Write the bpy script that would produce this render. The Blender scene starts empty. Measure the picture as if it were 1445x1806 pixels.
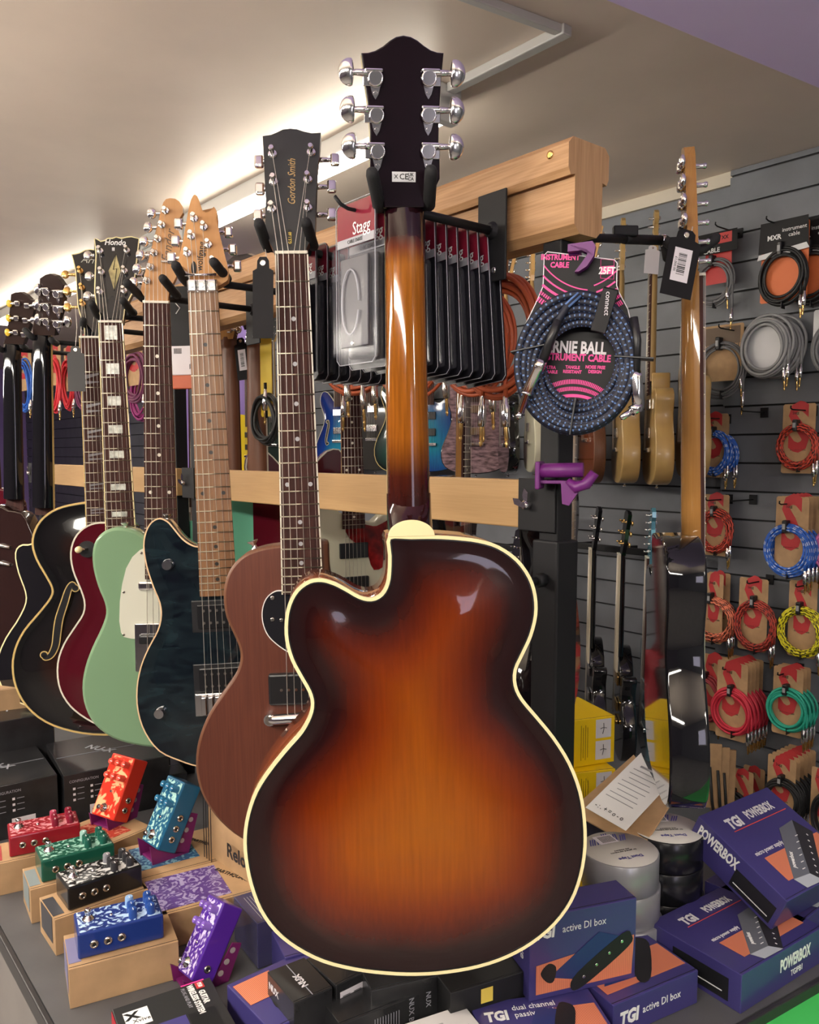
import bpy, bmesh, math, random
from mathutils import Vector, Matrix, Euler
R_ = math.radians
random.seed(7)
SC = bpy.context.scene
COL = SC.collection
# ------------------------------------------------------------------ camera
F, CX, CY, PITCH, CZ = 1450.0, 722.5, 927.0, R_(5), 1.5
cam_d = bpy.data.cameras.new('camera')
cam = bpy.data.objects.new('camera', cam_d); COL.objects.link(cam); SC.camera = cam
cam.location = (0, 0, CZ); cam.rotation_euler = (R_(90) - PITCH, 0, 0)
cam_d.sensor_fit = 'VERTICAL'; cam_d.sensor_height = 36.0; cam_d.lens = F / 1806 * 36.0
cam_d.shift_y = (CY - 903) / 1806
cam_d.clip_start = 0.02
# ------------------------------------------------------------------ world and exposure
SC.view_settings.view_transform = 'Standard'; SC.view_settings.look = 'None'
SC.view_settings.gamma = 1; SC.view_settings.exposure = 0.95
W_ = bpy.data.worlds.new('world'); SC.world = W_; W_.use_nodes = True
W_.node_tree.nodes['Background'].inputs[0].default_value = (0.75, 0.85, 1.0, 1)
W_.node_tree.nodes['Background'].inputs[1].default_value = 0.6
TUBE_POWER = 14.0
# rack frame: D runs away to the left along the racks and the back wall, N points into the room depth
D = Vector((-0.6383, 0.7698, 0)); N = Vector((0.7698, 0.6383, 0)); RZ = math.atan2(-0.7698, 0.6383)
def SW(s, t, z): return Vector((s * D.x + t * N.x, s * D.y + t * N.y, z))
def ray(u, v):
    a = (u - CX) / F; b = -(v - CY) / F
    return Vector((a, math.cos(PITCH) + math.sin(PITCH) * b, -math.sin(PITCH) + math.cos(PITCH) * b))
CAMP = Vector((0, 0, CZ))
def P(u, v, Y): r = ray(u, v); return CAMP + r * (Y / r.y)
def PZ(u, v, z): r = ray(u, v); return CAMP + r * ((z - CZ) / r.z)
def PT(u, v, t):
    r = ray(u, v); return CAMP + r * (t / r.dot(N))
def ST(p): return p.dot(D), p.dot(N), p.z
# ------------------------------------------------------------------ area light of the daylight window behind the camera
def area(name, loc, rot, sx, sy, power, col=(1, 1, 1)):
    l = bpy.data.lights.new(name, 'AREA'); l.shape = 'RECTANGLE'; l.size = sx; l.size_y = sy; l.energy = power; l.color = col
    o = bpy.data.objects.new(name, l); COL.objects.link(o); o.location = loc; o.rotation_euler = rot
    return o
def look_rot(d): return Vector(d).to_track_quat('-Z', 'Y').to_euler()
area('window_daylight', SW(-2.40, -0.40, 1.52), look_rot(D + Vector((0, 0, 0.06))), 0.60, 0.80, 3.2, (0.86, 0.80, 1.0))
# ------------------------------------------------------------------ materials
MT = {}
def mat(name, col, rough=0.5, metal=0.0, coat=0.0, emit=0.0, alpha=None, trans=0.0, noise=None, bump=None, spec=None):
    if name in MT: return MT[name]
    m = bpy.data.materials.new(name); m.use_nodes = True; nt = m.node_tree; b = nt.nodes['Principled BSDF']
    c = (col[0], col[1], col[2], 1)
    b.inputs['Base Color'].default_value = c; b.inputs['Roughness'].default_value = rough; b.inputs['Metallic'].default_value = metal
    b.inputs['Coat Weight'].default_value = coat; b.inputs['Coat Roughness'].default_value = 0.04
    if spec is None and coat >= 0.5: spec = 0.12
    if spec is not None: b.inputs['Specular IOR Level'].default_value = spec
    if emit: b.inputs['Emission Color'].default_value = c; b.inputs['Emission Strength'].default_value = emit
    if alpha is not None: b.inputs['Alpha'].default_value = alpha
    if trans: b.inputs['Transmission Weight'].default_value = trans
    if noise or bump:
        tc = nt.nodes.new('ShaderNodeTexCoord'); mp = nt.nodes.new('ShaderNodeMapping'); nz = nt.nodes.new('ShaderNodeTexNoise')
        nt.links.new(tc.outputs['Object'], mp.inputs[0]); nt.links.new(mp.outputs[0], nz.inputs['Vector'])
        sc, amt, st = noise if noise else (bump[0], 0, (1, 1, 1))
        mp.inputs['Scale'].default_value = st; nz.inputs['Scale'].default_value = sc; nz.inputs['Detail'].default_value = 5
        if amt:
            mx = nt.nodes.new('ShaderNodeMix'); mx.data_type = 'RGBA'; mx.blend_type = 'MIX'
            rp = nt.nodes.new('ShaderNodeMapRange'); rp.inputs[1].default_value = 0.3; rp.inputs[2].default_value = 0.7
            nt.links.new(nz.outputs['Fac'], rp.inputs[0]); nt.links.new(rp.outputs[0], mx.inputs[0])
            mx.inputs[6].default_value = tuple(max(0, x * (1 - amt)) for x in col) + (1,)
            mx.inputs[7].default_value = tuple(min(1, x * (1 + amt)) for x in col) + (1,)
            nt.links.new(mx.outputs[2], b.inputs['Base Color'])
        if bump:
            bp = nt.nodes.new('ShaderNodeBump'); bp.inputs['Strength'].default_value = bump[1]; bp.inputs['Distance'].default_value = 0.002
            nz2 = nt.nodes.new('ShaderNodeTexNoise'); nz2.inputs['Scale'].default_value = bump[0]; nt.links.new(tc.outputs['Object'], nz2.inputs['Vector'])
            nt.links.new(nz2.outputs['Fac'], bp.inputs['Height']); nt.links.new(bp.outputs[0], b.inputs['Normal'])
    MT[name] = m; return m
def wood(name, c1, c2, axis='Z', scale=18, rough=0.45, coat=0.0, ring=6.0, fine=0.35):
    if name in MT: return MT[name]
    m = mat(name, c1, rough, 0, coat); nt = m.node_tree; b = nt.nodes['Principled BSDF']
    tc = nt.nodes.new('ShaderNodeTexCoord'); mp = nt.nodes.new('ShaderNodeMapping'); nt.links.new(tc.outputs['Object'], mp.inputs[0])
    st = {'X': (0.12, 1, 1), 'Y': (1, 0.12, 1), 'Z': (1, 1, 0.12)}[axis]; mp.inputs['Scale'].default_value = st
    wv = nt.nodes.new('ShaderNodeTexNoise'); wv.inputs['Scale'].default_value = scale; wv.inputs['Detail'].default_value = 2; wv.inputs['Distortion'].default_value = 0.6
    nt.links.new(mp.outputs[0], wv.inputs['Vector'])
    mu = nt.nodes.new('ShaderNodeMath'); mu.operation = 'MULTIPLY'; mu.inputs[1].default_value = ring * 6.283
    sn = nt.nodes.new('ShaderNodeMath'); sn.operation = 'SINE'
    nt.links.new(wv.outputs['Fac'], mu.inputs[0]); nt.links.new(mu.outputs[0], sn.inputs[0])
    mp2 = nt.nodes.new('ShaderNodeMapping'); nt.links.new(tc.outputs['Object'], mp2.inputs[0])
    mp2.inputs['Scale'].default_value = {'X': (0.03, 1, 1), 'Y': (1, 0.03, 1), 'Z': (1, 1, 0.03)}[axis]
    nf = nt.nodes.new('ShaderNodeTexNoise'); nf.inputs['Scale'].default_value = 420; nf.inputs['Detail'].default_value = 3; nt.links.new(mp2.outputs[0], nf.inputs['Vector'])
    ad = nt.nodes.new('ShaderNodeMath'); ad.operation = 'MULTIPLY_ADD'; ad.inputs[1].default_value = 0.22; nt.links.new(sn.outputs[0], ad.inputs[0])
    sb = nt.nodes.new('ShaderNodeMapRange'); sb.inputs[1].default_value = 0.35; sb.inputs[2].default_value = 0.65; sb.inputs[3].default_value = 0.5 - fine; sb.inputs[4].default_value = 0.5 + fine
    nt.links.new(nf.outputs['Fac'], sb.inputs[0]); nt.links.new(sb.outputs[0], ad.inputs[2])
    mx = nt.nodes.new('ShaderNodeMix'); mx.data_type = 'RGBA'; mx.inputs[6].default_value = (*c1, 1); mx.inputs[7].default_value = (*c2, 1)
    nt.links.new(ad.outputs[0], mx.inputs[0]); nt.links.new(mx.outputs[2], b.inputs['Base Color'])
    return m
def burst(name, stops, grain=0.25, rough=0.18, coat=1.0):
    """lacquered sunburst: colour by the stored distance to the outline, wood grain on top"""
    m = mat(name, stops[0][1], rough, 0, coat); nt = m.node_tree; b = nt.nodes['Principled BSDF']
    at = nt.nodes.new('ShaderNodeAttribute'); at.attribute_name = 'edge'
    tc = nt.nodes.new('ShaderNodeTexCoord'); nz = nt.nodes.new('ShaderNodeTexNoise'); nz.inputs['Scale'].default_value = 6; nt.links.new(tc.outputs['Object'], nz.inputs['Vector'])
    ma = nt.nodes.new('ShaderNodeMath'); ma.operation = 'MULTIPLY_ADD'; ma.inputs[1].default_value = 0.03; nt.links.new(nz.outputs['Fac'], ma.inputs[0]); nt.links.new(at.outputs['Fac'], ma.inputs[2])
    mr = nt.nodes.new('ShaderNodeMapRange'); mr.inputs[1].default_value = 0.015; mr.inputs[2].default_value = 0.215; nt.links.new(ma.outputs[0], mr.inputs[0])
    cr = nt.nodes.new('ShaderNodeValToRGB'); nt.links.new(mr.outputs[0], cr.inputs[0])
    el = cr.color_ramp.elements
    el[0].position = stops[0][0]; el[0].color = (*stops[0][1], 1); el[1].position = stops[-1][0]; el[1].color = (*stops[-1][1], 1)
    for p, c in stops[1:-1]: e = el.new(p); e.color = (*c, 1)
    mp2 = nt.nodes.new('ShaderNodeMapping'); nt.links.new(tc.outputs['Object'], mp2.inputs[0]); mp2.inputs['Scale'].default_value = (1, 1, 0.05)
    nf = nt.nodes.new('ShaderNodeTexNoise'); nf.inputs['Scale'].default_value = 260; nf.inputs['Detail'].default_value = 4; nt.links.new(mp2.outputs[0], nf.inputs['Vector'])
    rg = nt.nodes.new('ShaderNodeMapRange'); rg.inputs[1].default_value = 0.3; rg.inputs[2].default_value = 0.7; rg.inputs[3].default_value = 1 - grain; rg.inputs[4].default_value = 1 + grain
    nt.links.new(nf.outputs['Fac'], rg.inputs[0])
    mx = nt.nodes.new('ShaderNodeMix'); mx.data_type = 'RGBA'; mx.blend_type = 'MULTIPLY'; mx.inputs[0].default_value = 1
    nt.links.new(cr.outputs[0], mx.inputs[6]); nt.links.new(rg.outputs[0], mx.inputs[7]); nt.links.new(mx.outputs[2], b.inputs['Base Color'])
    return m
CH = mat('chrome', (0.80, 0.78, 0.78), 0.12, 1.0)
NI = mat('nickel', (0.62, 0.58, 0.52), 0.22, 1.0)
GOLD = mat('gold_metal', (0.85, 0.55, 0.2), 0.25, 1.0)
BLK = mat('black_plastic', (0.012, 0.012, 0.014), 0.35)
BLKM = mat('black_powder_metal', (0.010, 0.010, 0.012), 0.55, spec=0.3)
RUB = mat('grey_black_rubber', (0.022, 0.022, 0.024), 0.75, spec=0.3, bump=(400, 0.2))
CREAM = mat('cream_binding', (0.85, 0.74, 0.42), 0.3, 0, 0.6)
IVORY = mat('ivory_binding', (0.70, 0.66, 0.55), 0.3)
WHT = mat('white_plastic', (0.8, 0.8, 0.78), 0.35)
WPRINT = mat('white_print', (0.82, 0.82, 0.82), 0.5)
PEARL = mat('pearl_inlay', (0.55, 0.57, 0.52), 0.25, noise=(90, 0.5, (1, 1, 1)))
ROSE = wood('rosewood', (0.030, 0.010, 0.009), (0.070, 0.026, 0.020), 'Z', 30, 0.65)
ROSE.node_tree.nodes['Principled BSDF'].inputs['Specular IOR Level'].default_value = 0.2
ROAST = wood('roasted_maple', (0.17, 0.075, 0.030), (0.28, 0.14, 0.060), 'Z', 25, 0.4)
MAPLE = wood('amber_maple', (0.62, 0.35, 0.12), (0.75, 0.46, 0.18), 'Z', 14, 0.3, 0.6, fine=0.2)
KRAFT = mat('kraft_card', (0.46, 0.29, 0.15), 0.8, noise=(30, 0.12, (1, 1, 1)))
KRAFTD = mat('kraft_board', (0.40, 0.25, 0.13), 0.8, noise=(20, 0.15, (1, 1, 1)))
STEEL = mat('string_steel', (0.75, 0.70, 0.62), 0.4, 0.5)
FRET = mat('fret_wire', (0.55, 0.48, 0.36), 0.35, 0.5)
# ------------------------------------------------------------------ mesh builder
class MB:
    def __init__(s): s.v = []; s.f = []; s.mi = []; s.sm = []; s.mats = []; s.attr = None
    def _m(s, m):
        if m not in s.mats: s.mats.append(m)
        return s.mats.index(m)
    def add(s, vs, fs, m, smooth=False, M=None):
        b = len(s.v)
        s.v += [(M @ Vector(p)) if M else Vector(p) for p in vs]
        mi = s._m(m)
        for f in fs: s.f.append([i + b for i in f]); s.mi.append(mi); s.sm.append(smooth)
    def bm(s, b, m, smooth=False, M=None):
        b.verts.ensure_lookup_table(); b.verts.index_update()
        s.add([v.co.copy() for v in b.verts], [[v.index for v in f.verts] for f in b.faces], m, smooth, M); b.free()
    def box(s, c, d, m, bev=0.0, M=None, seg=2):
        x, y, z = d[0] / 2, d[1] / 2, d[2] / 2
        if bev <= 0:
            vs = [(c[0] + i * x, c[1] + j * y, c[2] + k * z) for i in (-1, 1) for j in (-1, 1) for k in (-1, 1)]
            s.add(vs, [(0, 1, 3, 2), (4, 6, 7, 5), (0, 4, 5, 1), (2, 3, 7, 6), (0, 2, 6, 4), (1, 5, 7, 3)], m, False, M); return
        b = bmesh.new(); bmesh.ops.create_cube(b, size=1)
        for v in b.verts: v.co = Vector((c[0] + v.co.x * d[0], c[1] + v.co.y * d[1], c[2] + v.co.z * d[2]))
        bmesh.ops.bevel(b, geom=b.edges[:], offset=bev, segments=seg, affect='EDGES', profile=0.5)
        s.bm(b, m, False, M)
    def tube(s, pts, r, m, n=8, M=None, closed=False, cap=True, pat=None, r2=None):
        pts = [Vector(p) for p in pts]; L = len(pts); vs = []; up = None
        for i, p in enumerate(pts):
            if closed: t = pts[(i + 1) % L] - pts[i - 1]
            else: t = pts[min(i + 1, L - 1)] - pts[max(i - 1, 0)]
            if t.length < 1e-9: t = Vector((0, 0, 1))
            t.normalize()
            if up is None: up = t.orthogonal().normalized()
            up = up - t * up.dot(t)
            up = up.normalized() if up.length > 1e-6 else t.orthogonal().normalized()
            w = t.cross(up); rr = r[i] if isinstance(r, (list, tuple)) else r
            for j in range(n):
                a = 2 * math.pi * j / n; vs.append(p + (up * math.cos(a) + w * math.sin(a)) * rr)
        K = L if closed else L - 1
        fs = []; pf = []
        for i in range(K):
            for j in range(n):
                q = (i * n + j, i * n + (j + 1) % n, ((i + 1) % L) * n + (j + 1) % n, ((i + 1) % L) * n + j)
                (pf if pat and pat[1](i, j) else fs).append(q)
        if not closed and cap: fs.append(tuple(range(n - 1, -1, -1))); fs.append(tuple(range((L - 1) * n, L * n)))
        b = len(s.v); s.v += [(M @ p) if M else p for p in vs]; mi = s._m(m)
        for f in fs: s.f.append([i + b for i in f]); s.mi.append(mi); s.sm.append(len(f) == 4)
        if pf:
            mj = s._m(pat[0])
            for f in pf: s.f.append([i + b for i in f]); s.mi.append(mj); s.sm.append(True)
    def cyl(s, a, b, r, m, n=16, M=None, r2=None, smooth=True):
        s.tube([a, b], [r, r if r2 is None else r2], m, n, M)
    def lathe(s, prof, m, n=20, M=None, c=(0, 0, 0)):
        """prof = [(r, z)...] about local z"""
        vs = [(c[0] + r * math.cos(2 * math.pi * j / n), c[1] + r * math.sin(2 * math.pi * j / n), c[2] + z) for r, z in prof for j in range(n)]
        fs = [(i * n + j, i * n + (j + 1) % n, (i + 1) * n + (j + 1) % n, (i + 1) * n + j) for i in range(len(prof) - 1) for j in range(n)]
        s.add(vs, fs, m, True, M)
        s.add([vs[j] for j in range(n)], [tuple(range(n - 1, -1, -1))], m, False, M)
        k = (len(prof) - 1) * n; s.add([vs[k + j] for j in range(n)], [tuple(range(n))], m, False, M)
    def prism(s, out, y0, y1, m, M=None, mside=None, bev=0.0):
        """closed outline [(x,z)] extruded along y from y0 to y1"""
        a = sum(out[i][0] * out[(i + 1) % len(out)][1] - out[(i + 1) % len(out)][0] * out[i][1] for i in range(len(out)))
        if a < 0: out = out[::-1]
        n = len(out)
        if bev:
            b = bmesh.new(); vv = [b.verts.new((p[0], y0, p[1])) for p in out]; f = b.faces.new(vv)
            r = bmesh.ops.extrude_face_region(b, geom=[f]); nv = [e for e in r['geom'] if isinstance(e, bmesh.types.BMVert)]
            for v in nv: v.co.y = y1
            ed = [e for e in b.edges if abs(e.verts[0].co.y - e.verts[1].co.y) < 1e-9]
            bmesh.ops.recalc_face_normals(b, faces=b.faces[:])
            bmesh.ops.bevel(b, geom=ed, offset=bev, segments=2, affect='EDGES', profile=0.5)
            bmesh.ops.triangulate(b, faces=[f for f in b.faces if len(f.verts) > 4])
            s.bm(b, m, False, M); return
        b = bmesh.new(); vv = [b.verts.new((p[0], y0, p[1])) for p in out]; f = b.faces.new(vv); bmesh.ops.triangulate(b, faces=[f]); b.verts.index_update()
        tr = [[v.index for v in f.verts] for f in b.faces]; b.free()
        vs = [(p[0], y0, p[1]) for p in out] + [(p[0], y1, p[1]) for p in out]
        s.add(vs, tr + [[i + n for i in t[::-1]] for t in tr], m, False, M)
        s.add(vs, [(i, i + n, (i + 1) % n + n, (i + 1) % n) for i in range(n)], mside or m, False, M)
    def build(s, name, parent=None, M=None, **kw):
        me = bpy.data.meshes.new(name); me.from_pydata([tuple(v) for v in s.v], [], s.f)
        for m in s.mats: me.materials.append(m)
        me.polygons.foreach_set('material_index', s.mi); me.polygons.foreach_set('use_smooth', s.sm)
        if s.attr:
            at = me.attributes.new('edge', 'FLOAT', 'POINT'); vals = list(s.attr) + [0.0] * (len(s.v) - len(s.attr)); at.data.foreach_set('value', vals)
        me.update(); me.validate()
        return link(name, me, parent, M, **kw)
def link(name, me, parent=None, M=None, **kw):
    o = bpy.data.objects.new(name, me); COL.objects.link(o)
    if parent is not None: o.parent = parent
    if M is not None: o.matrix_local = M
    for k, v in kw.items(): o[k] = v
    return o
def thing(name, label, cat, loc=(0, 0, 0), rz=0.0, group=None, M=None):
    o = bpy.data.objects.new(name, None); COL.objects.link(o); o.empty_display_size = 0.02
    if M is not None: o.matrix_world = M
    else: o.location = loc; o.rotation_euler = (0, 0, rz)
    o['label'] = label; o['category'] = cat
    if group: o['group'] = group
    return o
_fc = {}
def textmesh(body, size, m, M, parent, name='lettering', sx=1.0, align='CENTER', bold=0.0, shear=0.0, ext=0.0002):
    """lettering facing local -y, x to the right, z up, M places its centre"""
    cu = bpy.data.curves.new('t', 'FONT'); cu.body = body; cu.size = size; cu.align_x = align; cu.align_y = 'CENTER'; cu.resolution_u = 2
    cu.extrude = ext; cu.offset = bold; cu.shear = shear
    o = bpy.data.objects.new('t', cu); me = bpy.data.meshes.new_from_object(o)
    bpy.data.objects.remove(o); bpy.data.curves.remove(cu)
    me.transform(M @ Matrix.Rotation(R_(90), 4, 'X') @ Matrix.Diagonal((sx, 1, 1, 1)))
    me.materials.clear(); me.materials.append(m); me.name = name
    return link(name, me, parent)
def T(x, y, z): return Matrix.Translation((x, y, z))
def RX(a): return Matrix.Rotation(R_(a), 4, 'X')
def RY(a): return Matrix.Rotation(R_(a), 4, 'Y')
def RZm(a): return Matrix.Rotation(R_(a), 4, 'Z')
def spline(pts, n=6, closed=True):
    out = []; L = len(pts); K = L if closed else L - 1
    g = lambda i: Vector(pts[i % L]) if closed else Vector(pts[max(0, min(L - 1, i))])
    for i in range(K):
        p0, p1, p2, p3 = g(i - 1), g(i), g(i + 1), g(i + 2)
        for k in range(n):
            t = k / n
            out.append(0.5 * ((2 * p1) + (-p0 + p2) * t + (2 * p0 - 5 * p1 + 4 * p2 - p3) * t * t + (-p0 + 3 * p1 - 3 * p2 + p3) * t ** 3))
    if not closed: out.append(g(L - 1))
    return [tuple(p) for p in out]
def copy_tree(o, parent=None, loc=None, rz=None, **kw):
    c = o.copy(); COL.objects.link(c); c.parent = parent
    if loc is not None: c.location = loc
    if rz is not None: c.rotation_euler = (0, 0, rz)
    for k, v in kw.items(): c[k] = v
    for ch in list(o.children): copy_tree(ch, c)
    return c
# ================================================================== ROOM
CEIL = 2.49; FLOOR = 0.0; TW = 2.77
def rackbox(mb, s0, s1, t0, t1, z0, z1, m, bev=0.0):
    """box given in rack coordinates"""
    M = Matrix.Rotation(RZ, 4, 'Z')           # local x=-s, y=t
    mb.box((-(s0 + s1) / 2, (t0 + t1) / 2, (z0 + z1) / 2), (abs(s1 - s0), abs(t1 - t0), abs(z1 - z0)), m, bev, M)
slat = mat('slatwall_grey', (0.165, 0.175, 0.20), 0.42, noise=(7, 0.12, (1, 1, 1)))
slatg = mat('slatwall_groove', (0.012, 0.012, 0.013), 0.6)
lilac = mat('lilac_wall_paint', (0.42, 0.29, 0.74), 0.55, bump=(40, 0.25))
def slatwall(name, s0, s1, tf, z0, z1, phase):
    mb = MB(); rackbox(mb, s0, s1, tf + 0.012, tf + 0.03, z0, z1, slatg)
    z = z0 - phase
    while z < z1:
        a, b = max(z, z0), min(z + 0.093, z1)
        if b - a > 0.005: rackbox(mb, s0, s1, tf, tf + 0.0125, a, b, slat)
        z += 0.1
    return mb.build(name, kind='structure')
zg = PT(1330, 764.5, TW).z   # a groove seen at this height
slatwall('wall_back', -2.5, 1.575, TW, 0.0, CEIL - 0.002, (0.0 - zg) % 0.1 * 1.0)
slatwall('wall_back.001', 1.575, 4.98, TW + 0.03, 0.0, CEIL - 0.045, (0.0 - PT(1150, 810, TW).z) % 0.1)
slatwall('wall_back.002', 6.25, 10.6, TW + 0.03, 0.0, CEIL - 0.045, 0.03)
mb = MB(); rackbox(mb, 4.98, 6.25, TW + 0.02, TW + 0.05, 0, CEIL, lilac); mb.build('wall_back.003', kind='structure')
mb = MB(); rackbox(mb, 10.6, 10.7, -3.2, TW + 0.1, 0, CEIL, lilac); mb.build('wall_left', kind='structure')
plast = mat('cream_plaster', (0.62, 0.56, 0.46), 0.6)
mb = MB(); rackbox(mb, 1.575, 10.6, TW + 0.012, TW + 0.06, CEIL - 0.045, CEIL, plast); mb.build('trim_1', kind='structure')
mb = MB(); rackbox(mb, -2.6, -2.5, -3.2, TW + 0.1, 0, CEIL, slat); mb.build('wall_right', kind='structure')
# front wall behind the camera with a shop window
mb = MB(); rackbox(mb, -2.6, 10.7, TW + 0.03, TW + 0.15, 0, CEIL, slatg); 
# ceiling: gloss emulsion, slightly wavy
cm = mat('ceiling_gloss_paint', (0.82, 0.70, 0.60), 0.42, bump=(3.0, 0.9), noise=(2.2, 0.07, (1, 1, 1)))
mb = MB(); rackbox(mb, -2.6, 10.7, -3.2, TW + 0.1, CEIL, CEIL + 0.08, cm); mb.build('ceiling', kind='structure')
fl = mat('floor_vinyl', (0.20, 0.19, 0.185), 0.45, noise=(8, 0.2, (1, 1, 1)))
mb = MB(); rackbox(mb, -2.6, 10.7, -3.2, TW + 0.1, -0.08, 0, fl); mb.build('floor', kind='structure')
# wall behind the camera (t = -3.2) with a window opening
wl = mat('shop_front_wall', (0.07, 0.055, 0.08), 0.7)
mb = MB(); rackbox(mb, -2.6, 10.7, -3.3, -3.2, 0, CEIL, wl); mb.build('wall_front', kind='structure')
# lilac soffit, top right of the view
E_ = Vector((math.sin(R_(57.9)), math.cos(R_(57.9)), 0)); G_ = Vector((E_.y, -E_.x, 0))
zs = CEIL - 0.22
a = PZ(1070, 0, zs); b = PZ(1445, 155, zs); e = (b - a).normalized(); g = Vector((e.y, -e.x, 0))
p0 = a - e * 0.9; p1 = a + e * 2.4
vs = [p0, p1, p1 + g * 1.6, p0 + g * 1.6]; vs = [Vector((q.x, q.y, zs)) for q in vs] + [Vector((q.x, q.y, CEIL)) for q in vs]
mb = MB(); mb.add(vs, [(0, 1, 2, 3), (7, 6, 5, 4), (0, 4, 5, 1), (1, 5, 6, 2), (2, 6, 7, 3), (3, 7, 4, 0)], mat('lilac_soffit_paint', (0.74, 0.60, 0.97), 0.5, bump=(4, 0.5)))
mb.build('trim_2', kind='structure')
# ------------------------------------------------------------------ ceiling lights
house = mat('batten_white_enamel', (0.62, 0.62, 0.60), 0.4)
tubem = mat('fluorescent_tube', (1.0, 0.93, 0.80), 0.5, emit=TUBE_POWER)
tubeoff = mat('opal_diffuser_dim', (0.72, 0.72, 0.68), 0.35)
fillm = mat('added_fill_tube', (1.0, 0.93, 0.82), 0.5, emit=30)  # glow of the added pendant lights, all out of view
def batten(s0, s1, t, label, lit=True, grp=None):
    r = thing('ceiling_light', label, 'ceiling light', SW(s0, t, CEIL), RZ, grp); L = s1 - s0
    if grp:
        mb = MB(); mb.box((-L / 2, 0, -0.50), (L, 0.05, 0.03), house, 0.006); mb.build('housing', r)
        mb = MB(); mb.box((-L / 2, 0, -0.545), (L - 0.06, 0.12, 0.06), fillm, 0.02); mb.build('diffuser', r)
        for k in (0.2, L - 0.2): mb = MB(); mb.cyl((-k, 0, 0), (-k, 0, -0.50), 0.004, house, 8); mb.build('suspension_rod', r)
        return r
    mb = MB(); mb.box((-L / 2, 0, -0.03), (L, 0.085, 0.06), house, 0.006); mb.build('housing', r)
    mb = MB(); mb.box((-L / 2, -0.012, -0.078), (L - 0.06, 0.05, 0.036), (fillm if grp else tubem) if lit else tubeoff, 0.012); mb.build('diffuser', r)
    for k in (0.015, L - 0.015):
        mb = MB(); mb.box((-k, -0.005, -0.065), (0.03, 0.07, 0.07), house, 0.004); mb.build('end_cap', r)
    return r
TL = ST(PZ(650, 222, CEIL))[1]
def s_at(u, t):
    k = (u - CX) / F; return t * (N.x - k * N.y) / (k * D.y - D.x)
batten(s_at(792, TL), s_at(350, TL), TL, 'lit white ceiling batten light running behind the brown headstocks')
batten(s_at(347, TL), s_at(215, TL), TL, 'unlit stretch of white ceiling batten beyond the lit tube', False)
batten(s_at(206, TL), s_at(20, TL), TL, 'farthest lit ceiling batten light at left above the black headstocks')
for k in range(3):
    batten(-0.9 + k * 2.3, 1.0 + k * 2.3, -0.75, 'unseen pendant batten light added over the shop aisle to brighten the ceiling', True, 'added lights out of view')  # unseen row added as fill, hung low so it reaches the ceiling
batten(-2.2, -1.0, 0.55, 'unseen pendant batten light added over the shop aisle to brighten the ceiling', True, 'added lights out of view')  # unseen extra lamp, added to lift the soffit and right wall
# slim trunking towards the soffit
r0 = PZ(1003, 43, CEIL); sA = ST(r0)[0]; 
mb = MB(); L = s_at(792, TL) - sA
mb.box((-L / 2, 0, -0.012), (L, 0.03, 0.024), house, 0.003)
o = mb.build('cable_trunking', M=T(*SW(sA, TL, CEIL)) @ Matrix.Rotation(RZ, 4, 'Z')); o['label'] = 'slim white cable trunking on the ceiling above the sunburst headstock'; o['category'] = 'trunking'
q0 = PZ(990, 46, CEIL); q1 = PZ(872, 2, CEIL); dv = q1 - q0
mb = MB(); mb.box((dv.length * 0.75, 0, -0.01), (dv.length * 1.5, 0.022, 0.02), house, 0.003)
o = mb.build('cable_trunking', M=T(*q0) @ Matrix.Rotation(math.atan2(dv.y, dv.x), 4, 'Z')); o['label'] = 'short white trunking branch running off the top of the picture'; o['category'] = 'trunking'
# window behind the camera, source of the soft reflections
mb = MB()
for x, z, w, h in ((0, 0.43, 0.72, 0.06), (0, -0.43, 0.72, 0.06), (-0.33, 0, 0.06, 0.8), (0.33, 0, 0.06, 0.8)): mb.box((x, 0, z), (w, 0.05, h), house, 0.004)
o = mb.build('window_1', kind='structure'); o.location = SW(-2.44, -0.40, 1.52); o.rotation_euler = (0, 0, RZ + R_(90))
# ================================================================== COUNTER
ZT = 0.717
L0 = PZ(0, 1630, ZT); L1 = PZ(97, 1806, ZT); R0 = PZ(1445, 1721, ZT); R1 = PZ(1295, 1806, ZT)
dl = (L1 - L0).normalized(); dr = (R1 - R0).normalized()
den = dl.x * dr.y - dl.y * dr.x; k = ((R0.x - L0.x) * dr.y - (R0.y - L0.y) * dr.x) / den
C0 = L0 + dl * k
def poly_slab(mb, pts, z0, z1, m):
    mb.add([(p.x, p.y, z0) for p in pts] + [(p.x, p.y, z1) for p in pts], [tuple(range(len(pts)))[::-1], tuple(range(len(pts), 2 * len(pts)))] + [(i, (i + 1) % len(pts), (i + 1) % len(pts) + len(pts), i + len(pts)) for i in range(len(pts))], m)
A_ = L0 - dl * 2.6; TBK = 1.5
B_ = R0 - dr * ((TBK - R0.dot(N)) / (-dr.dot(N))) if False else R0 + dr * ((TBK - R0.dot(N)) / dr.dot(N))
bk = SW(A_.dot(D), TBK, ZT)
pts = [C0, B_, bk, A_]
ctr = thing('shop_counter', 'dark grey laminate counter under the boxes and hanging guitars', 'counter', (C0.x, C0.y, 0))
ctop = mat('counter_grey_laminate', (0.085, 0.085, 0.09), 0.5, noise=(14, 0.12, (1, 1, 1)))
lip = mat('counter_dark_edge', (0.03, 0.028, 0.03), 0.4)
Mc = T(-C0.x, -C0.y, 0)
mb = MB(); poly_slab(mb, pts, ZT - 0.022, ZT, ctop); 
for v in range(len(mb.v)): mb.v[v] = Mc @ mb.v[v]
mb.build('countertop', ctr)
cen = sum(pts, Vector()) / 4
ins = [p + (cen - p).normalized() * 0.03 for p in pts]
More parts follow.
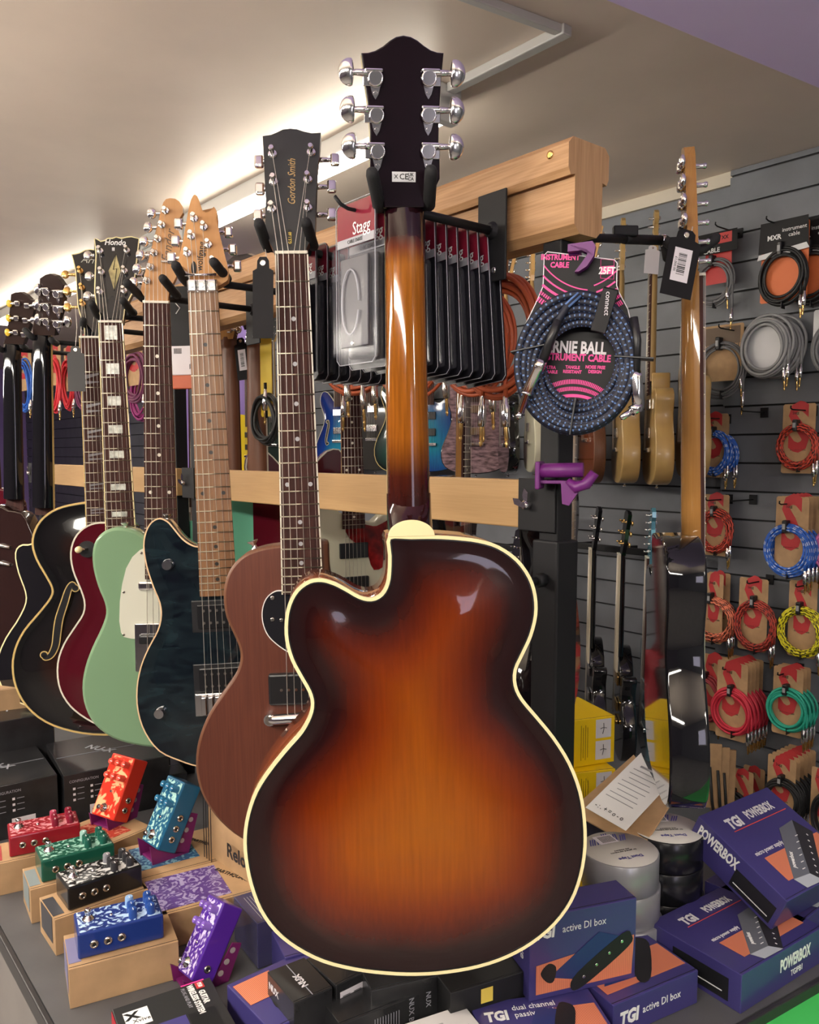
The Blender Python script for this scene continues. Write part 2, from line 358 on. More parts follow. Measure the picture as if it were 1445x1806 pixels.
mb = MB(); poly_slab(mb, ins, 0.0, ZT - 0.022, mat('counter_panel', (0.23, 0.21, 0.20), 0.6, noise=(6, 0.1, (1, 1, 1))))
for v in range(len(mb.v)): mb.v[v] = Mc @ mb.v[v]
mb.build('cabinet', ctr)
mb = MB()
for a, b in ((C0, B_), (C0, A_)):
    d = (b - a); n = Vector((d.y, -d.x, 0)).normalized()
    if n.dot(cen - a) > 0: n = -n
    c = (a + b) / 2 + n * 0.0045; mb.box((0, 0, 0), (d.length, 0.009, 0.028), lip, 0.002, Mc @ T(c.x, c.y, ZT - 0.0145) @ Matrix.Rotation(math.atan2(d.y, d.x), 4, 'Z'))
mb.build('edge_trim', ctr, label='dark rubber edge strip')
# green low unit bottom right
gm = mat('bright_green_laminate', (0.07, 0.62, 0.13), 0.5, noise=(5, 0.08, (1, 1, 1)))
ga = PZ(1255, 1850, 0.70); gb = PZ(1500, 1708, 0.70)
d = (gb - ga); n = Vector((d.y, -d.x, 0)).normalized(); mb = MB()
poly_slab(mb, [ga - d * 0.1 + n * -0.01, ga - d * 0.1 + n * 0.42, gb + d + n * 0.42, gb + d + n * -0.01][::1], 0.0, 0.70, gm)
o = mb.build('display_plinth'); o['label'] = 'bright green low display plinth at the bottom right below the counter edge'; o['category'] = 'plinth'
# ================================================================== RACK
oak = wood('oak_beam', (0.38, 0.20, 0.085), (0.52, 0.30, 0.145), 'X', 22, 0.5, ring=5)
ply = wood('ash_rail', (0.40, 0.235, 0.095), (0.52, 0.325, 0.145), 'X', 9, 0.5, ring=4, fine=0.15)
endg = wood('oak_end', (0.38, 0.21, 0.10), (0.50, 0.30, 0.155), 'Z', 60, 0.55, ring=3)
TB = 0.785
def beam_profile(W, H, lipd=0.012, liph=0.042):
    # (t, z) outline: T-shaped oak section with rounded lip over each side
    w = W / 2
    return [(-w + 0.01, 0), (-w, 0.01), (-w, H - liph), (-w - lipd + 0.004, H - liph - 0.002), (-w - lipd, H - liph + 0.006), (-w - lipd, H - 0.008), (-w - lipd + 0.008, H), (w + lipd - 0.008, H), (w + lipd, H - 0.008), (w + lipd, H - liph + 0.006), (w + lipd - 0.004, H - liph - 0.002), (w, H - liph), (w, 0.01), (w - 0.01, 0)]
pe = PT(1012, 240, TB); sE = ST(pe)[0]; zt = pe.z; zb = PT(1012, 408, TB).z
H = zt - zb
rk = thing('display_rack', 'near oak and black steel guitar rack carrying the sunburst archtop', 'rack', SW(sE, TB + 0.03, ZT), RZ)
LB = s_at(386, TB) - sE + 0.28
def beamobj(name, L, x0, zb, H, parent, y=0.0, m=oak, W=0.052):
    pr = beam_profile(W, H); mb = MB(); n = len(pr)
    vs = [(x0, y + a, zb + b) for a, b in pr] + [(x0 - L, y + a, zb + b) for a, b in pr]
    mb.add(vs, [(i, i + n, (i + 1) % n + n, (i + 1) % n) for i in range(n)], m)
    b = bmesh.new(); vv = [b.verts.new(v) for v in vs[:n]]; f = b.faces.new(vv); bmesh.ops.triangulate(b, faces=[f]); b.verts.index_update()
    tr = [[v.index for v in f.verts] for f in b.faces]; b.free()
    mb.add(vs[:n], tr, endg); mb.add(vs[n:], [t[::-1] for t in tr], endg)
    return mb.build(name, parent)
bm_ = beamobj('upper_beam', LB, 0, zb - ZT, H, rk)
pc = PT(967, 272, TB - 0.012); s_, t_, z_ = ST(pc)
mb = MB(); mb.lathe([(0.005, 0), (0.005, 0.001), (0.003, 0.0015)], GOLD, 12, T(-(s_ - sE), -0.038, z_ - ZT) @ RX(90)); mb.build('screw', rk)
# post
sp = s_at(972, TB + 0.02) - sE
mb = MB(); zf = PT(972, 1500, TB).z - ZT; zl = PT(960, 955, TB).z - ZT
mb.box((-sp, 0, (zb - ZT + zf) / 2), (0.03, 0.03, zb - ZT - zf), BLKM, 0.002)
mb.box((-sp, 0, (zl + zf) / 2), (0.042, 0.042, zl - zf), BLKM, 0.003)
mb.box((-sp - 0.115, 0, zf + 0.02), (0.27, 0.042, 0.04), BLKM, 0.003); mb.box((-sp - 0.23, 0, zf / 2), (0.042, 0.042, zf), BLKM, 0.003)
mb.build('post', rk, label='black square steel post')
mb = MB(); mb.cyl((-sp + 0.0, -0.021, zl - 0.05), (-sp, -0.036, zl - 0.05), 0.009, BLKM, 6); mb.cyl((-sp, -0.036, zl - 0.05), (-sp, -0.05, zl - 0.05), 0.005, BLKM, 10); mb.build('locking_bolt', rk)
# lower rail
z0 = PT(950, 936, TB).z - ZT; z1 = PT(950, 848, TB).z - ZT; s0 = s_at(950, TB) - sE; s1 = s_at(322, TB) - sE
mb = MB(); mb.box((-(s0 + s1) / 2, -0.006, (z0 + z1) / 2), (s1 - s0, 0.022, z1 - z0), ply, 0.002); mb.build('lower_rail', rk)
def wing_plate(parent, s, zc, w=0.062, h=0.068):
    mb = MB(); mb.box((-s, -0.0195, zc), (w, 0.003, h), BLKM, 0.0012); mb.build('bracket_plate', parent)
    mb = MB(); M = T(-s - 0.012, -0.022, zc) @ RX(90)
    mb.lathe([(0.006, 0), (0.006, 0.008), (0.004, 0.010)], CH, 10, M)
    for sg in (-1, 1): mb.prism([(0, 0), (0.004 * sg, 0.012), (0.012 * sg, 0.018), (0.014 * sg, 0.010), (0.006 * sg, 0.0)], -0.001, 0.001, CH, T(-s - 0.012, -0.029, zc) @ RY(-35))
    mb.build('wing_nut', parent)
wing_plate(rk, s0 + 0.012, (z0 + z1) / 2)
wing_plate(rk, s1 - 0.008, (z0 + z1) / 2)
mb = MB(); mb.box((-(s1 + 0.005), 0.015, (zb - ZT) / 2), (0.03, 0.03, zb - ZT), BLKM, 0.002); mb.build('post', rk)
# second rack further left
rk2 = thing('display_rack', 'farther oak and black steel guitar rack behind the black archtop at left', 'rack', SW(s_at(322, TB) + 0.06, TB + 0.03, ZT), RZ)
sB = s_at(322, TB) + 0.06; L2 = s_at(48, TB) - sB
beamobj('upper_beam', s_at(188, TB) - sB - 0.12, -0.12, zb - ZT, H, rk2)
mb = MB(); mb.box((-L2 / 2, -0.006, (z0 + z1) / 2), (L2, 0.022, z1 - z0), ply, 0.002); mb.build('lower_rail', rk2)
for x in (0.06, L2 - 0.02):
    mb = MB(); mb.box((-x, 0.018, (zb - ZT) / 2), (0.03, 0.03, zb - ZT), BLKM, 0.002); mb.build('post', rk2)
wing_plate(rk2, L2 - 0.02, (z0 + z1) / 2)
# ================================================================== GUITARS
def inoff(out, d):
    """outline moved inward by d (outline counter-clockwise in x,z)"""
    n = len(out); r = []
    for i in range(n):
        a = Vector(out[i - 1]); c = Vector(out[(i + 1) % n]); t = (c - a)
        if t.length < 1e-9: r.append(tuple(out[i])); continue
        t.normalize(); r.append((out[i][0] - t.y * d, out[i][1] + t.x * d))
    return r
def ccw(o):
    a = sum(o[i][0] * o[(i + 1) % len(o)][1] - o[(i + 1) % len(o)][0] * o[i][1] for i in range(len(o)))
    return o if a > 0 else o[::-1]
def edist(p, out):
    best = 9
    for i in range(len(out)):
        ax, az = out[i]; bx, bz = out[(i + 1) % len(out)]; dx, dz = bx - ax, bz - az; L = dx * dx + dz * dz
        t = 0 if L == 0 else max(0, min(1, ((p[0] - ax) * dx + (p[1] - az) * dz) / L))
        q = math.hypot(p[0] - ax - t * dx, p[1] - az - t * dz)
        if q < best: best = q
    return best
def body_mesh(out, y0, y1, mfront, mside, mback, center, roundr=0.004, domef=0.0, domeb=0.0, rings=14, edgeattr=True):
    """solid guitar body: out ccw outline, y0 front, y1 back; domes push the faces outwards"""
    mb = MB(); n = len(out); attr = []
    def cap(y, sgn, dome, m):
        o = inoff(out, roundr); base = len(mb.v); vs = []; at = []
        fr = [1 - (k / rings) ** 1.0 for k in range(rings)]
        for k, f in enumerate(fr):
            for p in o:
                q = (center[0] + (p[0] - center[0]) * f, center[1] + (p[1] - center[1]) * f)
                d = roundr + (edist(q, o) if k else 0)
                h = dome * (1 - math.exp(-((max(0, d - 0.012)) / 0.055) ** 2)) - (0.0012 * math.exp(-((d - 0.02) / 0.01) ** 2) if dome else 0)
                vs.append((q[0], y + sgn * h, q[1])); at.append(d)
        dc = edist(center, o); vs.append((center[0], y + sgn * dome * (1 - math.exp(-(dc / 0.055) ** 2)), center[1])); at.append(dc)
        fs = []
        for k in range(rings - 1):
            for i in range(n):
                q = (k * n + i, k * n + (i + 1) % n, (k + 1) * n + (i + 1) % n, (k + 1) * n + i)
                fs.append(q if sgn < 0 else q[::-1])
        k = rings - 1; c = rings * n
        for i in range(n):
            q = (k * n + i, k * n + (i + 1) % n, c); fs.append(q if sgn < 0 else q[::-1])
        if rings > 20:
            for _ in range(14):
                nx = at[:]
                for k in range(1, rings):
                    for i in range(n):
                        j = k * n + i; dn_ = at[j + n] if k < rings - 1 else at[-1]
                        nx[j] = (at[j] * 2 + at[k * n + (i + 1) % n] + at[k * n + i - 1] + at[j - n] + dn_) / 6
                at = nx
        mb.add(vs, fs, m, True); attr.extend(at)
    cap(y0, -1, domef, mfront); cap(y1, 1, domeb, mback)
    # side with rounded shoulders
    prof = [(roundr, y0), (roundr * 0.3, y0 + roundr * 0.3), (0, y0 + roundr), (0, y1 - roundr), (roundr * 0.3, y1 - roundr * 0.3), (roundr, y1)]
    vs = []; 
    for ins, y in prof: vs += [(p[0], y, p[1]) for p in inoff(out, ins)]
    fs = [(k * n + i, (k + 1) * n + i, (k + 1) * n + (i + 1) % n, k * n + (i + 1) % n) for k in range(len(prof) - 1) for i in range(n)]
    mb.add(vs, fs, mside, True); attr.extend([0.0] * len(vs)); mb.attr = attr
    return mb
def binding_mesh(out, y0, y1, w, m, stripe=None):
    """square strip along the outline between y0 and y1, standing 0.3 mm proud"""
    mb = MB(); n = len(out); a = inoff(out, -0.0004); b = inoff(out, w)
    vs = [(p[0], y0, p[1]) for p in a] + [(p[0], y0, p[1]) for p in b] + [(p[0], y1, p[1]) for p in b] + [(p[0], y1, p[1]) for p in a]
    fs = [(k * n + i, k * n + (i + 1) % n, ((k + 1) % 4) * n + (i + 1) % n, ((k + 1) % 4) * n + i) for k in range(4) for i in range(n)]
    mb.add(vs, fs, m)
    if stripe:
        c = inoff(out, w + 0.0004); d = inoff(out, w + 0.0016); lo, hi = sorted((y0, y1)); 
        vs = [(p[0], lo + 0.0001, p[1]) for p in c] + [(p[0], lo + 0.0001, p[1]) for p in d] + [(p[0], hi - 0.0001, p[1]) for p in d] + [(p[0], hi - 0.0001, p[1]) for p in c]
        mb.add(vs, fs, stripe)
    return mb
class Guitar:
    def __init__(g, name, label, nut, ref, Y, yaw, cat='guitar', group=None, Ld=None):
        yw = R_(yaw); g.n = Vector((-math.sin(yw), math.cos(yw), 0)); pn = P(nut[0], nut[1], Y)
        r = ray(*ref); pr = CAMP + r * ((pn - CAMP).dot(g.n) / r.dot(g.n))
        z = (pn - pr).normalized(); x = g.n.cross(z)
        g.M = Matrix(((x.x, g.n.x, z.x, pn.x), (x.y, g.n.y, z.y, pn.y), (x.z, g.n.z, z.z, pn.z), (0, 0, 0, 1))); g.Mi = g.M.inverted()
        g.reflen = (pn - pr).length; g.nutp = pn
        g.root = thing(name, label, cat, group=group, M=g.M); g.L = Ld
    def loc(g, u, v, y=0.0, tilt=0.0):
        H = T(0, y, 0) @ RX(-tilt); I = (g.M @ H).inverted(); c = I @ CAMP; d = I.to_3x3() @ ray(u, v); k = -c.y / d.y
        return (c.x + d.x * k, c.z + d.z * k)
    def outline(g, px, y, n=6): return ccw([(p[0], p[1]) for p in spline([g.loc(u, v, y) for u, v in px], n)])
    def headstock(g, px, mface, mside, tilt=0, y=0.001, th=0.014, sm=0, edge=None):
        H = T(0, y, 0) @ RX(-tilt); pts = [g.loc(u, v, y, tilt) for u, v in px]
        if sm: pts = [tuple(p) for p in spline(pts, sm)]
        mb = MB(); mb.prism(ccw(pts), 0, th, mface, H, mside, 0); 
        o = mb.build('headstock', g.root)
        if edge:
            b = binding_mesh(ccw(pts), -0.0004, 0.003, 0.0016, edge); b.build('binding', o, H)
        g.H = H; g.th = th; return o
    def tuner(g, post, side, reach, mk='grover', mbtn=None, down=0.0, m=CH, z0=0.0):
        """post: local headstock coordinates (x,z); side -1/+1; reach: distance of the button centre from the post"""
        mb = MB(); H = g.H @ T(post[0], 0, post[1]) @ RY(down)
        mb.lathe([(0.0065, 0.0), (0.0065, 0.002), (0.005, 0.003)], m, 12, H @ RX(90))
        mb.lathe([(0.0034, 0.003), (0.003, 0.012), (0.0042, 0.016), (0.003, 0.018)], m, 12, H @ RX(90))
        th = g.th; yb = th
        if mk == 'grover':
            mb.box((side * 0.004, yb + 0.001, 0.0), (0.019, 0.002, 0.016), m, 0.0008, H)
            mb.lathe([(0.0085, 0), (0.0085, 0.006), (0.007, 0.0072), (0.0068, 0.0068)], m, 20, H @ T(0, yb + 0.001, -0.001) @ RX(-90))
            mb.box((side * 0.002, yb + 0.004, 0.0065), (0.020, 0.008, 0.004), m, 0.0015, H)
            mb.prism([(-0.006, -0.006), (0.006, -0.006), (0.0032, -0.016), (0.0, -0.021), (-0.0032, -0.016)], yb, yb + 0.0022, m, H)
            mb.lathe([(0.0022, 0), (0.0018, 0.0012)], m, 8, H @ T(0, yb + 0.0022, -0.0145) @ RX(-90))
            ax = yb + 0.004; az = 0.0045
        else:
            mb.box((0, yb + 0.004, 0), (0.014, 0.009, 0.014), m, 0.003, H); ax = yb + 0.004; az = 0.0
        mb.tube([(side * 0.004, ax, az), (side * 0.014, ax, az), (side * (reach + 0.001), ax, az)], [0.0036, 0.0036, 0.0026], m, 10, H)
        bm = mbtn or m
        if mk == 'grover':
            b = bmesh.new(); bmesh.ops.create_uvsphere(b, u_segments=16, v_segments=10, radius=1)
            for v in b.verts:
                x = v.co.x; 
                if x * side < -0.15: v.co.x = -0.15 * side + (x + 0.15 * side) * 0.25
            mb.bm(b, bm, True, H @ T(side * reach, ax, az) @ Matrix.Diagonal((0.0125, 0.006, 0.0138, 1)))
        elif mk == 'box':
            mb.box((side * reach, ax, az), (0.013, 0.009, 0.017), bm, 0.003, H)
        else:
            b = bmesh.new(); bmesh.ops.create_uvsphere(b, u_segments=14, v_segments=8, radius=1)
            mb.bm(b, bm, True, H @ T(side * reach, ax, az) @ Matrix.Diagonal((0.008, 0.0045, 0.0095, 1)))
        return mb.build('tuning_machine', g.root)
    def neck(g, mneck, mboard, w0, w1, zend, bind=None, joint=None, depth=(0.0205, 0.023), heel=None, bth=0.006, tcol=None):
        jz = joint if joint is not None else zend
        n = 14; secs = []
        for k in range(12):
            t = k / 11; z = 0.006 + (jz - 0.006) * t; w = w0 + (w1 - w0) * (z / zend if zend else 0); d = depth[0] + (depth[1] - depth[0]) * t
            if k == 0: d *= 0.8
            secs.append([(math.cos(math.pi * j / n) * w / 2, math.sin(math.pi * j / n) ** 0.8 * d, z) for j in range(n + 1)])
        vs = [p for s in secs for p in s]; m = n + 1
        fs = [(k * m + j, (k + 1) * m + j, (k + 1) * m + j + 1, k * m + j + 1) for k in range(11) for j in range(n)]
        mb = MB(); mb.add(vs, fs, mneck, True); mb.add(secs[0], [tuple(range(m))], mneck); mb.add(secs[-1], [tuple(range(m))[::-1]], mneck)
        mb.add(vs, [(k * m + n, (k + 1) * m + n, (k + 1) * m, k * m) for k in range(11)], mneck)
        if heel: heel(mb, mneck, w1)
        mb.attr = None
        no = mb.build('neck', g.root)
        if tcol: tcol(no)
        wz = lambda z: w0 + (w1 - w0) * z / zend
        mb = MB(); vs = []
        for z in (0.0, zend):
            w = wz(z) / 2; vs += [(-w, 0, z), (w, 0, z), (w, -bth + 0.0012, z), (w * 0.5, -bth, z), (-w * 0.5, -bth, z), (-w, -bth + 0.0012, z)]
        mb.add(vs, [(i, (i + 1) % 6, (i + 1) % 6 + 6, i + 6) for i in range(6)] + [(0, 5, 4, 3, 2, 1), (6, 7, 8, 9, 10, 11)], mboard)
        if bind:
            for sg in (-1, 1):
                a = wz(0) / 2; b = wz(zend) / 2
                mb.add([(sg * (a + 0.0003), 0, 0), (sg * (a - 0.0016), -bth + 0.0006, 0), (sg * (a + 0.0003), -bth + 0.0004, 0), (sg * (b + 0.0003), 0, zend), (sg * (b - 0.0016), -bth + 0.0002, zend), (sg * (b + 0.0003), -bth + 0.0004, zend)],
                       [(0, 1, 4, 3), (1, 2, 5, 4), (2, 0, 3, 5), (0, 2, 1), (3, 4, 5)], bind)
        fb = mb.build('fretboard', g.root); g.fb = fb; g.wz = wz; g.bth = bth; g.zend = zend
        return fb
    def frets(g, L, count, inlay='dot', minl=None, blocks=None, vis=99):
        mb = MB(); mb.tube([(-0.5, 0, 0), (0, -0.0003, 0), (0.5, 0, 0)], 1, CH, 6); proto = None
        me = None
        fz = lambda k: -L * (1 - 2 ** (-k / 12))
        for k in range(1, count + 1):
            z = fz(k)
            if z < g.zend: break
            w = g.wz(z)
            if me is None:
                q = MB(); q.tube([(-0.5, 0.0012, 0), (-0.5, 0, 0), (0, -0.0006, 0), (0.5, 0, 0), (0.5, 0.0012, 0)], 0.0009, FRET, 6); o = q.build('fret', g.fb); me = o.data
            else: o = link('fret', me, g.fb)
            o.location = (0, -g.bth - 0.0002, z); o.scale = (w, 1, 1)
        dots = {3: 0, 5: 0, 7: 0, 9: 0, 12: 1, 15: 0, 17: 0, 19: 0, 21: 0, 24: 1}; me2 = None
        for k, dbl in dots.items():
            if k > count or not inlay: continue
            zc = (fz(k) + fz(k - 1)) / 2; h = abs(fz(k) - fz(k - 1))
            if zc < g.zend: continue
            q = MB()
            if inlay == 'dot':
                for x in ((-0.3, 0.3) if dbl else (0,)):
                    q = MB(); q.lathe([(0.003, 0), (0.003, 0.0006)], minl, 12, T(x * g.wz(zc), -g.bth + 0.0004, zc) @ RX(90)); q.build('inlay', g.fb)
            elif inlay == 'block':
                w = g.wz(zc) * 0.52; hh = min(h * 0.62, 0.03); q.box((0, -g.bth - 0.0000, zc), (w, 0.0006, hh), minl); q.build('inlay', g.fb)
            elif inlay == 'slash':
                w = g.wz(zc) * 0.6
                for d in (-1, 1): q.prism([(-w / 2, zc + d * h * 0.05 - h * 0.02), (w / 2, zc + d * h * 0.22 + h * .1), (w / 2, zc + d * h * 0.3 + h * .14), (-w / 2, zc + d * h * 0.3)], -g.bth - 0.0004, -g.bth, minl)
                q.build('inlay', g.fb)
        mb = MB(); mb.box((0, -g.bth / 2 - 0.0012, 0.002), (g.wz(0), g.bth + 0.003, 0.004), IVORY, 0.0006); mb.build('nut', g.root)
    def strings(g, posts, zb, yb=-0.012, spread=(0.036, 0.052), bar=None, order=None, tail=None):
        n = 6
        for i in range(n):
            x0 = -spread[0] / 2 + spread[0] * i / 5; x1 = -spread[1] / 2 + spread[1] * i / 5; r = 0.00062 - 0.00008 * i
            pts = []
            if posts:
                p = g.H @ Vector((posts[i][0], -0.012, posts[i][1])); pts.append(p)
            pts += [(x0, -g.bth - 0.0028, 0.002), (x1, yb, zb)]
            if tail: pts.append((x1, tail[1], tail[0]))
            mb = MB(); mb.tube(pts, r, STEEL, 5); mb.build('string', g.root)
    def strap_button(g, x, y, z, d=(0, 0, 1)):
        mb = MB(); q = Vector(d).to_track_quat('Z', 'Y').to_matrix().to_4x4()
        mb.lathe([(0.005, 0), (0.003, 0.003), (0.003, 0.006), (0.0075, 0.010), (0.0075, 0.0115)], CH, 14, T(x, y, z) @ q); mb.build('strap_button', g.root)
def screw(parent, p, r=0.003, m=CH, name='screw'):
    mb = MB(); mb.lathe([(r, 0), (r, 0.0006), (r * 0.6, 0.0012)], m, 10, T(*p) @ RX(90)); return mb.build(name, parent)
def pickup(g, x, z, w, h, y, mcol, depth=0.008, poles=None, rows=1, bev=0.002, rot=0, frame=None):
    M = T(x, y, z) @ RY(rot); mb = MB()
    if frame: mb.box((0, 0.002, 0), (w + 0.018, 0.006, h + 0.012), frame, 0.0015, M)
    mb.box((0, -depth / 2 + 0.003, 0), (w, depth, h), mcol, bev, M)
    if poles:
        for rr in range(rows):
            zz = 0 if rows == 1 else (-h * 0.25 + rr * h * 0.5)
            for i in range(6): mb.lathe([(0.0022, 0), (0.0022, 0.0012)], poles, 10, M @ T(-0.025 + 0.01 * i, -depth + 0.003, zz) @ RX(90))
    return mb.build('pickup', g.root)
def knob(g, x, z, y, r=0.008, h=0.012, m=CH, name='control_knob'):
    mb = MB(); mb.lathe([(r, 0), (r, h * 0.8), (r * 0.85, h)], m, 18, T(x, y, z) @ RX(90)); mb.build(name, g.root)
def fholes(g, pts, y, w=0.004, cream=CREAM):
    mb = MB(); pp = spline([(p[0], 0, p[1]) for p in pts], 5, False); n = len(pp)
    rad = [w * (0.55 + 0.9 * math.sin(math.pi * i / (n - 1))) for i in range(n)]
    sl = [(p[0] - 0, y, p[2]) for p in pp]
    # flattened ribbons: cream lined hole with a black opening
    for k, (m, ex, yy) in enumerate(((cream, 0.0022, y), (BLK, 0.0, y - 0.0004))):
        L = []; Rr = []
        for i in range(n):
            t = Vector(pp[min(i + 1, n - 1)]) - Vector(pp[max(i - 1, 0)]); t.normalize(); q = Vector((-t.z, 0, t.x)); c = Vector((pp[i][0], yy, pp[i][2]))
            L.append(c + q * (rad[i] + ex)); Rr.append(c - q * (rad[i] + ex))
        vs = L + Rr + [v + Vector((0, 0.002, 0)) for v in L + Rr]
        fs = [(i, i + 1, n + i + 1, n + i) for i in range(n - 1)]
        fs += [(i, 2 * n + i, 2 * n + i + 1, i + 1) for i in range(n - 1)] + [(n + i, n + i + 1, 3 * n + i + 1, 3 * n + i) for i in range(n - 1)]
        mb.add(vs, fs, m)
        for e in (0, n - 1):
            mb.lathe([(0.0062 + ex, 0), (0.0062 + ex, 0.0018)], m, 18, T(pp[e][0], yy + 0.0018 - 0.0 , pp[e][2]) @ RX(90))
    mb.build('sound_hole', g.root)
def hanger(label, g, tipL, baseL, tipR, baseR, tplate=None, plate=True, arm_from=None, dyb=0.035, dyt=-0.03, grp=None, side=-1):
    """padded yoke holding the guitar, arm runs to the beam of the rack"""
    Y = g.nutp.y
    f = Vector((math.sin(0), 1, 0))
    bl = P(*baseL, Y + dyb); br = P(*baseR, Y + dyb); tl = P(*tipL, Y + dyt); tr = P(*tipR, Y + dyt); c = (bl + br) / 2 + Vector((0, 0.012, 0))
    r = thing('guitar_hanger', label, 'hanger', c, RZ, grp); Mi = r.matrix_basis.inverted() if False else (T(*c) @ Matrix.Rotation(RZ, 4, 'Z')).inverted()
    for a, b in ((tl, bl), (tr, br)):
        mid = b + Vector((0, -0.02, 0.002)); mb = MB()
        d = (a - mid).normalized()
        path = [b, mid * 0.6 + b * 0.4, mid, mid + (a - mid) * 0.5, a - d * 0.002, a + d * 0.003, a + d * 0.0055]
        mb.tube([Mi @ p for p in path], [0.0072] * 5 + [0.006, 0.002], RUB, 14); mb.build('padded_prong', r)
    mb = MB(); mb.tube([Mi @ p for p in (bl, (bl * 2 + c) / 3 + Vector((0, .004, 0)), c, (br * 2 + c) / 3 + Vector((0, .004, 0)), br)], 0.0055, BLKM, 10); mb.build('yoke', r)
    tp = tplate if tplate is not None else TB - 0.014
    L = tp - c.dot(N)
    mb = MB(); mb.cyl((0, 0, 0), (0, L * side * -1 if side < 0 else L, 0) if False else (0, L, 0), 0.0055, BLKM, 12); mb.build('arm', r)
    if plate:
        mb = MB(); sg = 1 if L > 0 else -1
        mb.box((0, L, -0.008), (0.05, 0.003, 0.112), BLKM, 0.001); 
        mb.lathe([(0.012, 0), (0.008, 0.006)], BLKM, 14, T(0, L - sg * 0.001, 0) @ RX(90 * sg)); mb.build('mounting_plate', r)
        screw(r, (0.004, L - 0.0016, -0.05), 0.0045, CH)
    return r
# ------------------------------------------------------------------ 1. the sunburst archtop, back view
g = Guitar('archtop_guitar', 'large sunburst archtop guitar seen from behind, cream bound, hanging in the centre', (713, 372), (731, 1500), 0.975, 186)
STB = [(0.0, (0.010, 0.0025, 0.003)), (0.13, (0.016, 0.003, 0.003)), (0.25, (0.080, 0.009, 0.002)), (0.40, (0.17, 0.024, 0.001)), (0.60, (0.255, 0.056, 0.001)), (1.0, (0.32, 0.092, 0.002))]
bst = burst('sunburst_lacquer', STB, 0.09)
rimm = mat('red_brown_lacquer', (0.20, 0.045, 0.012), 0.15, 0, 1.0, noise=(40, 0.12, (1, 1, .1)))
YB0 = 0.004; TH = 0.078
main_px = [(685.5, 947), (685.5, 980), (685, 1005), (682, 1028), (672, 1047), (655, 1055), (635, 1051), (612, 1038), (590, 1027), (568, 1021), (545, 1024), (523, 1040), (509, 1065), (503, 1095), (504, 1130), (514, 1165), (530, 1195), (544, 1220), (549, 1240), (545, 1262), (530, 1290), (502, 1322), (472, 1360), (450, 1395), (436, 1435), (430, 1475), (432, 1515), (441, 1560), (458, 1605), (485, 1643), (522, 1673), (570, 1697), (625, 1711), (680, 1718), (735, 1720), (790, 1716), (845, 1706), (895, 1689), (940, 1664), (980, 1630), (1009, 1590), (1026, 1545), (1034, 1495), (1033, 1445), (1025, 1395), (1006, 1345), (978, 1300), (947, 1262), (922, 1232), (911, 1208), (911, 1182), (923, 1155), (938, 1122), (947, 1085), (946, 1050), (936, 1018), (913, 986), (880, 963), (845, 952), (805, 947), (765, 945), (725, 945.5)]
yb = YB0 + TH
o = g.outline(main_px, yb, 3)
cen = g.loc(738, 1345, yb)
# sharpen nothing: cap corner by neck is left as traced
bmh = body_mesh(o, YB0, yb, rimm, rimm, bst, cen, 0.0012, 0.012, 0.013, 34)
bmh.build('body', g.root, label='sunburst lacquered body')
BST = mat('black_purfling', (0.01, 0.01, 0.01), 0.3)
binding_mesh(o, yb + 0.0006, yb - 0.005, 0.0034, CREAM, BST).build('binding', g.root, label='cream back binding')
# neck with burst painted ends
nm = mat('neck_sunburst', (0.3, 0.1, 0.01), 0.12, 0, 0.8)
def neck_burst(m, zs, cols):
    nt = m.node_tree; b = nt.nodes['Principled BSDF']; tc = nt.nodes.new('ShaderNodeTexCoord'); sx = nt.nodes.new('ShaderNodeSeparateXYZ'); nt.links.new(tc.outputs['Object'], sx.inputs[0])
    mr = nt.nodes.new('ShaderNodeMapRange'); mr.inputs[1].default_value = zs[0]; mr.inputs[2].default_value = zs[-1]; nt.links.new(sx.outputs['Z'], mr.inputs[0])
    cr = nt.nodes.new('ShaderNodeValToRGB'); nt.links.new(mr.outputs[0], cr.inputs[0]); el = cr.color_ramp.elements
    f = lambda z: (z - zs[0]) / (zs[-1] - zs[0])
    el[0].position = 0; el[0].color = (*cols[0], 1); el[1].position = 1; el[1].color = (*cols[-1], 1)
    for z, c in list(zip(zs, cols))[1:-1]: e = el.new(f(z)); e.color = (*c, 1)
    mp2 = nt.nodes.new('ShaderNodeMapping'); nt.links.new(tc.outputs['Object'], mp2.inputs[0]); mp2.inputs['Scale'].default_value = (1, 1, 0.04)
    nf = nt.nodes.new('ShaderNodeTexNoise'); nf.inputs['Scale'].default_value = 350; nt.links.new(mp2.outputs[0], nf.inputs['Vector'])
    rg = nt.nodes.new('ShaderNodeMapRange'); rg.inputs[1].default_value = 0.3; rg.inputs[2].default_value = 0.7; rg.inputs[3].default_value = 0.8; rg.inputs[4].default_value = 1.2; nt.links.new(nf.outputs['Fac'], rg.inputs[0])
    mx = nt.nodes.new('ShaderNodeMix'); mx.data_type = 'RGBA'; mx.blend_type = 'MULTIPLY'; mx.inputs[0].default_value = 1
    nt.links.new(cr.outputs[0], mx.inputs[6]); nt.links.new(rg.outputs[0], mx.inputs[7]); nt.links.new(mx.outputs[2], b.inputs['Base Color'])
DK = (0.012, 0.002, 0.004); zj = g.loc(722, 925, 0.03)[1]
neck_burst(nm, [zj, zj + 0.055, zj + 0.10, -0.065, -0.045, -0.030], [DK, (0.05, 0.008, 0.003), (0.25, 0.075, 0.006), (0.30, 0.098, 0.008), (0.12, 0.02, 0.005), DK])
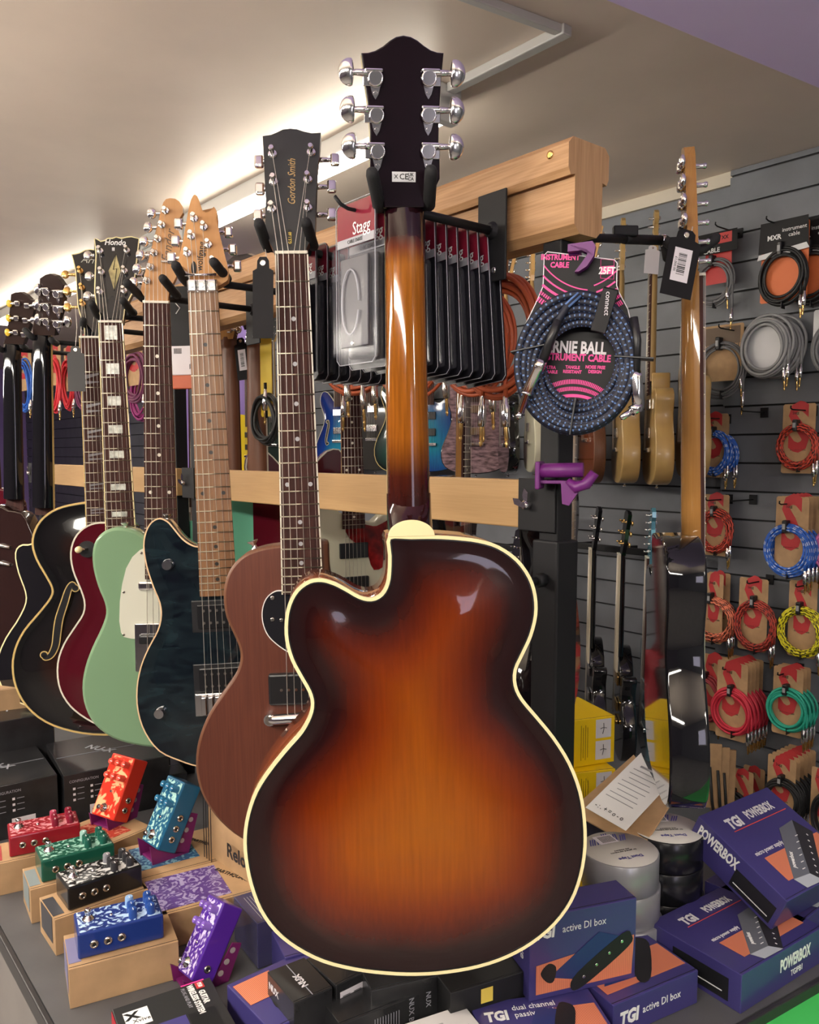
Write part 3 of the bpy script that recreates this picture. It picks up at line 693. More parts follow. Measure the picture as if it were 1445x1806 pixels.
def heel(mb, m, w1):
    # neck heel sweeping back to the body, cream cap separate
    vs = []; K = 10
    for k in range(K + 1):
        t = k / K; z = zj + 0.035 - 0.050 * t; d = 0.022 + (yb - 0.024) * (t ** 2.2); w = w1 / 2
        vs += [(math.cos(math.pi * j / 12) * w, math.sin(math.pi * j / 12) ** 0.7 * d, z) for j in range(13)]
    mb.add(vs, [(k * 13 + j, (k + 1) * 13 + j, (k + 1) * 13 + j + 1, k * 13 + j + 1) for k in range(K) for j in range(12)], m, True)
g.neck(nm, ROSE, 0.0445, 0.0525, -0.44, bind=CREAM, joint=zj + 0.02, depth=(0.021, 0.026), heel=heel)
g.frets(0.629, 20, 'block', PEARL)
mb = MB(); c = g.loc(726, 946, yb); e = g.loc(767, 946, yb); t_ = g.loc(726, 917, yb); rx = abs(e[0] - c[0]); rz_ = t_[1] - c[1]
mb.prism([(c[0] + math.cos(math.pi * i / 24) * rx, c[1] + math.sin(math.pi * i / 24) * rz_) for i in range(25)], yb - 0.004, yb + 0.0012, CREAM, bev=0.0006)
mb.build('heel_cap', g.root, label='cream rounded heel cap')
hm = mat('dark_burst_headstock', (0.008, 0.003, 0.006), 0.2, 0, 0.5)
hs = [(637.5, 93), (650, 92.5), (662, 89), (676, 81), (688, 71), (699, 64.5), (712, 62), (725, 64.5), (737, 71), (748, 80), (760, 88), (772, 92), (783, 93), (781, 115), (778, 150), (775, 200), (774, 250), (776, 285), (776, 315), (770, 328), (757, 340), (751, 353), (748, 366), (679, 366), (676, 354), (668, 342), (660, 330), (652, 318), (653, 280), (653, 230), (649, 180), (643, 135)]
g.th = 0.015; H = T(0, 0.003, 0) @ RX(-13)
# trace on the visible back face
def tloc(u, v): 
    Hh = T(0, 0.003, 0) @ RX(-13) @ T(0, 0.015, 0); I = (g.M @ Hh).inverted(); c = I @ CAMP; d = I.to_3x3() @ ray(u, v); k = -c.y / d.y; return (c.x + d.x * k, c.z + d.z * k)
pts = ccw([tloc(u, v) for u, v in hs]); mb = MB(); mb.prism(pts, 0, 0.015, hm, H, bev=0.0015); ho = mb.build('headstock', g.root); g.H = H
binding_mesh(pts, -0.0006, 0.003, 0.002, CREAM).build('binding', ho, H)
for v in (138, 203, 267):
    for sg, up in ((1, 662 + (v - 138) * 0.03), (-1, 756 - (v - 138) * 0.01)):
        p = tloc(up, v); g.tuner(p, sg, 0.0275, 'grover')
mb = MB(); c = tloc(712.5, 312); mb.box((c[0], 0.0152, c[1]), (0.0265, 0.0004, 0.0105), mat('sticker_white', (0.62, 0.62, 0.64), 0.4), 0, H); st = mb.build('sticker', g.root, label='small white compliance sticker')
tm = mat('black_print', (0.01, 0.01, 0.01), 0.5)
for tx, x, s in (('CE', 0.0, 0.0085), ('UK', -0.0078, 0.0048), ('CA', -0.0078, 0.0048), ('X', 0.0088, 0.006)):
    dz = {'UK': 0.0022, 'CA': -0.0022}.get(tx, 0)
    textmesh(tx, s, tm, H @ T(c[0] + x, 0.0156, c[1] + dz) @ RZm(180), g.root, 'sticker_print', bold=0.0001)
# strings, bridge and tailpiece on the far side
g.strings(None, -0.629, -0.035, tail=(-0.70, -0.02)); 
mb = MB(); mb.box((0, -0.022, -0.629), (0.13, 0.016, 0.012), ROSE, 0.003); mb.build('bridge', g.root)
g_main = g
hanger('hanger holding the big sunburst archtop by its dark headstock', g, (656.5, 305), (668, 366), (760.5, 301), (757, 362), dyb=-0.0, dyt=-0.055)
# ------------------------------------------------------------------ 2. brown single-cut with black headstock
mahog = wood('faded_brown_mahogany', (0.085, 0.021, 0.011), (0.120, 0.032, 0.017), 'Z', 10, 0.42, 0.0, ring=2, fine=0.35)
mahside = wood('brown_mahogany_neck', (0.11, 0.040, 0.019), (0.15, 0.06, 0.028), 'Z', 12, 0.45)
blkface = mat('satin_black_face', (0.022, 0.024, 0.026), 0.42)
g = Guitar('electric_guitar', 'faded brown single-cut electric guitar with black headstock, left of the sunburst archtop', (515, 450), (541, 1262), 1.115, 3)
LG = g.reflen
px = [(488, 962), (455, 968), (428, 980), (407, 1002), (396, 1030), (394, 1060), (399, 1090), (412, 1120), (422, 1145), (423, 1168), (413, 1193), (393, 1222), (370, 1256), (353, 1295), (345, 1335), (348, 1377), (362, 1415), (388, 1450), (425, 1480), (475, 1500), (535, 1508), (600, 1502), (655, 1480), (700, 1440), (728, 1390), (735, 1330), (722, 1275), (692, 1228), (664, 1190), (655, 1155), (662, 1122), (664, 1092), (652, 1066), (630, 1052), (604, 1050), (588, 1036), (581, 1010), (578, 985), (571, 962), (530, 960)]
BY = 0.004; o = g.outline(px, BY, 3)
body_mesh(o, BY, BY + 0.044, mahog, mahside, mahside, g.loc(530, 1215, BY), 0.004, 0.0, 0.0, 6).build('body', g.root)
g.neck(mahside, ROSE, 0.043, 0.056, -LG * 0.725, bind=IVORY, joint=g.loc(535, 1000, 0)[1])
mb = MB(); z = g.loc(570, 985, 0)[1]; mb.box((0.012, 0.016, z), (0.05, 0.026, 0.05), mahside, 0.006); mb.build('neck_heel', g.root)
g.frets(LG, 22, 'dot', mat('grey_dot', (0.42, 0.42, 0.45), 0.4))
hs = [(463.5, 240), (478, 238), (488, 234), (499, 228.5), (512, 227), (524, 228), (536, 232), (550, 235), (566, 234), (564, 262), (560, 300), (557, 345), (557, 385), (556, 408), (549, 422), (541, 436), (538, 452), (485, 452), (481, 438), (472, 420), (468, 405), (469, 370), (469, 330), (466, 285)]
g.headstock(hs, blkface, mahside, 12, 0.0)
lp = [g.loc(u, v, 0, 12) for u, v in ((481, 272), (483, 321), (480, 369))]; rp = [g.loc(u, v, 0, 12) for u, v in ((549, 269), (543, 317), (543, 367))]
for p in lp: g.tuner(p, -1, 0.0205, 'box')
for p in rp: g.tuner(p, 1, 0.031, 'box')
gl = mat('gold_print', (0.55, 0.38, 0.16), 0.4, 0.5)
c = g.loc(515, 321, 0, 12); textmesh('Gordon Smith', 0.0145, gl, g.H @ T(c[0], -0.0003, c[1]) @ RY(-90 + 1), g.root, 'maker_name', 0.78, shear=0.35)
c = g.loc(512, 420, 0, 12); mb = MB(); mb.box((c[0], -0.0002, c[1]), (0.005, 0.0004, 0.024), BLK, 0, g.H); mb.build('model_plate', g.root)
textmesh('G.S.1.60', 0.0058, mat('yellow_print', (0.8, 0.6, 0.1), 0.4), g.H @ T(c[0], -0.0006, c[1]) @ RY(-90), g.root, 'model_print', 0.85, bold=0.0001)
zbr = -LG
g.strings([lp[2], lp[1], lp[0], rp[0], rp[1], rp[2]], zbr, -0.013, (0.035, 0.050))
pg = [g.loc(u, v, BY) for u, v in ((500, 1041), (484, 1043), (470, 1055), (463, 1075), (464, 1098), (473, 1120), (490, 1137), (510, 1150), (530, 1158), (552, 1150), (575, 1120), (580, 1080), (570, 1045), (535, 1041))]
pg = ccw([tuple(p) for p in spline(pg, 4)])
mb = MB(); mb.prism(pg, BY - 0.0025, BY + 0.0005, mat('black_pickguard', (0.012, 0.012, 0.016), 0.2), None, WHT); po = mb.build('pickguard', g.root)
binding_mesh(pg, BY - 0.0028, BY, 0.0009, WHT).build('pickguard_edge', g.root)
for u, v in ((481, 1054), (481, 1092)): q = g.loc(u, v, BY); screw(g.root, (q[0], BY - 0.0027, q[1]), 0.0032, NI)
q = g.loc(530, 1212, BY); pickup(g, q[0], q[1], 0.086, 0.044, BY - 0.002, BLK, 0.012, NI, 1, 0.003)
for u, v in ((481, 1212), (497, 1093)): q = g.loc(u, v, BY); screw(g.root, (q[0], BY - 0.0095 if v > 1100 else BY - 0.003, q[1]), 0.003, NI)
q = g.loc(533, 1262, BY); mb = MB()
mb.tube([(q[0] - 0.048, -0.008, q[1]), (q[0] - 0.036, -0.010, q[1]), (q[0], -0.012, q[1] + 0.002), (q[0] + 0.036, -0.010, q[1]), (q[0] + 0.048, -0.008, q[1])], [0.006, 0.0075, 0.008, 0.0075, 0.006], CH, 12)
for sg in (-1, 1): mb.lathe([(0.0085, 0), (0.0085, 0.016)], CH, 16, T(q[0] + sg * 0.043, BY, q[1]) @ RX(90)); mb.lathe([(0.006, 0), (0.006, 0.003)], NI, 12, T(q[0] + sg * 0.043, BY - 0.016, q[1]) @ RX(90))
mb.build('wraparound_bridge', g.root)
q = g.loc(450, 966, BY + 0.02); g.strap_button(q[0], BY + 0.02, q[1] - 0.001, (-0.3, 0, 1))
g_gs = g
hanger('hanger holding the black headstock of the faded brown single-cut', g, (457, 394), (473, 437), (540, 392), (553, 434))
# ------------------------------------------------------------------ 3. dark superstrat with roasted neck
g = Guitar('electric_guitar', 'black-green stained electric guitar with roasted maple neck and pointed headstock', (358, 507), (396, 1237), 1.25, 6)
LW = g.reflen
quilt = mat('dark_quilt_stain', (0.004, 0.007, 0.012), 0.16, 0, 1.0)
nt = quilt.node_tree; b_ = nt.nodes['Principled BSDF']; tc = nt.nodes.new('ShaderNodeTexCoord'); nz = nt.nodes.new('ShaderNodeTexNoise'); nz.inputs['Scale'].default_value = 26; nz.inputs['Distortion'].default_value = 1.5
mp = nt.nodes.new('ShaderNodeMapping'); mp.inputs['Scale'].default_value = (0.6, 1, 1.6); nt.links.new(tc.outputs['Object'], mp.inputs[0]); nt.links.new(mp.outputs[0], nz.inputs['Vector'])
cr = nt.nodes.new('ShaderNodeValToRGB'); nt.links.new(nz.outputs['Fac'], cr.inputs[0]); el = cr.color_ramp.elements; el[0].position = 0.35; el[0].color = (0.003, 0.005, 0.009, 1); el[1].position = 0.75; el[1].color = (0.012, 0.024, 0.030, 1); nt.links.new(cr.outputs[0], b_.inputs['Base Color'])
px = [(352, 964), (338, 961), (322, 950), (307, 932), (295, 919), (281, 914), (267, 921), (257, 938), (253, 963), (258, 998), (270, 1035), (281, 1062), (284, 1086), (278, 1112), (262, 1142), (248, 1176), (241, 1215), (243, 1255), (256, 1293), (281, 1325), (317, 1342), (350, 1352), (395, 1357), (440, 1352), (480, 1336), (512, 1302), (526, 1255), (520, 1210), (505, 1170), (494, 1130), (494, 1100), (490, 1075), (472, 1055), (450, 1050), (432, 1040), (420, 1022), (412, 1005), (405, 985), (390, 965)]
o = g.outline(px, BY, 3)
body_mesh(o, BY, BY + 0.042, quilt, mat('black_gloss_side', (0.008, 0.008, 0.010), 0.15, 0, 1.0), BLK, g.loc(385, 1130, BY), 0.002, 0.004, 0.0, 8).build('body', g.root)
binding_mesh(o, BY - 0.0003, BY + 0.0035, 0.0016, mat('maple_binding', (0.75, 0.52, 0.30), 0.35)).build('binding', g.root, label='pale maple edge binding')
g.neck(ROAST, ROAST, 0.043, 0.056, -LW * 0.735, joint=g.loc(395, 1000, 0)[1])
g.frets(LW, 22, 'dot', mat('black_dot', (0.012, 0.010, 0.009), 0.4))
hs = [(335.5, 507), (335.5, 484), (328, 474), (314, 465), (318, 444), (323, 423), (328, 395), (332, 372), (337, 352), (341, 344.5), (344, 343), (348, 346), (351, 353), (353, 363), (357, 371), (363, 375), (370, 373), (375, 367), (377, 364.5), (380, 368), (383, 374), (381, 384), (384, 398), (388, 416), (394, 440), (401, 468), (404, 484), (402, 494), (390, 502), (380, 507)]
hd = wood('amber_headstock_maple', (0.52, 0.255, 0.085), (0.60, 0.31, 0.12), 'Z', 12, 0.5, 0.0, fine=0.15)
g.headstock(hs, hd, hd, 9, 0.002)
lp = [g.loc(u, v, 0.002, 9) for u, v in ((343, 386), (338, 417), (331, 447))]; rp = [g.loc(u, v, 0.002, 9) for u, v in ((360, 401), (367.5, 432), (376, 462))]
for p in lp: g.tuner(p, -1, 0.0265, 'box')
for p in rp: g.tuner(p, 1, 0.034, 'box')
c = g.loc(354, 452, 0.002, 9); textmesh('wolfgang', 0.0135, tm, g.H @ T(c[0], -0.0003, c[1]) @ RY(-83), g.root, 'maker_name', 0.95, bold=0.0001)
c = g.loc(362, 437, 0.002, 9); textmesh('SPECIAL', 0.006, tm, g.H @ T(c[0], -0.0003, c[1]) @ RY(-83), g.root, 'model_print', 1.2, bold=0.0001)
c = g.loc(342, 473, 0.002, 9); mb = MB(); mb.lathe([(0.004, 0), (0.004, 0.0006)], tm, 20, g.H @ T(c[0], 0, c[1]) @ RX(90) @ Matrix.Diagonal((1, 2.6, 1, 1))); mb.build('logo_oval', g.root)
c = g.loc(358, 506, 0); mb = MB(); 
for k in (-1, 0, 1): mb.box((c[0] + k * 0.0145, -0.009, c[1]), (0.0135, 0.006, 0.018), CH, 0.002); mb.lathe([(0.003, 0), (0.003, 0.002)], NI, 8, T(c[0] + k * 0.0145, -0.012, c[1]) @ RX(90))
mb.box((0, -0.003, c[1]), (0.044, 0.008, 0.019), CH, 0.001); mb.build('locking_nut', g.root)
c = g.loc(357, 489, 0.002, 9); mb = MB(); mb.cyl((c[0] - 0.024, -0.010, c[1]), (c[0] + 0.022, -0.010, c[1]), 0.0022, CH, 8, g.H); mb.build('string_retainer_bar', g.root)
g.strings([lp[2], lp[1], lp[0], rp[0], rp[1], rp[2]], -LW, -0.014, (0.035, 0.052))
hb = mat('black_bobbin', (0.01, 0.01, 0.012), 0.25)
for u, v in ((390, 1085), (393, 1196)): q = g.loc(u, v, BY); pickup(g, q[0], q[1], 0.07, 0.038, BY - 0.003, hb, 0.008, NI, 2, 0.002, frame=BLK)
q = g.loc(393, 1238, BY); mb = MB(); mb.box((q[0], -0.004, q[1]), (0.082, 0.006, 0.036), CH, 0.002)
for k in range(6): mb.box((q[0] - 0.026 + k * 0.0104, -0.011, q[1]), (0.0092, 0.010, 0.03), CH, 0.002)
mb.build('tremolo_bridge', g.root)
for u, v in ((297, 995), (283, 1255)): q = g.loc(u, v, BY); knob(g, q[0], q[1], BY, 0.0085, 0.014, CH)
q = g.loc(295, 919, BY + 0.02); g.strap_button(q[0], BY + 0.02, q[1], (0.1, 0, 1))
hanger('hanger holding the pointed maple headstock', g, (310, 468), (329, 497), (377, 462), (401, 492))
# ------------------------------------------------------------------ 4. seafoam single-cut slab guitar
g = Guitar('electric_guitar', 'pale seafoam green slab guitar with mint-white pickguard and six-in-line maple headstock', (276.5, 536), (291, 1238), 1.40, 6)
g.L = 0.648
sea = mat('seafoam_green_gloss', (0.185, 0.31, 0.18), 0.3, 0, 0.5)
px = [(258, 948), (240, 937), (215, 931), (192, 933), (173, 946), (163, 968), (163, 1000), (172, 1035), (183, 1062), (186, 1083), (178, 1108), (162, 1142), (149, 1178), (144, 1215), (150, 1250), (167, 1280), (198, 1303), (238, 1315), (285, 1320), (335, 1314), (378, 1294), (403, 1260), (408, 1215), (398, 1170), (382, 1125), (380, 1090), (386, 1060), (380, 1035), (360, 1022), (335, 1022), (318, 1010), (312, 990), (308, 960), (280, 950)]
o = g.outline(px, BY, 3)
body_mesh(o, BY, BY + 0.045, sea, sea, sea, g.loc(278, 1110, BY), 0.005, 0, 0, 6).build('body', g.root)
LT = 0.648
g.neck(hd, ROSE, 0.0425, 0.056, -LT * 0.715, joint=g.loc(285, 985, 0)[1])
g.frets(LT, 21, 'dot', IVORY)
hs = [(258, 537), (257.5, 527), (252, 519), (248, 511), (253, 491), (259, 470), (267, 444), (275, 414), (281, 385), (285, 367), (288, 357), (293, 351), (300, 349.5), (309, 350.5), (316, 355), (322, 364), (323, 375), (318, 383), (314.5, 393), (314, 404), (318, 416), (318, 440), (316, 468), (313, 484), (306, 498), (299, 512), (297, 524), (296, 537)]
g.headstock(hs, hd, hd, 0, 0.004, 0.013)
ps = [g.loc(u, v, 0.004) for u, v in ((260, 495.5), (266.5, 471.5), (272.5, 446.5), (279, 422), (286, 397), (292.5, 372))]
for p in ps: g.tuner(p, -1, 0.026, 'oval')
c = g.loc(297, 434, 0.004); textmesh('Fender', 0.021, mat('grey_print', (0.12, 0.07, 0.04), 0.5), g.H @ T(c[0], -0.0003, c[1]) @ RY(-80), g.root, 'maker_name', 0.9, shear=0.3)
c = g.loc(292, 462, 0.004); mb = MB(); mb.box((c[0], -0.003, c[1]), (0.014, 0.004, 0.004), CH, 0.001, g.H); mb.build('string_tree', g.root)
g.strings(ps, -LT, -0.012, (0.035, 0.052))
pgm = mat('mint_white_pickguard', (0.62, 0.62, 0.52), 0.35)
pg = [(258, 965), (247, 970), (234, 982), (223, 1002), (216, 1030), (212, 1060), (211, 1095), (214, 1115), (219, 1123), (232, 1126), (246, 1127), (248, 1117), (300, 1117), (330, 1100), (330, 1050), (305, 1020), (300, 980)]
pg = ccw([g.loc(u, v, BY) for u, v in pg])
mb = MB(); mb.prism(pg, BY - 0.0022, BY + 0.0003, pgm); mb.build('pickguard', g.root)
for u, v in ((219, 1044), (219, 1119), (250, 975)): q = g.loc(u, v, BY); screw(g.root, (q[0], BY - 0.0023, q[1]), 0.0025, NI)
q = g.loc(284, 1032, BY); pickup(g, q[0], q[1], 0.075, 0.016, BY - 0.003, CH, 0.008, None, 1, 0.004)
q = g.loc(284, 1140, BY); mb = MB(); mb.box((q[0], -0.001, q[1]), (0.085, 0.006, 0.085), CH, 0.002); mb.box((q[0], -0.006, q[1] + 0.015), (0.07, 0.01, 0.018), BLK, 0.004, RY(0)); mb.build('bridge_plate', g.root)
q = g.loc(222, 933, BY + 0.02); g.strap_button(q[0], BY + 0.02, q[1], (-0.1, 0, 1))
hanger('hanger holding the six-in-line maple headstock', g, (224, 499), (252, 526), (287, 491), (313, 521))
# ------------------------------------------------------------------ 5. wine red single-cut
g = Guitar('electric_guitar', 'wine red bound single-cut guitar with black diamond-inlay headstock', (196, 570), (224, 1150), 1.56, 8)
LH = 0.629
wine = mat('wine_red_gloss', (0.075, 0.004, 0.010), 0.18, 0, 1.0)
px = [(192, 921), (168, 922), (147, 931), (131, 949), (124, 975), (128, 1006), (140, 1036), (148, 1060), (146, 1082), (131, 1106), (112, 1136), (101, 1170), (103, 1208), (117, 1238), (141, 1261), (176, 1280), (220, 1287), (265, 1282), (300, 1265), (325, 1235), (336, 1200), (328, 1160), (310, 1125), (297, 1095), (297, 1065), (302, 1040), (298, 1018), (282, 1004), (262, 1000), (248, 985), (243, 960), (238, 930), (215, 921)]
o = g.outline(px, BY, 3)
body_mesh(o, BY, BY + 0.05, wine, wine, wine, g.loc(222, 1100, BY), 0.002, 0.010, 0, 10).build('body', g.root)
binding_mesh(o, BY - 0.0004, BY + 0.006, 0.0026, IVORY).build('binding', g.root, label='ivory top binding')
g.neck(wine, ROSE, 0.043, 0.057, -LH * 0.72, bind=CREAM, joint=g.loc(215, 960, 0)[1])
g.frets(LH, 22, 'block', PEARL)
# first-fret block as well
q = MB(); q.box((0, -g.bth, -0.018), (0.023, 0.0006, 0.026), PEARL); q.build('inlay', g.fb)
hs = [(177.5, 569), (176.5, 556), (170, 540), (166.5, 515), (167.5, 480), (169, 450), (166, 421), (172, 421.5), (178, 425.5), (184, 424), (190, 420), (198, 420), (205, 417.5), (214, 420), (223, 418), (232, 417), (246, 421), (243.5, 444), (239, 480), (236, 512), (228, 528), (221, 542), (217, 569)]
g.headstock(hs, mat('gloss_black_face', (0.01, 0.01, 0.012), 0.12, 0, 1.0), BLK, 14, 0.0, edge=CREAM)
lp = [g.loc(u, v, 0, 14) for u, v in ((177, 443), (179.5, 480), (177, 515))]; rp = [g.loc(u, v, 0, 14) for u, v in ((224, 442), (220, 478), (219, 513))]
for p in lp: g.tuner(p, -1, 0.027, 'oval')
for p in rp: g.tuner(p, 1, 0.036, 'oval')
c = g.loc(203, 428, 0, 14); textmesh('Hondo', 0.016, WPRINT, g.H @ T(c[0], -0.0004, c[1]), g.root, 'maker_name', 0.85, bold=0.0003, shear=0.2)
c = g.loc(200, 440, 0, 14); textmesh('II', 0.009, WPRINT, g.H @ T(c[0], -0.0004, c[1]), g.root, 'maker_name', 1.2, bold=0.0004)
dm = mat('pearl_gold_inlay', (0.42, 0.36, 0.17), 0.3, noise=(80, 0.4, (1, 1, 1)))
dpx = [(205, 449), (213, 478), (201.5, 513), (191.5, 478)]; dd = [g.loc(u, v, 0, 14) for u, v in dpx]
mb = MB(); mb.prism(ccw(dd), -0.0006, 0.0, dm, g.H); 
z1 = [g.loc(u, v, 0, 14) for u, v in ((204.5, 449), (200, 476), (206, 474), (201.5, 513))]
mb.tube([(p[0], -0.0009, p[1]) for p in z1], 0.0007, BLK, 4, g.H); mb.build('diamond_inlay', g.root)
c = g.loc(199, 535, 0, 14); mb = MB(); mb.prism([(c[0] - 0.010, c[1] - 0.03), (c[0] + 0.010, c[1] - 0.03), (c[0] + 0.008, c[1] + 0.006), (c[0], c[1] + 0.014), (c[0] - 0.008, c[1] + 0.006)], -0.002, 0, BLK, g.H); mb.build('truss_rod_cover', g.root)
g.strings([lp[2], lp[1], lp[0], rp[0], rp[1], rp[2]], -LH, -0.016, (0.034, 0.05))
q = g.loc(155, 968, BY); mb = MB(); mb.lathe([(0.016, 0), (0.016, 0.001)], BLK, 20, T(q[0], BY - 0.005, q[1]) @ RX(90)); mb.cyl((q[0], BY - 0.006, q[1]), (q[0] - 0.010, BY - 0.022, q[1] + 0.002), 0.003, CH, 8); mb.lathe([(0.002, 0), (0.0065, 0.004), (0.006, 0.012), (0.002, 0.015)], CREAM, 12, T(q[0] - 0.010, BY - 0.02, q[1] + 0.002) @ RX(90)); mb.build('toggle_switch', g.root)
for u, v in ((262, 1180), (290, 1215)): q = g.loc(u, v, BY); knob(g, q[0], q[1], BY - 0.006, 0.012, 0.014, GOLD)
q = g.loc(222, 1060, BY); pickup(g, q[0], q[1], 0.07, 0.038, BY - 0.010, GOLD, 0.008, None)
q = g.loc(225, 1130, BY); pickup(g, q[0], q[1], 0.07, 0.038, BY - 0.010, GOLD, 0.008, None)
hanger('hanger holding the black diamond-inlay headstock', g, (162, 536), (178, 560), (217, 530), (236, 552))
# ------------------------------------------------------------------ 6. dark sunburst f-hole archtop
g = Guitar('archtop_guitar', 'black-brown sunburst archtop with one visible gold-edged f-hole, behind the wine red guitar', (160, 597), (186, 1140), 1.72, 10)
fb_ = burst('dark_tobacco_burst', [(0.0, (0.006, 0.006, 0.007)), (0.25, (0.008, 0.007, 0.007)), (0.5, (0.035, 0.010, 0.005)), (0.8, (0.10, 0.028, 0.010)), (1.0, (0.13, 0.04, 0.014))], 0.15)
px = [(166, 885), (132, 888), (101, 896), (76, 912), (61, 934), (56, 960), (64, 988), (80, 1016), (91, 1038), (88, 1054), (68, 1080), (42, 1111), (26, 1143), (21, 1176), (27, 1212), (46, 1246), (80, 1274), (128, 1291), (185, 1297), (245, 1290), (300, 1270), (336, 1235), (348, 1190), (338, 1145), (312, 1105), (290, 1075), (284, 1050), (294, 1025), (300, 1000), (285, 985), (258, 985), (238, 970), (228, 945), (222, 915), (210, 890)]
o = g.outline(px, BY + 0.004, 3); y0 = BY + 0.004
body_mesh(o, y0, y0 + 0.075, fb_, mat('black_gloss_side', (0, 0, 0)), BLK, g.loc(185, 1095, y0), 0.0015, 0.014, 0, 16).build('body', g.root)
CRG = mat('aged_gold_binding', (0.62, 0.44, 0.16), 0.35)
binding_mesh(o, y0 - 0.0005, y0 + 0.007, 0.0036, CRG, BST).build('binding', g.root, label='aged cream binding')
g.neck(BLK, ROSE, 0.043, 0.054, -0.629 * 0.70, bind=CRG, joint=g.loc(178, 930, 0)[1])
g.frets(0.629, 20, 'slash', mat('grey_pearl', (0.2, 0.19, 0.21), 0.3))
hs = [(149, 597), (149, 577), (141, 555), (137, 540), (135, 510), (133, 478), (129, 460), (126, 449), (132, 448), (140, 446), (150, 441), (160, 439.5), (170, 441), (178, 446), (190, 448), (192, 448), (188, 480), (185, 515), (183, 545), (177, 577), (174, 597)]
g.headstock(hs, mat('gloss_black_face', (0, 0, 0)), BLK, 14, 0.0, edge=CREAM)
lp = [g.loc(u, v, 0, 14) for u, v in ((142, 478), (145, 507.5), (146, 536))]
for p in lp: g.tuner(p, -1, 0.034, 'oval', m=GOLD)
rp = [(p[0] + 0.04, p[1]) for p in lp]
for p in rp: g.tuner(p, 1, 0.026, 'oval', m=GOLD)
c = g.loc(158, 459, 0, 14); textmesh('Aria', 0.022, mat('silver_print', (0.5, 0.5, 0.45), 0.4), g.H @ T(c[0], -0.0004, c[1]) @ RY(5), g.root, 'maker_name', 0.9, shear=0.3)
g.strings([lp[2], lp[1], lp[0], rp[0], rp[1], rp[2]], -0.629, -0.020, (0.034, 0.05))
fp = [g.loc(u, v, y0 - 0.012) for u, v in ((133, 1037), (128, 1030), (121, 1040), (114, 1062), (105, 1090), (101, 1115), (98, 1138), (90, 1155), (80, 1160), (78, 1155))]
fholes(g, fp, y0 - 0.0135, 0.0045, CRG)
hanger('hanger holding the black scripted headstock with gold tuners', g, (147, 565), (153, 580), (185, 560), (190, 578), plate=False)
# ================================================================== OTHER GUITARS (generic outlines in metres from the nut)
def mirr(l): return l
TELE = [(-.03, -.372), (-.075, -.366), (-.115, -.375), (-.14, -.40), (-.143, -.44), (-.128, -.48), (-.118, -.515), (-.125, -.555), (-.148, -.60), (-.161, -.65), (-.155, -.70), (-.125, -.74), (-.07, -.758), (0, -.763), (.07, -.758), (.125, -.74), (.155, -.70), (.161, -.65), (.148, -.60), (.125, -.555), (.118, -.515), (.128, -.475), (.125, -.45), (.10, -.43), (.07, -.43), (.045, -.44), (.032, -.42), (.03, -.372)]
LP = [(-.03, -.38), (-.075, -.378), (-.11, -.39), (-.13, -.42), (-.13, -.46), (-.112, -.50), (-.105, -.53), (-.12, -.57), (-.15, -.62), (-.165, -.67), (-.158, -.73), (-.13, -.775), (-.075, -.80), (0, -.805), (.075, -.80), (.13, -.775), (.158, -.73), (.165, -.67), (.15, -.62), (.12, -.57), (.105, -.53), (.115, -.50), (.13, -.475), (.13, -.455), (.105, -.45), (.07, -.465), (.045, -.465), (.03, -.43)]
DC = [(-.03, -.42), (-.05, -.40), (-.085, -.365), (-.12, -.36), (-.14, -.39), (-.14, -.43), (-.12, -.48), (-.112, -.52), (-.13, -.57), (-.165, -.63), (-.185, -.69), (-.175, -.75), (-.135, -.79), (-.07, -.81), (0, -.815), (.07, -.81), (.135, -.79), (.175, -.75), (.185, -.69), (.165, -.63), (.13, -.57), (.112, -.52), (.12, -.48), (.14, -.43), (.14, -.39), (.12, -.36), (.085, -.365), (.05, -.40), (.03, -.42)]
STRAT = [(-.03, -.41), (-.05, -.385), (-.08, -.345), (-.115, -.335), (-.14, -.365), (-.14, -.42), (-.12, -.48), (-.112, -.53), (-.13, -.59), (-.155, -.65), (-.16, -.70), (-.14, -.745), (-.09, -.77), (-.02, -.775), (.06, -.77), (.12, -.75), (.155, -.71), (.16, -.66), (.145, -.60), (.12, -.55), (.11, -.50), (.125, -.45), (.13, -.42), (.115, -.405), (.085, -.41), (.055, -.435), (.03, -.43)]
HLP = [(-.022, .0), (-.024, .012), (-.036, .05), (-.038, .10), (-.043, .155), (-.02, .165), (0, .158), (.02, .165), (.043, .155), (.038, .10), (.036, .05), (.024, .012), (.022, 0)]
HF = [(-.022, 0), (-.03, .025), (-.024, .07), (-.016, .12), (-.008, .165), (.0, .178), (.018, .183), (.033, .170), (.036, .150), (.024, .135), (.026, .105), (.034, .07), (.034, .04), (.026, .02), (.022, 0)]
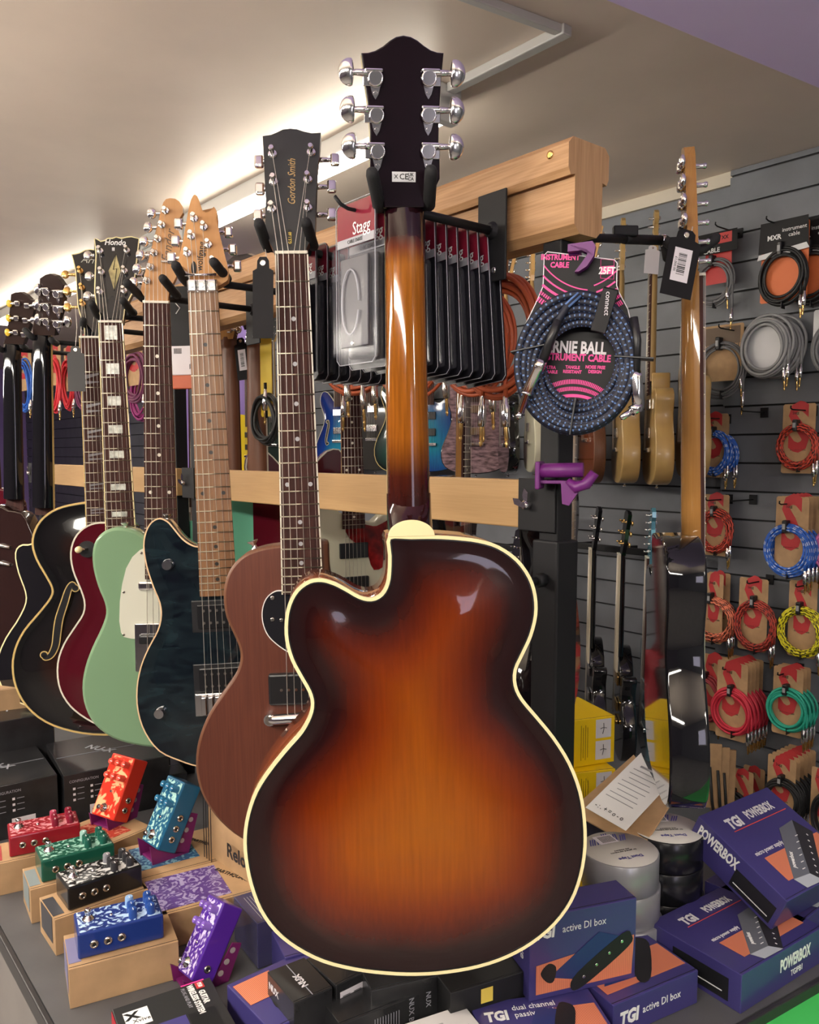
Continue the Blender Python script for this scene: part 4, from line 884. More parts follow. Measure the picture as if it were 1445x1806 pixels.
def sguitar(name, label, nutw, yaw, out, body, side, neckm, board, head, headm, th=0.045, y0=0.006, roll=0.0, bind=None, fr=True, inlay='dot', f=0, scale=0.64, tun='oval', tm_=None, pick=None, cat='guitar', grp=None, tilt=12, pg=None, size=1.0, dome=0.0, lean=0.0):
    g = Guitar.__new__(Guitar); g.M = T(*nutw) @ RZm(yaw) @ RX(lean) @ RY(roll); g.Mi = g.M.inverted(); g.nutp = Vector(nutw); g.root = thing(name, label, cat, group=grp, M=g.M)
    o = ccw([tuple(p) for p in spline([(x * size, z * size) for x, z in out], 2)])
    cz_ = sum(p[1] for p in o) / len(o)
    body_mesh(o, y0, y0 + th, body, side, side if side else body, (0, cz_ - 0.01), 0.004, dome, dome, 6).build('body', g.root)
    if bind: binding_mesh(o, y0 - 0.0005, y0 + 0.006, 0.003, bind).build('binding', g.root)
    g.neck(neckm, board, 0.043, 0.055, -scale * 0.70, bind=bind, joint=-0.40 * size)
    if fr: g.frets(scale, 20, inlay, IVORY if board is not MAPLE else mat('black_dot', (0, 0, 0)))
    else:
        mb = MB(); mb.box((0, -0.005, 0.002), (0.043, 0.009, 0.004), IVORY); mb.build('nut', g.root)
    g.th = 0.014; g.H = T(0, 0.002, 0) @ RX(-tilt if head is HLP else 0); mb = MB(); mb.prism(ccw(list(head)), 0, 0.014, headm, g.H, neckm); mb.build('headstock', g.root)
    tm2 = tm_ or CH
    if head is HLP: ps = [(sg * 0.026, z) for sg in (-1, 1) for z in (.045, .085, .125)]
    else: ps = [(-0.016 + 0.0095 * k * .6, 0.02 + 0.027 * k) for k in range(6)]
    for p in ps: g.tuner(p, -1 if (p[0] < 0 or head is HF) else 1, 0.026, tun, m=tm2)
    if pg:
        pm, pts = pg; mb = MB(); mb.prism(ccw([tuple(q) for q in spline(pts, 3)]), y0 - 0.0025 - dome, y0, pm); mb.build('pickguard', g.root)
    zb = -scale
    for z in (pick or (zb + 0.06, zb + 0.16)): pickup(g, 0, z, 0.07, 0.036, y0 - 0.004 - dome, tm2 if pick is None else BLK, 0.008)
    mb = MB(); mb.box((0, y0 - 0.006 - dome, zb), (0.08, 0.012, 0.016), tm2, 0.003); mb.build('bridge', g.root)
    if f:
        for sg in (-1, 1):
            fholes(g, [(sg * .085, -.53), (sg * .078, -.525), (sg * .075, -.55), (sg * .085, -.59), (sg * .095, -.63), (sg * .09, -.655), (sg * .082, -.65)], y0 - dome - 0.001, 0.004, CREAM)
    g.strings(None, zb, y0 - 0.014 - dome, (0.035, 0.05))
    g.strap_button(0, y0 + th / 2, min(p[1] for p in o), (0, 0, -1))
    return g
blackg = mat('black_gloss_lacquer', (0.006, 0.006, 0.008), 0.08, 0, 1.0)
# right-hand black guitar seen edge-on from behind
amb = wood('amber_neck_maple', (0.30, 0.14, 0.035), (0.38, 0.19, 0.055), 'Z', 10, 0.25, 0.8, fine=0.2)
pN = P(1229, 492, 1.165)
g = sguitar('electric_guitar', 'gloss black slab guitar hanging edge-on at right, amber maple neck and black price tag', pN, 80, TELE, blackg, blackg, amb, ROSE, HF, amb, 0.050, 0.010, roll=0.0, lean=-1.9, size=0.955, tilt=0, bind=None, tun='oval')
g.strap_button(-0.055, 0.034, -0.368, (0, 0, 1))
g_r = g
bh = mat('natural_korina', (0.46, 0.30, 0.11), 0.35, 0, 0.3, noise=(14, 0.12, (1, 1, 0.1)))
# hanger on the far side of the beam for it
ap = PT(1000, 418, TB + 0.062); bp_ = P(1168, 424, 1.20)
r = thing('guitar_hanger', 'long swivelling black hanger reaching from the beam end to the edge-on black guitar', 'hanger', ap, 0)
mb = MB(); q = bp_ - ap; k = P(1112, 422, 1.17) - ap
mb.tube([(0, 0, 0), k * 0.97], 0.0058, BLKM, 12); mb.build('arm', r)
mb = MB(); mb.tube([k * 0.9, k * 1.0, q], 0.0068, BLKM, 12); mb.lathe([(0.0085, 0), (0.0085, 0.004)], CH, 14, T(*q) @ RY(90)); mb.build('swivel_arm', r)
mb = MB(); c = P(1103, 408, 1.16) - ap; mb.box(c, (0.034, 0.012, 0.014), BLKM, 0.002, None); mb.cyl(c, c + Vector((0, 0, -0.012)), 0.004, BLKM, 8); mb.build('wing_knob', r)
for dy in (-0.03, 0.034):
    b0 = q + Vector((0.004, 0, 0)); mb = MB(); pts = [b0, b0 + Vector((0.012, dy * 0.7, -0.018)), b0 + Vector((0.026, dy, -0.026)), b0 + Vector((0.045, dy, -0.018)), b0 + Vector((0.062, dy, -0.004)), b0 + Vector((0.066, dy, 0.0))]
    mb.tube(pts, [0.0075] * 4 + [0.0075, 0.003], RUB, 12); mb.build('padded_prong', r)
# price tag builder
tagb = mat('black_tag_card', (0.008, 0.007, 0.009), 0.7, spec=0.25); labw = mat('white_label', (0.70, 0.66, 0.70), 0.5)
def hangtag(label, hole, size, yaw, roll, m, lab=None, cord=None, txt=None, grp=None):
    w, h = size; M = T(*hole) @ RZm(yaw) @ RY(roll)
    r = thing('price_tag', label, 'tag', M=M, group=grp)
    o = [(-w * .5, -h), (w * .5, -h), (w * .5, -h * .12), (w * .3, -h * .09), (w * .28, h * .01), (w * .16, h * .06), (-w * .16, h * .06), (-w * .28, h * .01), (-w * .3, -h * .09), (-w * .5, -h * .12)]
    mb = MB(); mb.prism(ccw(o), 0, 0.0008, m); mb.build('card', r)
    mb = MB(); mb.lathe([(0.004, 0), (0.004, 0.0006), (0.0028, 0.0006)], NI, 14, T(0, 0, -0.002) @ RX(90)); mb.build('eyelet', r)
    if lab:
        mb = MB(); mb.box((0, -0.0003, -h * .50), (w * .56, 0.0004, h * .52), lab, 0.0); lo = mb.build('barcode_label', r)
        mb = MB(); random.seed(int(w * 1e4))
        z = -h * .32
        while z > -h * .66:
            t = random.choice((0.0004, 0.0008, 0.0013)); mb.box((0, -0.0006, z), (w * .26, 0.0002, t), BLK); z -= t + random.choice((0.0006, 0.0011))
        mb.build('barcode', lo)
        if txt: textmesh(txt, 0.0048, tm, T(-w * .20, -0.0006, -h * .5) @ RY(90), lo, 'printed_price')
    if cord:
        mb = MB(); p = M.inverted() @ Vector(cord); mb.tube([(0, -0.001, -0.002), (p + Vector((0, 0, -0.002))) * 0.5 + Vector((0.003, 0, 0)), p], 0.0006, STEEL, 5); mb.build('cord', r)
    return r
hangtag('black price tag with white barcode label on the edge-on black guitar', P(1212, 412, 1.10), (0.045, 0.082), 12, 10, tagb, labw, P(1222, 400, 1.11), '£1,000.00')
hangtag('blank black tag hanging left of the brown guitar neck', P(464, 461, 1.09), (0.028, 0.098), -10, 1, tagb, None, P(468, 440, 1.10))
hangtag('blank dark grey tag hanging before the red cables at left', P(133, 615, 1.64), (0.033, 0.083), 5, 0, mat('grey_tag_card', (0.06, 0.06, 0.062), 0.7), None, P(133, 540, 1.68))
hangtag('small white price tag on the pale edge-on guitar on the wall', P(1152, 436, 2.85), (0.052, 0.088), 10, 3, labw, None, P(1153, 415, 2.86))
hangtag('small black tag with white label behind the roasted neck', P(424, 600, 1.95), (0.036, 0.092), -20, -6, tagb, labw, P(412, 585, 1.97))
# ------------------------------------------------------------------ guitars at the far left, seen from behind
gh = Guitar('electric_guitar', 'black guitar seen from behind with cream-edged neck and brown headstock back, at left', (76, 590), (78, 900), 1.93, 160)
def backhead(g, pts, m, tilt=13, bound=None):
    H = T(0, 0.003, 0) @ RX(-tilt); I = (g.M @ H @ T(0, 0.015, 0)).inverted(); c = I @ CAMP; out = []
    for u, v in pts: d = I.to_3x3() @ ray(u, v); k = -c.y / d.y; out.append((c.x + d.x * k, c.z + d.z * k))
    g.H = H; g.th = 0.015; g.I = I; mb = MB(); mb.prism(ccw(out), 0, 0.015, m, H, bev=0.001); o = mb.build('headstock', g.root); return out
def bloc(g, u, v): c = g.I @ CAMP; d = g.I.to_3x3() @ ray(u, v); k = -c.y / d.y; return (c.x + d.x * k, c.z + d.z * k)
brh = mat('dark_brown_headstock', (0.030, 0.018, 0.015), 0.22, 0, 0.8)
backhead(gh, [(58, 592), (57, 578), (63, 552), (67, 530), (69, 508), (70, 491), (80, 484.5), (88, 482.5), (97, 486), (104, 493), (111, 503), (111, 525), (108, 545), (103, 562), (98, 578), (96, 592)], brh)
for v in (514, 541, 567): gh.tuner(bloc(gh, 84, v), 1, 0.02, 'grover'); gh.tuner(bloc(gh, 102, v + 4), -1, 0.03, 'grover')
gh.neck(blackg, ROSE, 0.044, 0.054, -0.42, bind=CRG, joint=-0.40, depth=(0.021, 0.026)); gh.frets(0.63, 18, None)
px = [(66, 930), (58, 958), (40, 960), (29, 968), (27, 985), (33, 1012), (42, 1036), (46, 1054), (42, 1072), (28, 1098), (10, 1125), (-4, 1160), (-4, 1195), (15, 1228), (50, 1246), (90, 1250), (125, 1235), (145, 1200), (142, 1160), (125, 1125), (112, 1095), (112, 1060), (122, 1020), (124, 980), (112, 950), (90, 935)]
yb2 = 0.055; o = gh.outline(px, yb2, 2); body_mesh(o, 0.008, yb2, blackg, blackg, blackg, gh.loc(72, 1110, yb2), 0.002, 0, 0, 6).build('body', gh.root); binding_mesh(o, yb2 + 0.0005, yb2 - 0.005, 0.003, CREAM).build('binding', gh.root)
hanger('hanger under the brown headstock at far left', gh, (44, 582), (62, 597), (90, 598), (100, 606), plate=False, dyb=0.0, dyt=-0.02)
gk = Guitar('electric_guitar', 'dark brown guitar seen from behind with three yellow tuner buttons at the left edge', (22, 612), (26, 900), 2.14, 165)
backhead(gk, [(6, 606), (10, 590), (14, 570), (17, 545), (19, 519), (26, 516), (36, 515), (45, 520), (53, 528), (62, 530), (58, 555), (50, 580), (44, 598), (40, 608)], brh)
yel = mat('yellow_tuner_button', (0.75, 0.50, 0.04), 0.4)
for v in (535, 561, 586): gk.tuner(bloc(gk, 33 - (v - 535) * 0.06, v), 1, 0.025, 'oval', mbtn=yel); gk.tuner(bloc(gk, 50 - (v - 535) * 0.12, v + 4), -1, 0.022, 'oval')
gk.neck(blackg, ROSE, 0.044, 0.054, -0.42, bind=None, joint=-0.39); gk.frets(0.63, 18, None)
dkb = mat('dark_brown_gloss', (0.022, 0.009, 0.008), 0.15, 0, 1.0)
px = [(14, 900), (-10, 890), (-45, 900), (-60, 940), (-50, 985), (-45, 1020), (-70, 1060), (-85, 1110), (-70, 1165), (-20, 1192), (25, 1190), (60, 1160), (68, 1110), (52, 1060), (44, 1020), (52, 985), (60, 955), (50, 925), (38, 905)]
o = gk.outline(px, 0.05, 2); body_mesh(o, 0.008, 0.05, dkb, dkb, dkb, gk.loc(0, 1060, 0.05), 0.003, 0, 0, 6).build('body', gk.root)
for z in (-.51, -.555): mb = MB(); mb.tube([(-0.03, 0.053, z), (0.0, 0.056, z + .004), (0.02, 0.053, z)], 0.004, CH, 8); mb.build('back_strap_bar', gk.root)
hanger('leftmost hanger with a grey padded prong', gk, (-8, 607), (6, 618), (38, 603), (46, 614), plate=False, dyb=0.0, dyt=-0.02)
sguitar('electric_guitar', 'maroon guitar cut off by the left picture edge', P(-22, 628, 2.4), 160, LP, wine, wine, wine, ROSE, HLP, wine, fr=False)
# ------------------------------------------------------------------ far side of the rack
olw = mat('aged_white_gloss', (0.60, 0.58, 0.44), 0.3, 0, 0.6); tort = mat('red_tortoise', (0.22, 0.01, 0.01), 0.25, 0, 0.6, noise=(40, 0.6, (1, 1, 1)))
def fg(label, u, v, Y, yaw, *a, **k): return sguitar('electric_guitar', label, P(u, v, Y), yaw, *a, **k)
fg('aged white guitar with red pickguard and dark fretboard hanging behind the oak rail', 616, 590, 1.92, 22, STRAT, olw, olw, MAPLE, ROSE, HF, MAPLE, th=0.045, roll=-1, tilt=0, pg=(tort, [(-.02, -.43), (.03, -.44), (.06, -.445), (.10, -.43), (.105, -.47), (.09, -.53), (.05, -.55), (.03, -.50), (-.01, -.47)], ), pick=(-.5, -.58))
fg('dark red guitar behind the brown guitar neck heel', 522, 560, 2.3, 18, DC, wine, wine, mahside, ROSE, HLP, blkface, bind=IVORY, fr=False, roll=0)
fg('maroon bound guitar hanging behind the roasted neck', 452, 580, 1.95, 150, LP, wine, wine, wood('brown_neck_back', (0.16, 0.06, 0.03), (0.2, 0.08, 0.04), 'Z', 12, 0.4), ROSE, HLP, brh, bind=IVORY, fr=False)
seag = mat('surf_green_gloss', (0.14, 0.42, 0.28), 0.25, 0, 0.8)
fg('surf green guitar partly hidden behind the black superstrat', 345, 620, 2.4, 20, STRAT, seag, seag, MAPLE, ROSE, HF, MAPLE, fr=False, pg=(WHT, [(-.03, -.40), (-.08, -.44), (-.08, -.55), (.03, -.60), (.08, -.55), (.06, -.46), (.03, -.42)]))
fg('brown-backed guitar neck hanging beyond the black tag', 405, 600, 1.98, 155, TELE, mat('teal_green_gloss', (0.10, 0.30, 0.20), 0.25, 0, 0.8), seag, wood('brown_neck_back', (0, 0, 0), (0, 0, 0)), ROSE, HF, MAPLE, fr=False, tilt=0)
g = fg('dark guitar with plain maple neck and clear scratchplate behind the rack post', 1010, 500, 1.36, 68, DC, blackg, blackg, wood('pale_maple_neck', (0.50, 0.30, 0.15), (0.62, 0.40, 0.21), 'Z', 9, 0.35), MAPLE, HF, MAPLE, th=0.045, roll=0, tilt=0, pick=(-0.5, -0.58), size=0.93)
fg('tall brown-necked bass with side dots hanging behind the orange cable', 822, 560, 2.0, 66, LP, mat('black_red_gloss', (0.02, 0.006, 0.008), 0.15, 0, 1), blackg, amb, ROSE, HF, amb, tilt=0)
# ------------------------------------------------------------------ guitars on the back wall
def wallg(label, u, vb, yaw, out, body, side, t=TW - 0.13, **k):
    # vb: pixel row of the lowest point of the body
    p = PT(u, vb, t); h = -min(z for _, z in out) * k.get('size', 1.0)
    if p.z < 1.0 and vb < 900: pass
    return sguitar(k.pop('name', 'electric_guitar'), label, (p.x, p.y, p.z + h), yaw, out, body, side, k.pop('neckm', MAPLE), k.pop('board', ROSE), k.pop('head', HLP), k.pop('headm', blkface), **k)
RZD = math.degrees(RZ)
blub = burst('blue_burst', [(0, (0.01, 0.02, 0.15)), (0.3, (0.01, 0.05, 0.30)), (0.7, (0.02, 0.25, 0.42)), (1, (0.03, 0.33, 0.45))], 0.1)
grnb = burst('green_burst', [(0, (0.01, 0.014, 0.012)), (0.3, (0.02, 0.06, 0.05)), (0.7, (0.10, 0.24, 0.19)), (1, (0.14, 0.30, 0.24))], 0.1)
tealb = burst('teal_quilt_burst', [(0, (0.01, 0.05, 0.25)), (0.35, (0.01, 0.16, 0.38)), (0.7, (0.01, 0.33, 0.42)), (1, (0.02, 0.40, 0.45))], 0.2)
purq = mat('smoky_purple_quilt', (0.22, 0.14, 0.16), 0.2, 0, 1, noise=(30, 0.7, (1, 1, 3)))
wallg('blue burst hollow-body guitar on the wall left of the sunburst neck', 598, 834, RZD + 14, DC, blub, blackg, bind=IVORY, f=1, th=0.05, dome=0.006, fr=False)
wallg('green burst hollow-body guitar with f-hole on the wall beside the sunburst neck', 712, 836, RZD + 18, DC, grnb, blackg, bind=CRG, f=1, th=0.05, dome=0.006, fr=False)
wallg('smoky grey guitar on the wall between the two hollow bodies', 656, 830, RZD + 14, LP, mat('smoky_grey_gloss', (0.035, 0.032, 0.030), 0.2, 0, 1), blackg, fr=False)
wallg('teal quilted guitar on the wall right of the sunburst neck', 756, 833, RZD + 35, STRAT, tealb, blackg, pick=(-.5, -.58), fr=False)
wallg('smoky purple quilted guitar on the wall above the oak rail', 838, 836, RZD + 40, STRAT, purq, blackg, fr=False)
wallg('cream white slab guitar hanging edge-on above the oak rail', 930, 833, -90, TELE, olw, olw, fr=False, head=HF, headm=MAPLE, tilt=0, t=TW - 0.25)
wallg('black guitar edge-on beside the purple quilted one', 885, 836, -88, TELE, blackg, blackg, fr=False, t=TW - 0.2)
KW = dict(head=HF, headm=bh, neckm=bh, tilt=0, th=0.062)
wallg('natural blond guitar edge-on, nearest the rack post', 1084, 852, -97, TELE, bh, bh, t=TW - 0.25, **KW)
wallg('natural blond guitar edge-on with the white price tag', 1140, 855, -98, TELE, bh, bh, t=TW - 0.25, **KW)
wallg('natural blond guitar edge-on just left of the amber neck', 1200, 843, -99, TELE, bh, bh, t=TW - 0.28, **KW)
wallg('orange-brown guitar edge-on behind the rack post on the wall', 1030, 852, -92, LP, mat('orange_brown_gloss', (0.28, 0.07, 0.02), 0.25, 0, 1), mahside, t=TW - 0.22, fr=False)
# black seam routed along the blond guitars is their dark binding
for u in (1084, 1140, 1200): pass
wallg('olive black guitar on the wall between the two front necks', 482, 832, RZD + 10, LP, mat('olive_black_gloss', (0.02, 0.03, 0.027), 0.2, 0, 1), blackg, bind=IVORY, fr=False)
wallg('yellow slab guitar on the wall left of the brown guitar neck', 440, 838, RZD + 16, TELE, mat('yellow_gloss', (0.68, 0.50, 0.03), 0.3, 0, .5), MT['yellow_gloss'], head=HF, tilt=0, pick=(-.5, -.58), fr=False)
wallg('sky blue guitar on the wall behind the roasted neck', 398, 838, RZD + 10, STRAT, mat('sky_blue_gloss', (0.02, 0.33, 0.55), 0.3, 0, .5), MT['sky_blue_gloss'], head=HF, tilt=0, fr=False)
# lower row of basses
blum = mat('metallic_blue_gloss', (0.10, 0.28, 0.36), 0.25, 0.2, 1)
for (u, vt, vb, bd, lab, hm_, tm2) in ((1045, 893, 1330, blackg, 'black guitar with pale bound neck in the lower row, nearest the post', blkface, CH), (1096, 900, 1335, blackg, 'black guitar with gold tuners, middle of the lower row', blkface, GOLD), (1146, 903, 1322, blum, 'metallic blue guitar in the lower row beside the yellow boxes', MT['metallic_blue_gloss'], CH)):
    p = PT(u, vt, TW - 0.22); q = PT(u, vb, TW - 0.22); s = (p.z - q.z) / 0.93
    gg = sguitar('electric_guitar', lab, (p.x, p.y, p.z - 0.165), -96, LP if bd is blackg else STRAT, bd, bd, blackg if bd is blackg else blum, ROSE if bd is not blackg else mat('pale_bound_board', (0.55, 0.48, 0.36), 0.4), HLP if bd is blackg else HF, hm_, th=0.05, fr=False, tm_=tm2, roll=3, tilt=6, size=0.97)
for (u, v, c, lab) in ((925, 968, (0.30, 0.02, 0.03), 'red guitar low on the wall right of the sunburst body'), (905, 1000, (0.02, 0.02, 0.02), 'black guitar low on the wall behind the sunburst body'), (560, 985, (0.12, 0.01, 0.01), 'dark cherry guitar low on the wall behind the cutaway')):
    p = PT(u, v, TW - 0.2); sguitar('electric_guitar', lab, (p.x, p.y, p.z), -68, STRAT, mat('gloss_%d' % u, c, 0.2, 0, 1), MT['gloss_%d' % u], MT['gloss_%d' % u], ROSE, HLP, MT['gloss_%d' % u], fr=False)
for (x0, x1, v, lab) in ((985, 1215, 958, 'black wall rail carrying the lower row of guitars'), (860, 960, 962, 'short black wall rail behind the sunburst body')):
    a = PT(x0, v, TW - 0.12); b = PT(x1, v, TW - 0.12); L = (b - a).length; r = thing('wall_rail', lab, 'rail', a, RZ); mb = MB(); mb.box((L / 2, 0, 0), (L, 0.02, 0.025), BLKM, 0.003); mb.build('bar', r)
    n = 3 if L > .4 else 2
    for k in range(n): mb = MB(); mb.box((L * (k + .5) / n, 0.055, 0), (0.02, 0.11, 0.02), BLKM, 0.002); mb.build('bracket', r)
# ================================================================== CABLES
RED = mat('red_print', (0.50, 0.035, 0.04), 0.6)
pt_ = lambda i, j: (i * 3 + j * 2) % 7 < 2
pd_ = lambda i, j: (i + 2 * j) % 6 == 0
def coil(mb, c, rx, rz, n, r, m, pat=None, seed=1, seg=44, yo=0.0, nn=8):
    rnd = random.Random(seed)
    for k in range(n):
        q = 1 - 0.27 * (k / max(1, n - 1)) + rnd.uniform(-.02, .02); ox = rnd.uniform(-.035, .035) * rx; oz = rnd.uniform(-.05, .02) * rz; ph = rnd.uniform(0, 6.28); am = rnd.uniform(.0, .035)
        yk = yo - (k % 3) * r * 1.5
        pts = []
        for i in range(seg):
            a = 2 * math.pi * i / seg; w = 1 + am * math.sin(2 * a + ph)
            pts.append((c[0] + ox + math.cos(a) * rx * q * w, yk + math.sin(a * 2 + ph) * r * .8, c[1] + oz + math.sin(a) * rz * q * w))
        mb.tube(pts, r, m, nn, closed=True, pat=pat)
def plug(parent, p, d, m=CH, s=1.0, tipm=GOLD, name='jack_plug'):
    """6.35 mm plug: p root, d direction down"""
    q = Vector(d).normalized().to_track_quat('Z', 'Y').to_matrix().to_4x4(); mb = MB(); M = T(*p) @ q
    mb.lathe([(0.0035 * s, -0.012 * s), (0.0048 * s, 0), (0.0065 * s, 0.004 * s), (0.007 * s, 0.02 * s), (0.0062 * s, 0.035 * s), (0.0045 * s, 0.036 * s)], m, 12, M)
    mb.lathe([(0.0031 * s, 0.036 * s), (0.0031 * s, 0.056 * s), (0.002 * s, 0.058 * s), (0.0032 * s, 0.061 * s), (0.0012 * s, 0.067 * s)], tipm, 10, M)
    return mb.build(name, parent)
def cable_set(label, card, cl, t, cm, r=0.0042, n=7, pat=None, grp=None, cardm=KRAFT, kind='S', seed=1, tie=True, ends=((0.9, -.6), (.75, -.7)), yaw=0.0, dn=1.0, cardout=None):
    u0, v0, u1, v1 = card; pc = PT((u0 + u1) / 2, v0, t); a = PT(u0, (v0 + v1) / 2, t); b = PT(u1, (v0 + v1) / 2, t); w = abs(b.dot(D) - a.dot(D)); h = pc.z - PT((u0 + u1) / 2, v1, t).z
    r_ = thing('instrument_cable', label, 'cable', pc, RZ + yaw, grp)
    mb = MB(); o = [(-w / 2, -h + .005), (-w / 2 + .005, -h), (w / 2 - .005, -h), (w / 2, -h + .005), (w / 2, -.005), (w / 2 - .005, 0), (-w / 2 + .005, 0), (-w / 2, -.005)]
    mb.prism(ccw(o), 0, 0.0012, cardm); 
    co = mb.build('backing_card', r_)
    if kind == 'S':
        textmesh('S', h * .98, RED, T(0, -0.0004, -h * .37), co, 'printed_emblem', w * .80 / (h * .98 * .56), bold=0.007 * h / .25)
        textmesh('Stagg', 0.013, tm, T(-w * .1, -0.0008, -h * .13) @ RY(-4), co, 'printed_name', 0.8)
        textmesh('Instrument Cable', 0.009, tm, T(0, -0.0004, -h * .66), co, 'printed_line', 0.8)
    if cl:
        c0, d0, c1, d1 = cl; tc = t - 0.014; ca = PT(c0, (d0 + d1) / 2, tc); cb = PT(c1, (d0 + d1) / 2, tc); ctr_ = PT((c0 + c1) / 2, (d0 + d1) / 2, tc)
        rx = abs(cb.dot(D) - ca.dot(D)) / 2; rz = (PT((c0 + c1) / 2, d0, tc).z - PT((c0 + c1) / 2, d1, tc).z) / 2
        lx = -(ctr_.dot(D) - pc.dot(D)); lz = ctr_.z - pc.z
        mb = MB(); coil(mb, (lx, lz), rx - r, rz - r, n, r, cm, pat, seed, yo=-0.006); 
        rnd = random.Random(seed + 5)
        for (ex, ez) in ends:
            e = Vector((lx + rx * ex, -0.014, lz + rz * ez)); mb.tube([(lx + rx * ex * .98, -0.012, lz), e + Vector((0, 0, rz * .3)), e], r, cm, 8, pat=pat)
        mb.build('cable', r_)
        for k, (ex, ez) in enumerate(ends): plug(r_, (lx + rx * ex, -0.014, lz + rz * ez - 0.008), (0.1 * (k - .5), 0, -1), CH, dn)
        if tie:
            mb = MB(); zt_ = lz + rz * .88; mb.box((lx - rx * .08, -0.012, zt_), (0.016, 0.03, rz * .36 + .01), BLK, 0.004, None); mb.box((lx - rx * .08, -0.028, zt_), (0.009, 0.002, rz * .2), mat('grey_loop_label', (0.35, 0.35, 0.36), 0.5)); mb.build('cable_tie', r_)
            mb = MB(); mb.box((lx + rx * .08, -0.012, lz - rz * .92), (0.0025, 0.026, rz * .26 + .004), BLK, 0.001); mb.build('zip_tie', r_)
    return r_
def hook(label, u, v, t0, t1, grp='wire display hooks', up=True):
    """wire peg from plane t1 (the wall) out to t0"""
    p = PT(u, v, t0); L = t1 - t0; r = thing('display_hook', label, 'hook', p, RZ, grp)
    mb = MB(); mb.tube([(0, 0.001, 0.012), (0, 0.0, 0.004), (0, 0.012, 0), (0, L, 0)], 0.0024, BLKM, 8); mb.build('peg', r)
    mb = MB(); mb.box((0, L - 0.003, 0.0), (0.028, 0.004, 0.034), BLKM, 0.001); mb.build('wall_clip', r)
    return r
CB = lambda n, c, ro=0.5: mat('cable_' + n, c, ro)
TC = TW - 0.06
blue = CB('blue', (0.03, 0.14, 0.60)); redc = CB('red', (0.62, 0.07, 0.04)); org = CB('orange_pink', (0.80, 0.22, 0.12)); yelc = CB('yellow', (0.75, 0.68, 0.02)); crim = CB('crimson', (0.62, 0.03, 0.06)); grn = CB('sea_green', (0.02, 0.38, 0.26)); pink = CB('pink', (0.78, 0.22, 0.50)); dkred = CB('dark_red', (0.50, 0.06, 0.04)); bkc = CB('black', (0.012, 0.012, 0.013)); gry = CB('grey', (0.17, 0.17, 0.18)); 
PW = (mat('braid_white', (0.55, 0.6, 0.75), 0.5), pd_); PK = (mat('braid_black', (0.02, 0.01, 0.01), 0.5), pt_)
cable_set('blue white-flecked cable on kraft S card beside the amber neck', (1236, 730, 1285, 842), (1230, 757, 1287, 838), TC, blue, pat=PW, seed=2)
cable_set('second blue flecked cable tucked right behind the one beside the amber neck', (1252, 733, 1287, 838), (1246, 764, 1303, 835), TC + 0.035, blue, pat=PW, seed=3)
cable_set('red flecked cable on the rightmost kraft card in the upper S row', (1382, 712, 1440, 835), (1366, 745, 1446, 830), TC, redc, pat=PK, seed=4)
cable_set('red flecked cable alone on its card beside the amber neck, middle row', (1240, 872, 1287, 980), (1228, 897, 1292, 977), TC, redc, pat=PK, seed=5)
b0 = cable_set('large blue flecked cable at the front of its hook', (1370, 876, 1428, 1012), (1344, 923, 1432, 1018), TC - 0.05, blue, pat=PW, seed=6, n=8)
for k in range(3): copy_tree(b0, None, b0.location + N * 0.028 * (k + 1), label='kraft card and blue flecked cable stacked behind the large blue cable', group='blue cables on one hook')
cable_set('pink cable cut off by the right picture edge', (1440, 900, 1490, 1010), (1431, 930, 1500, 1012), TC, pink, seed=7)
cable_set('orange-pink flecked cable just right of the black guitar body', (1245, 1012, 1277, 1135), (1215, 1050, 1296, 1133), TC - 0.02, org, pat=PK, seed=8)
cable_set('second orange-pink cable card behind, next to the black guitar body', (1250, 1010, 1289, 1130), (1222, 1050, 1299, 1131), TC + 0.02, org, pat=PK, seed=28)
cable_set('dark red flecked cable between the orange and yellow ones', (1305, 1020, 1356, 1148), (1291, 1056, 1370, 1150), TC - 0.02, dkred, pat=PK, seed=9, n=8)
cable_set('yellow flecked cable at the right', (1393, 1025, 1443, 1160), (1368, 1067, 1456, 1160), TC - 0.02, yelc, pat=PK, seed=10, n=8)
c0 = cable_set('crimson cable at the front of the thick stack', (1266, 1168, 1320, 1305), (1251, 1213, 1330, 1298), TC - 0.08, crim, seed=11, n=7)
for k in range(4): copy_tree(c0, None, c0.location + N * 0.026 * (k + 1), label='kraft card and crimson cable stacked behind the front crimson cable', group='crimson cables on one hook')
c0 = cable_set('sea green cable at the front of its hook', (1365, 1178, 1418, 1298), (1348, 1212, 1428, 1292), TC - 0.06, grn, seed=12, n=6)
for k in range(2): copy_tree(c0, None, c0.location + N * 0.026 * (k + 1), label='kraft card and green cable stacked behind the sea green one', group='green cables on one hook')
cable_set('red card partly hidden behind the black guitar beside the crimson cables', (1236, 1155, 1285, 1290), (1215, 1190, 1275, 1275), TC, CB('dusky_red', (0.3, 0.03, 0.04)), seed=13)
c0 = cable_set('black cable on kraft S card at the front of the low stack', (1355, 1335, 1405, 1452), (1343, 1372, 1415, 1450), TC - 0.10, bkc, seed=14)
for k in range(5): copy_tree(c0, None, c0.location + N * 0.028 * (k + 1), label='kraft card with black cable stacked behind the front low card', group='black cables on one hook')
cable_set('black cable on kraft card just above the tilted purple box', (1291, 1358, 1330, 1440), (1270, 1395, 1318, 1460), TC - 0.02, bkc, seed=15)
cable_set('black cable on kraft card at the lower right edge', (1432, 1356, 1470, 1480), (1428, 1398, 1480, 1482), TC - 0.10, bkc, seed=16)
cable_set('dark cable on kraft card between the two low stacks', (1312, 1353, 1350, 1440), None, TC + 0.03, bkc, seed=17)
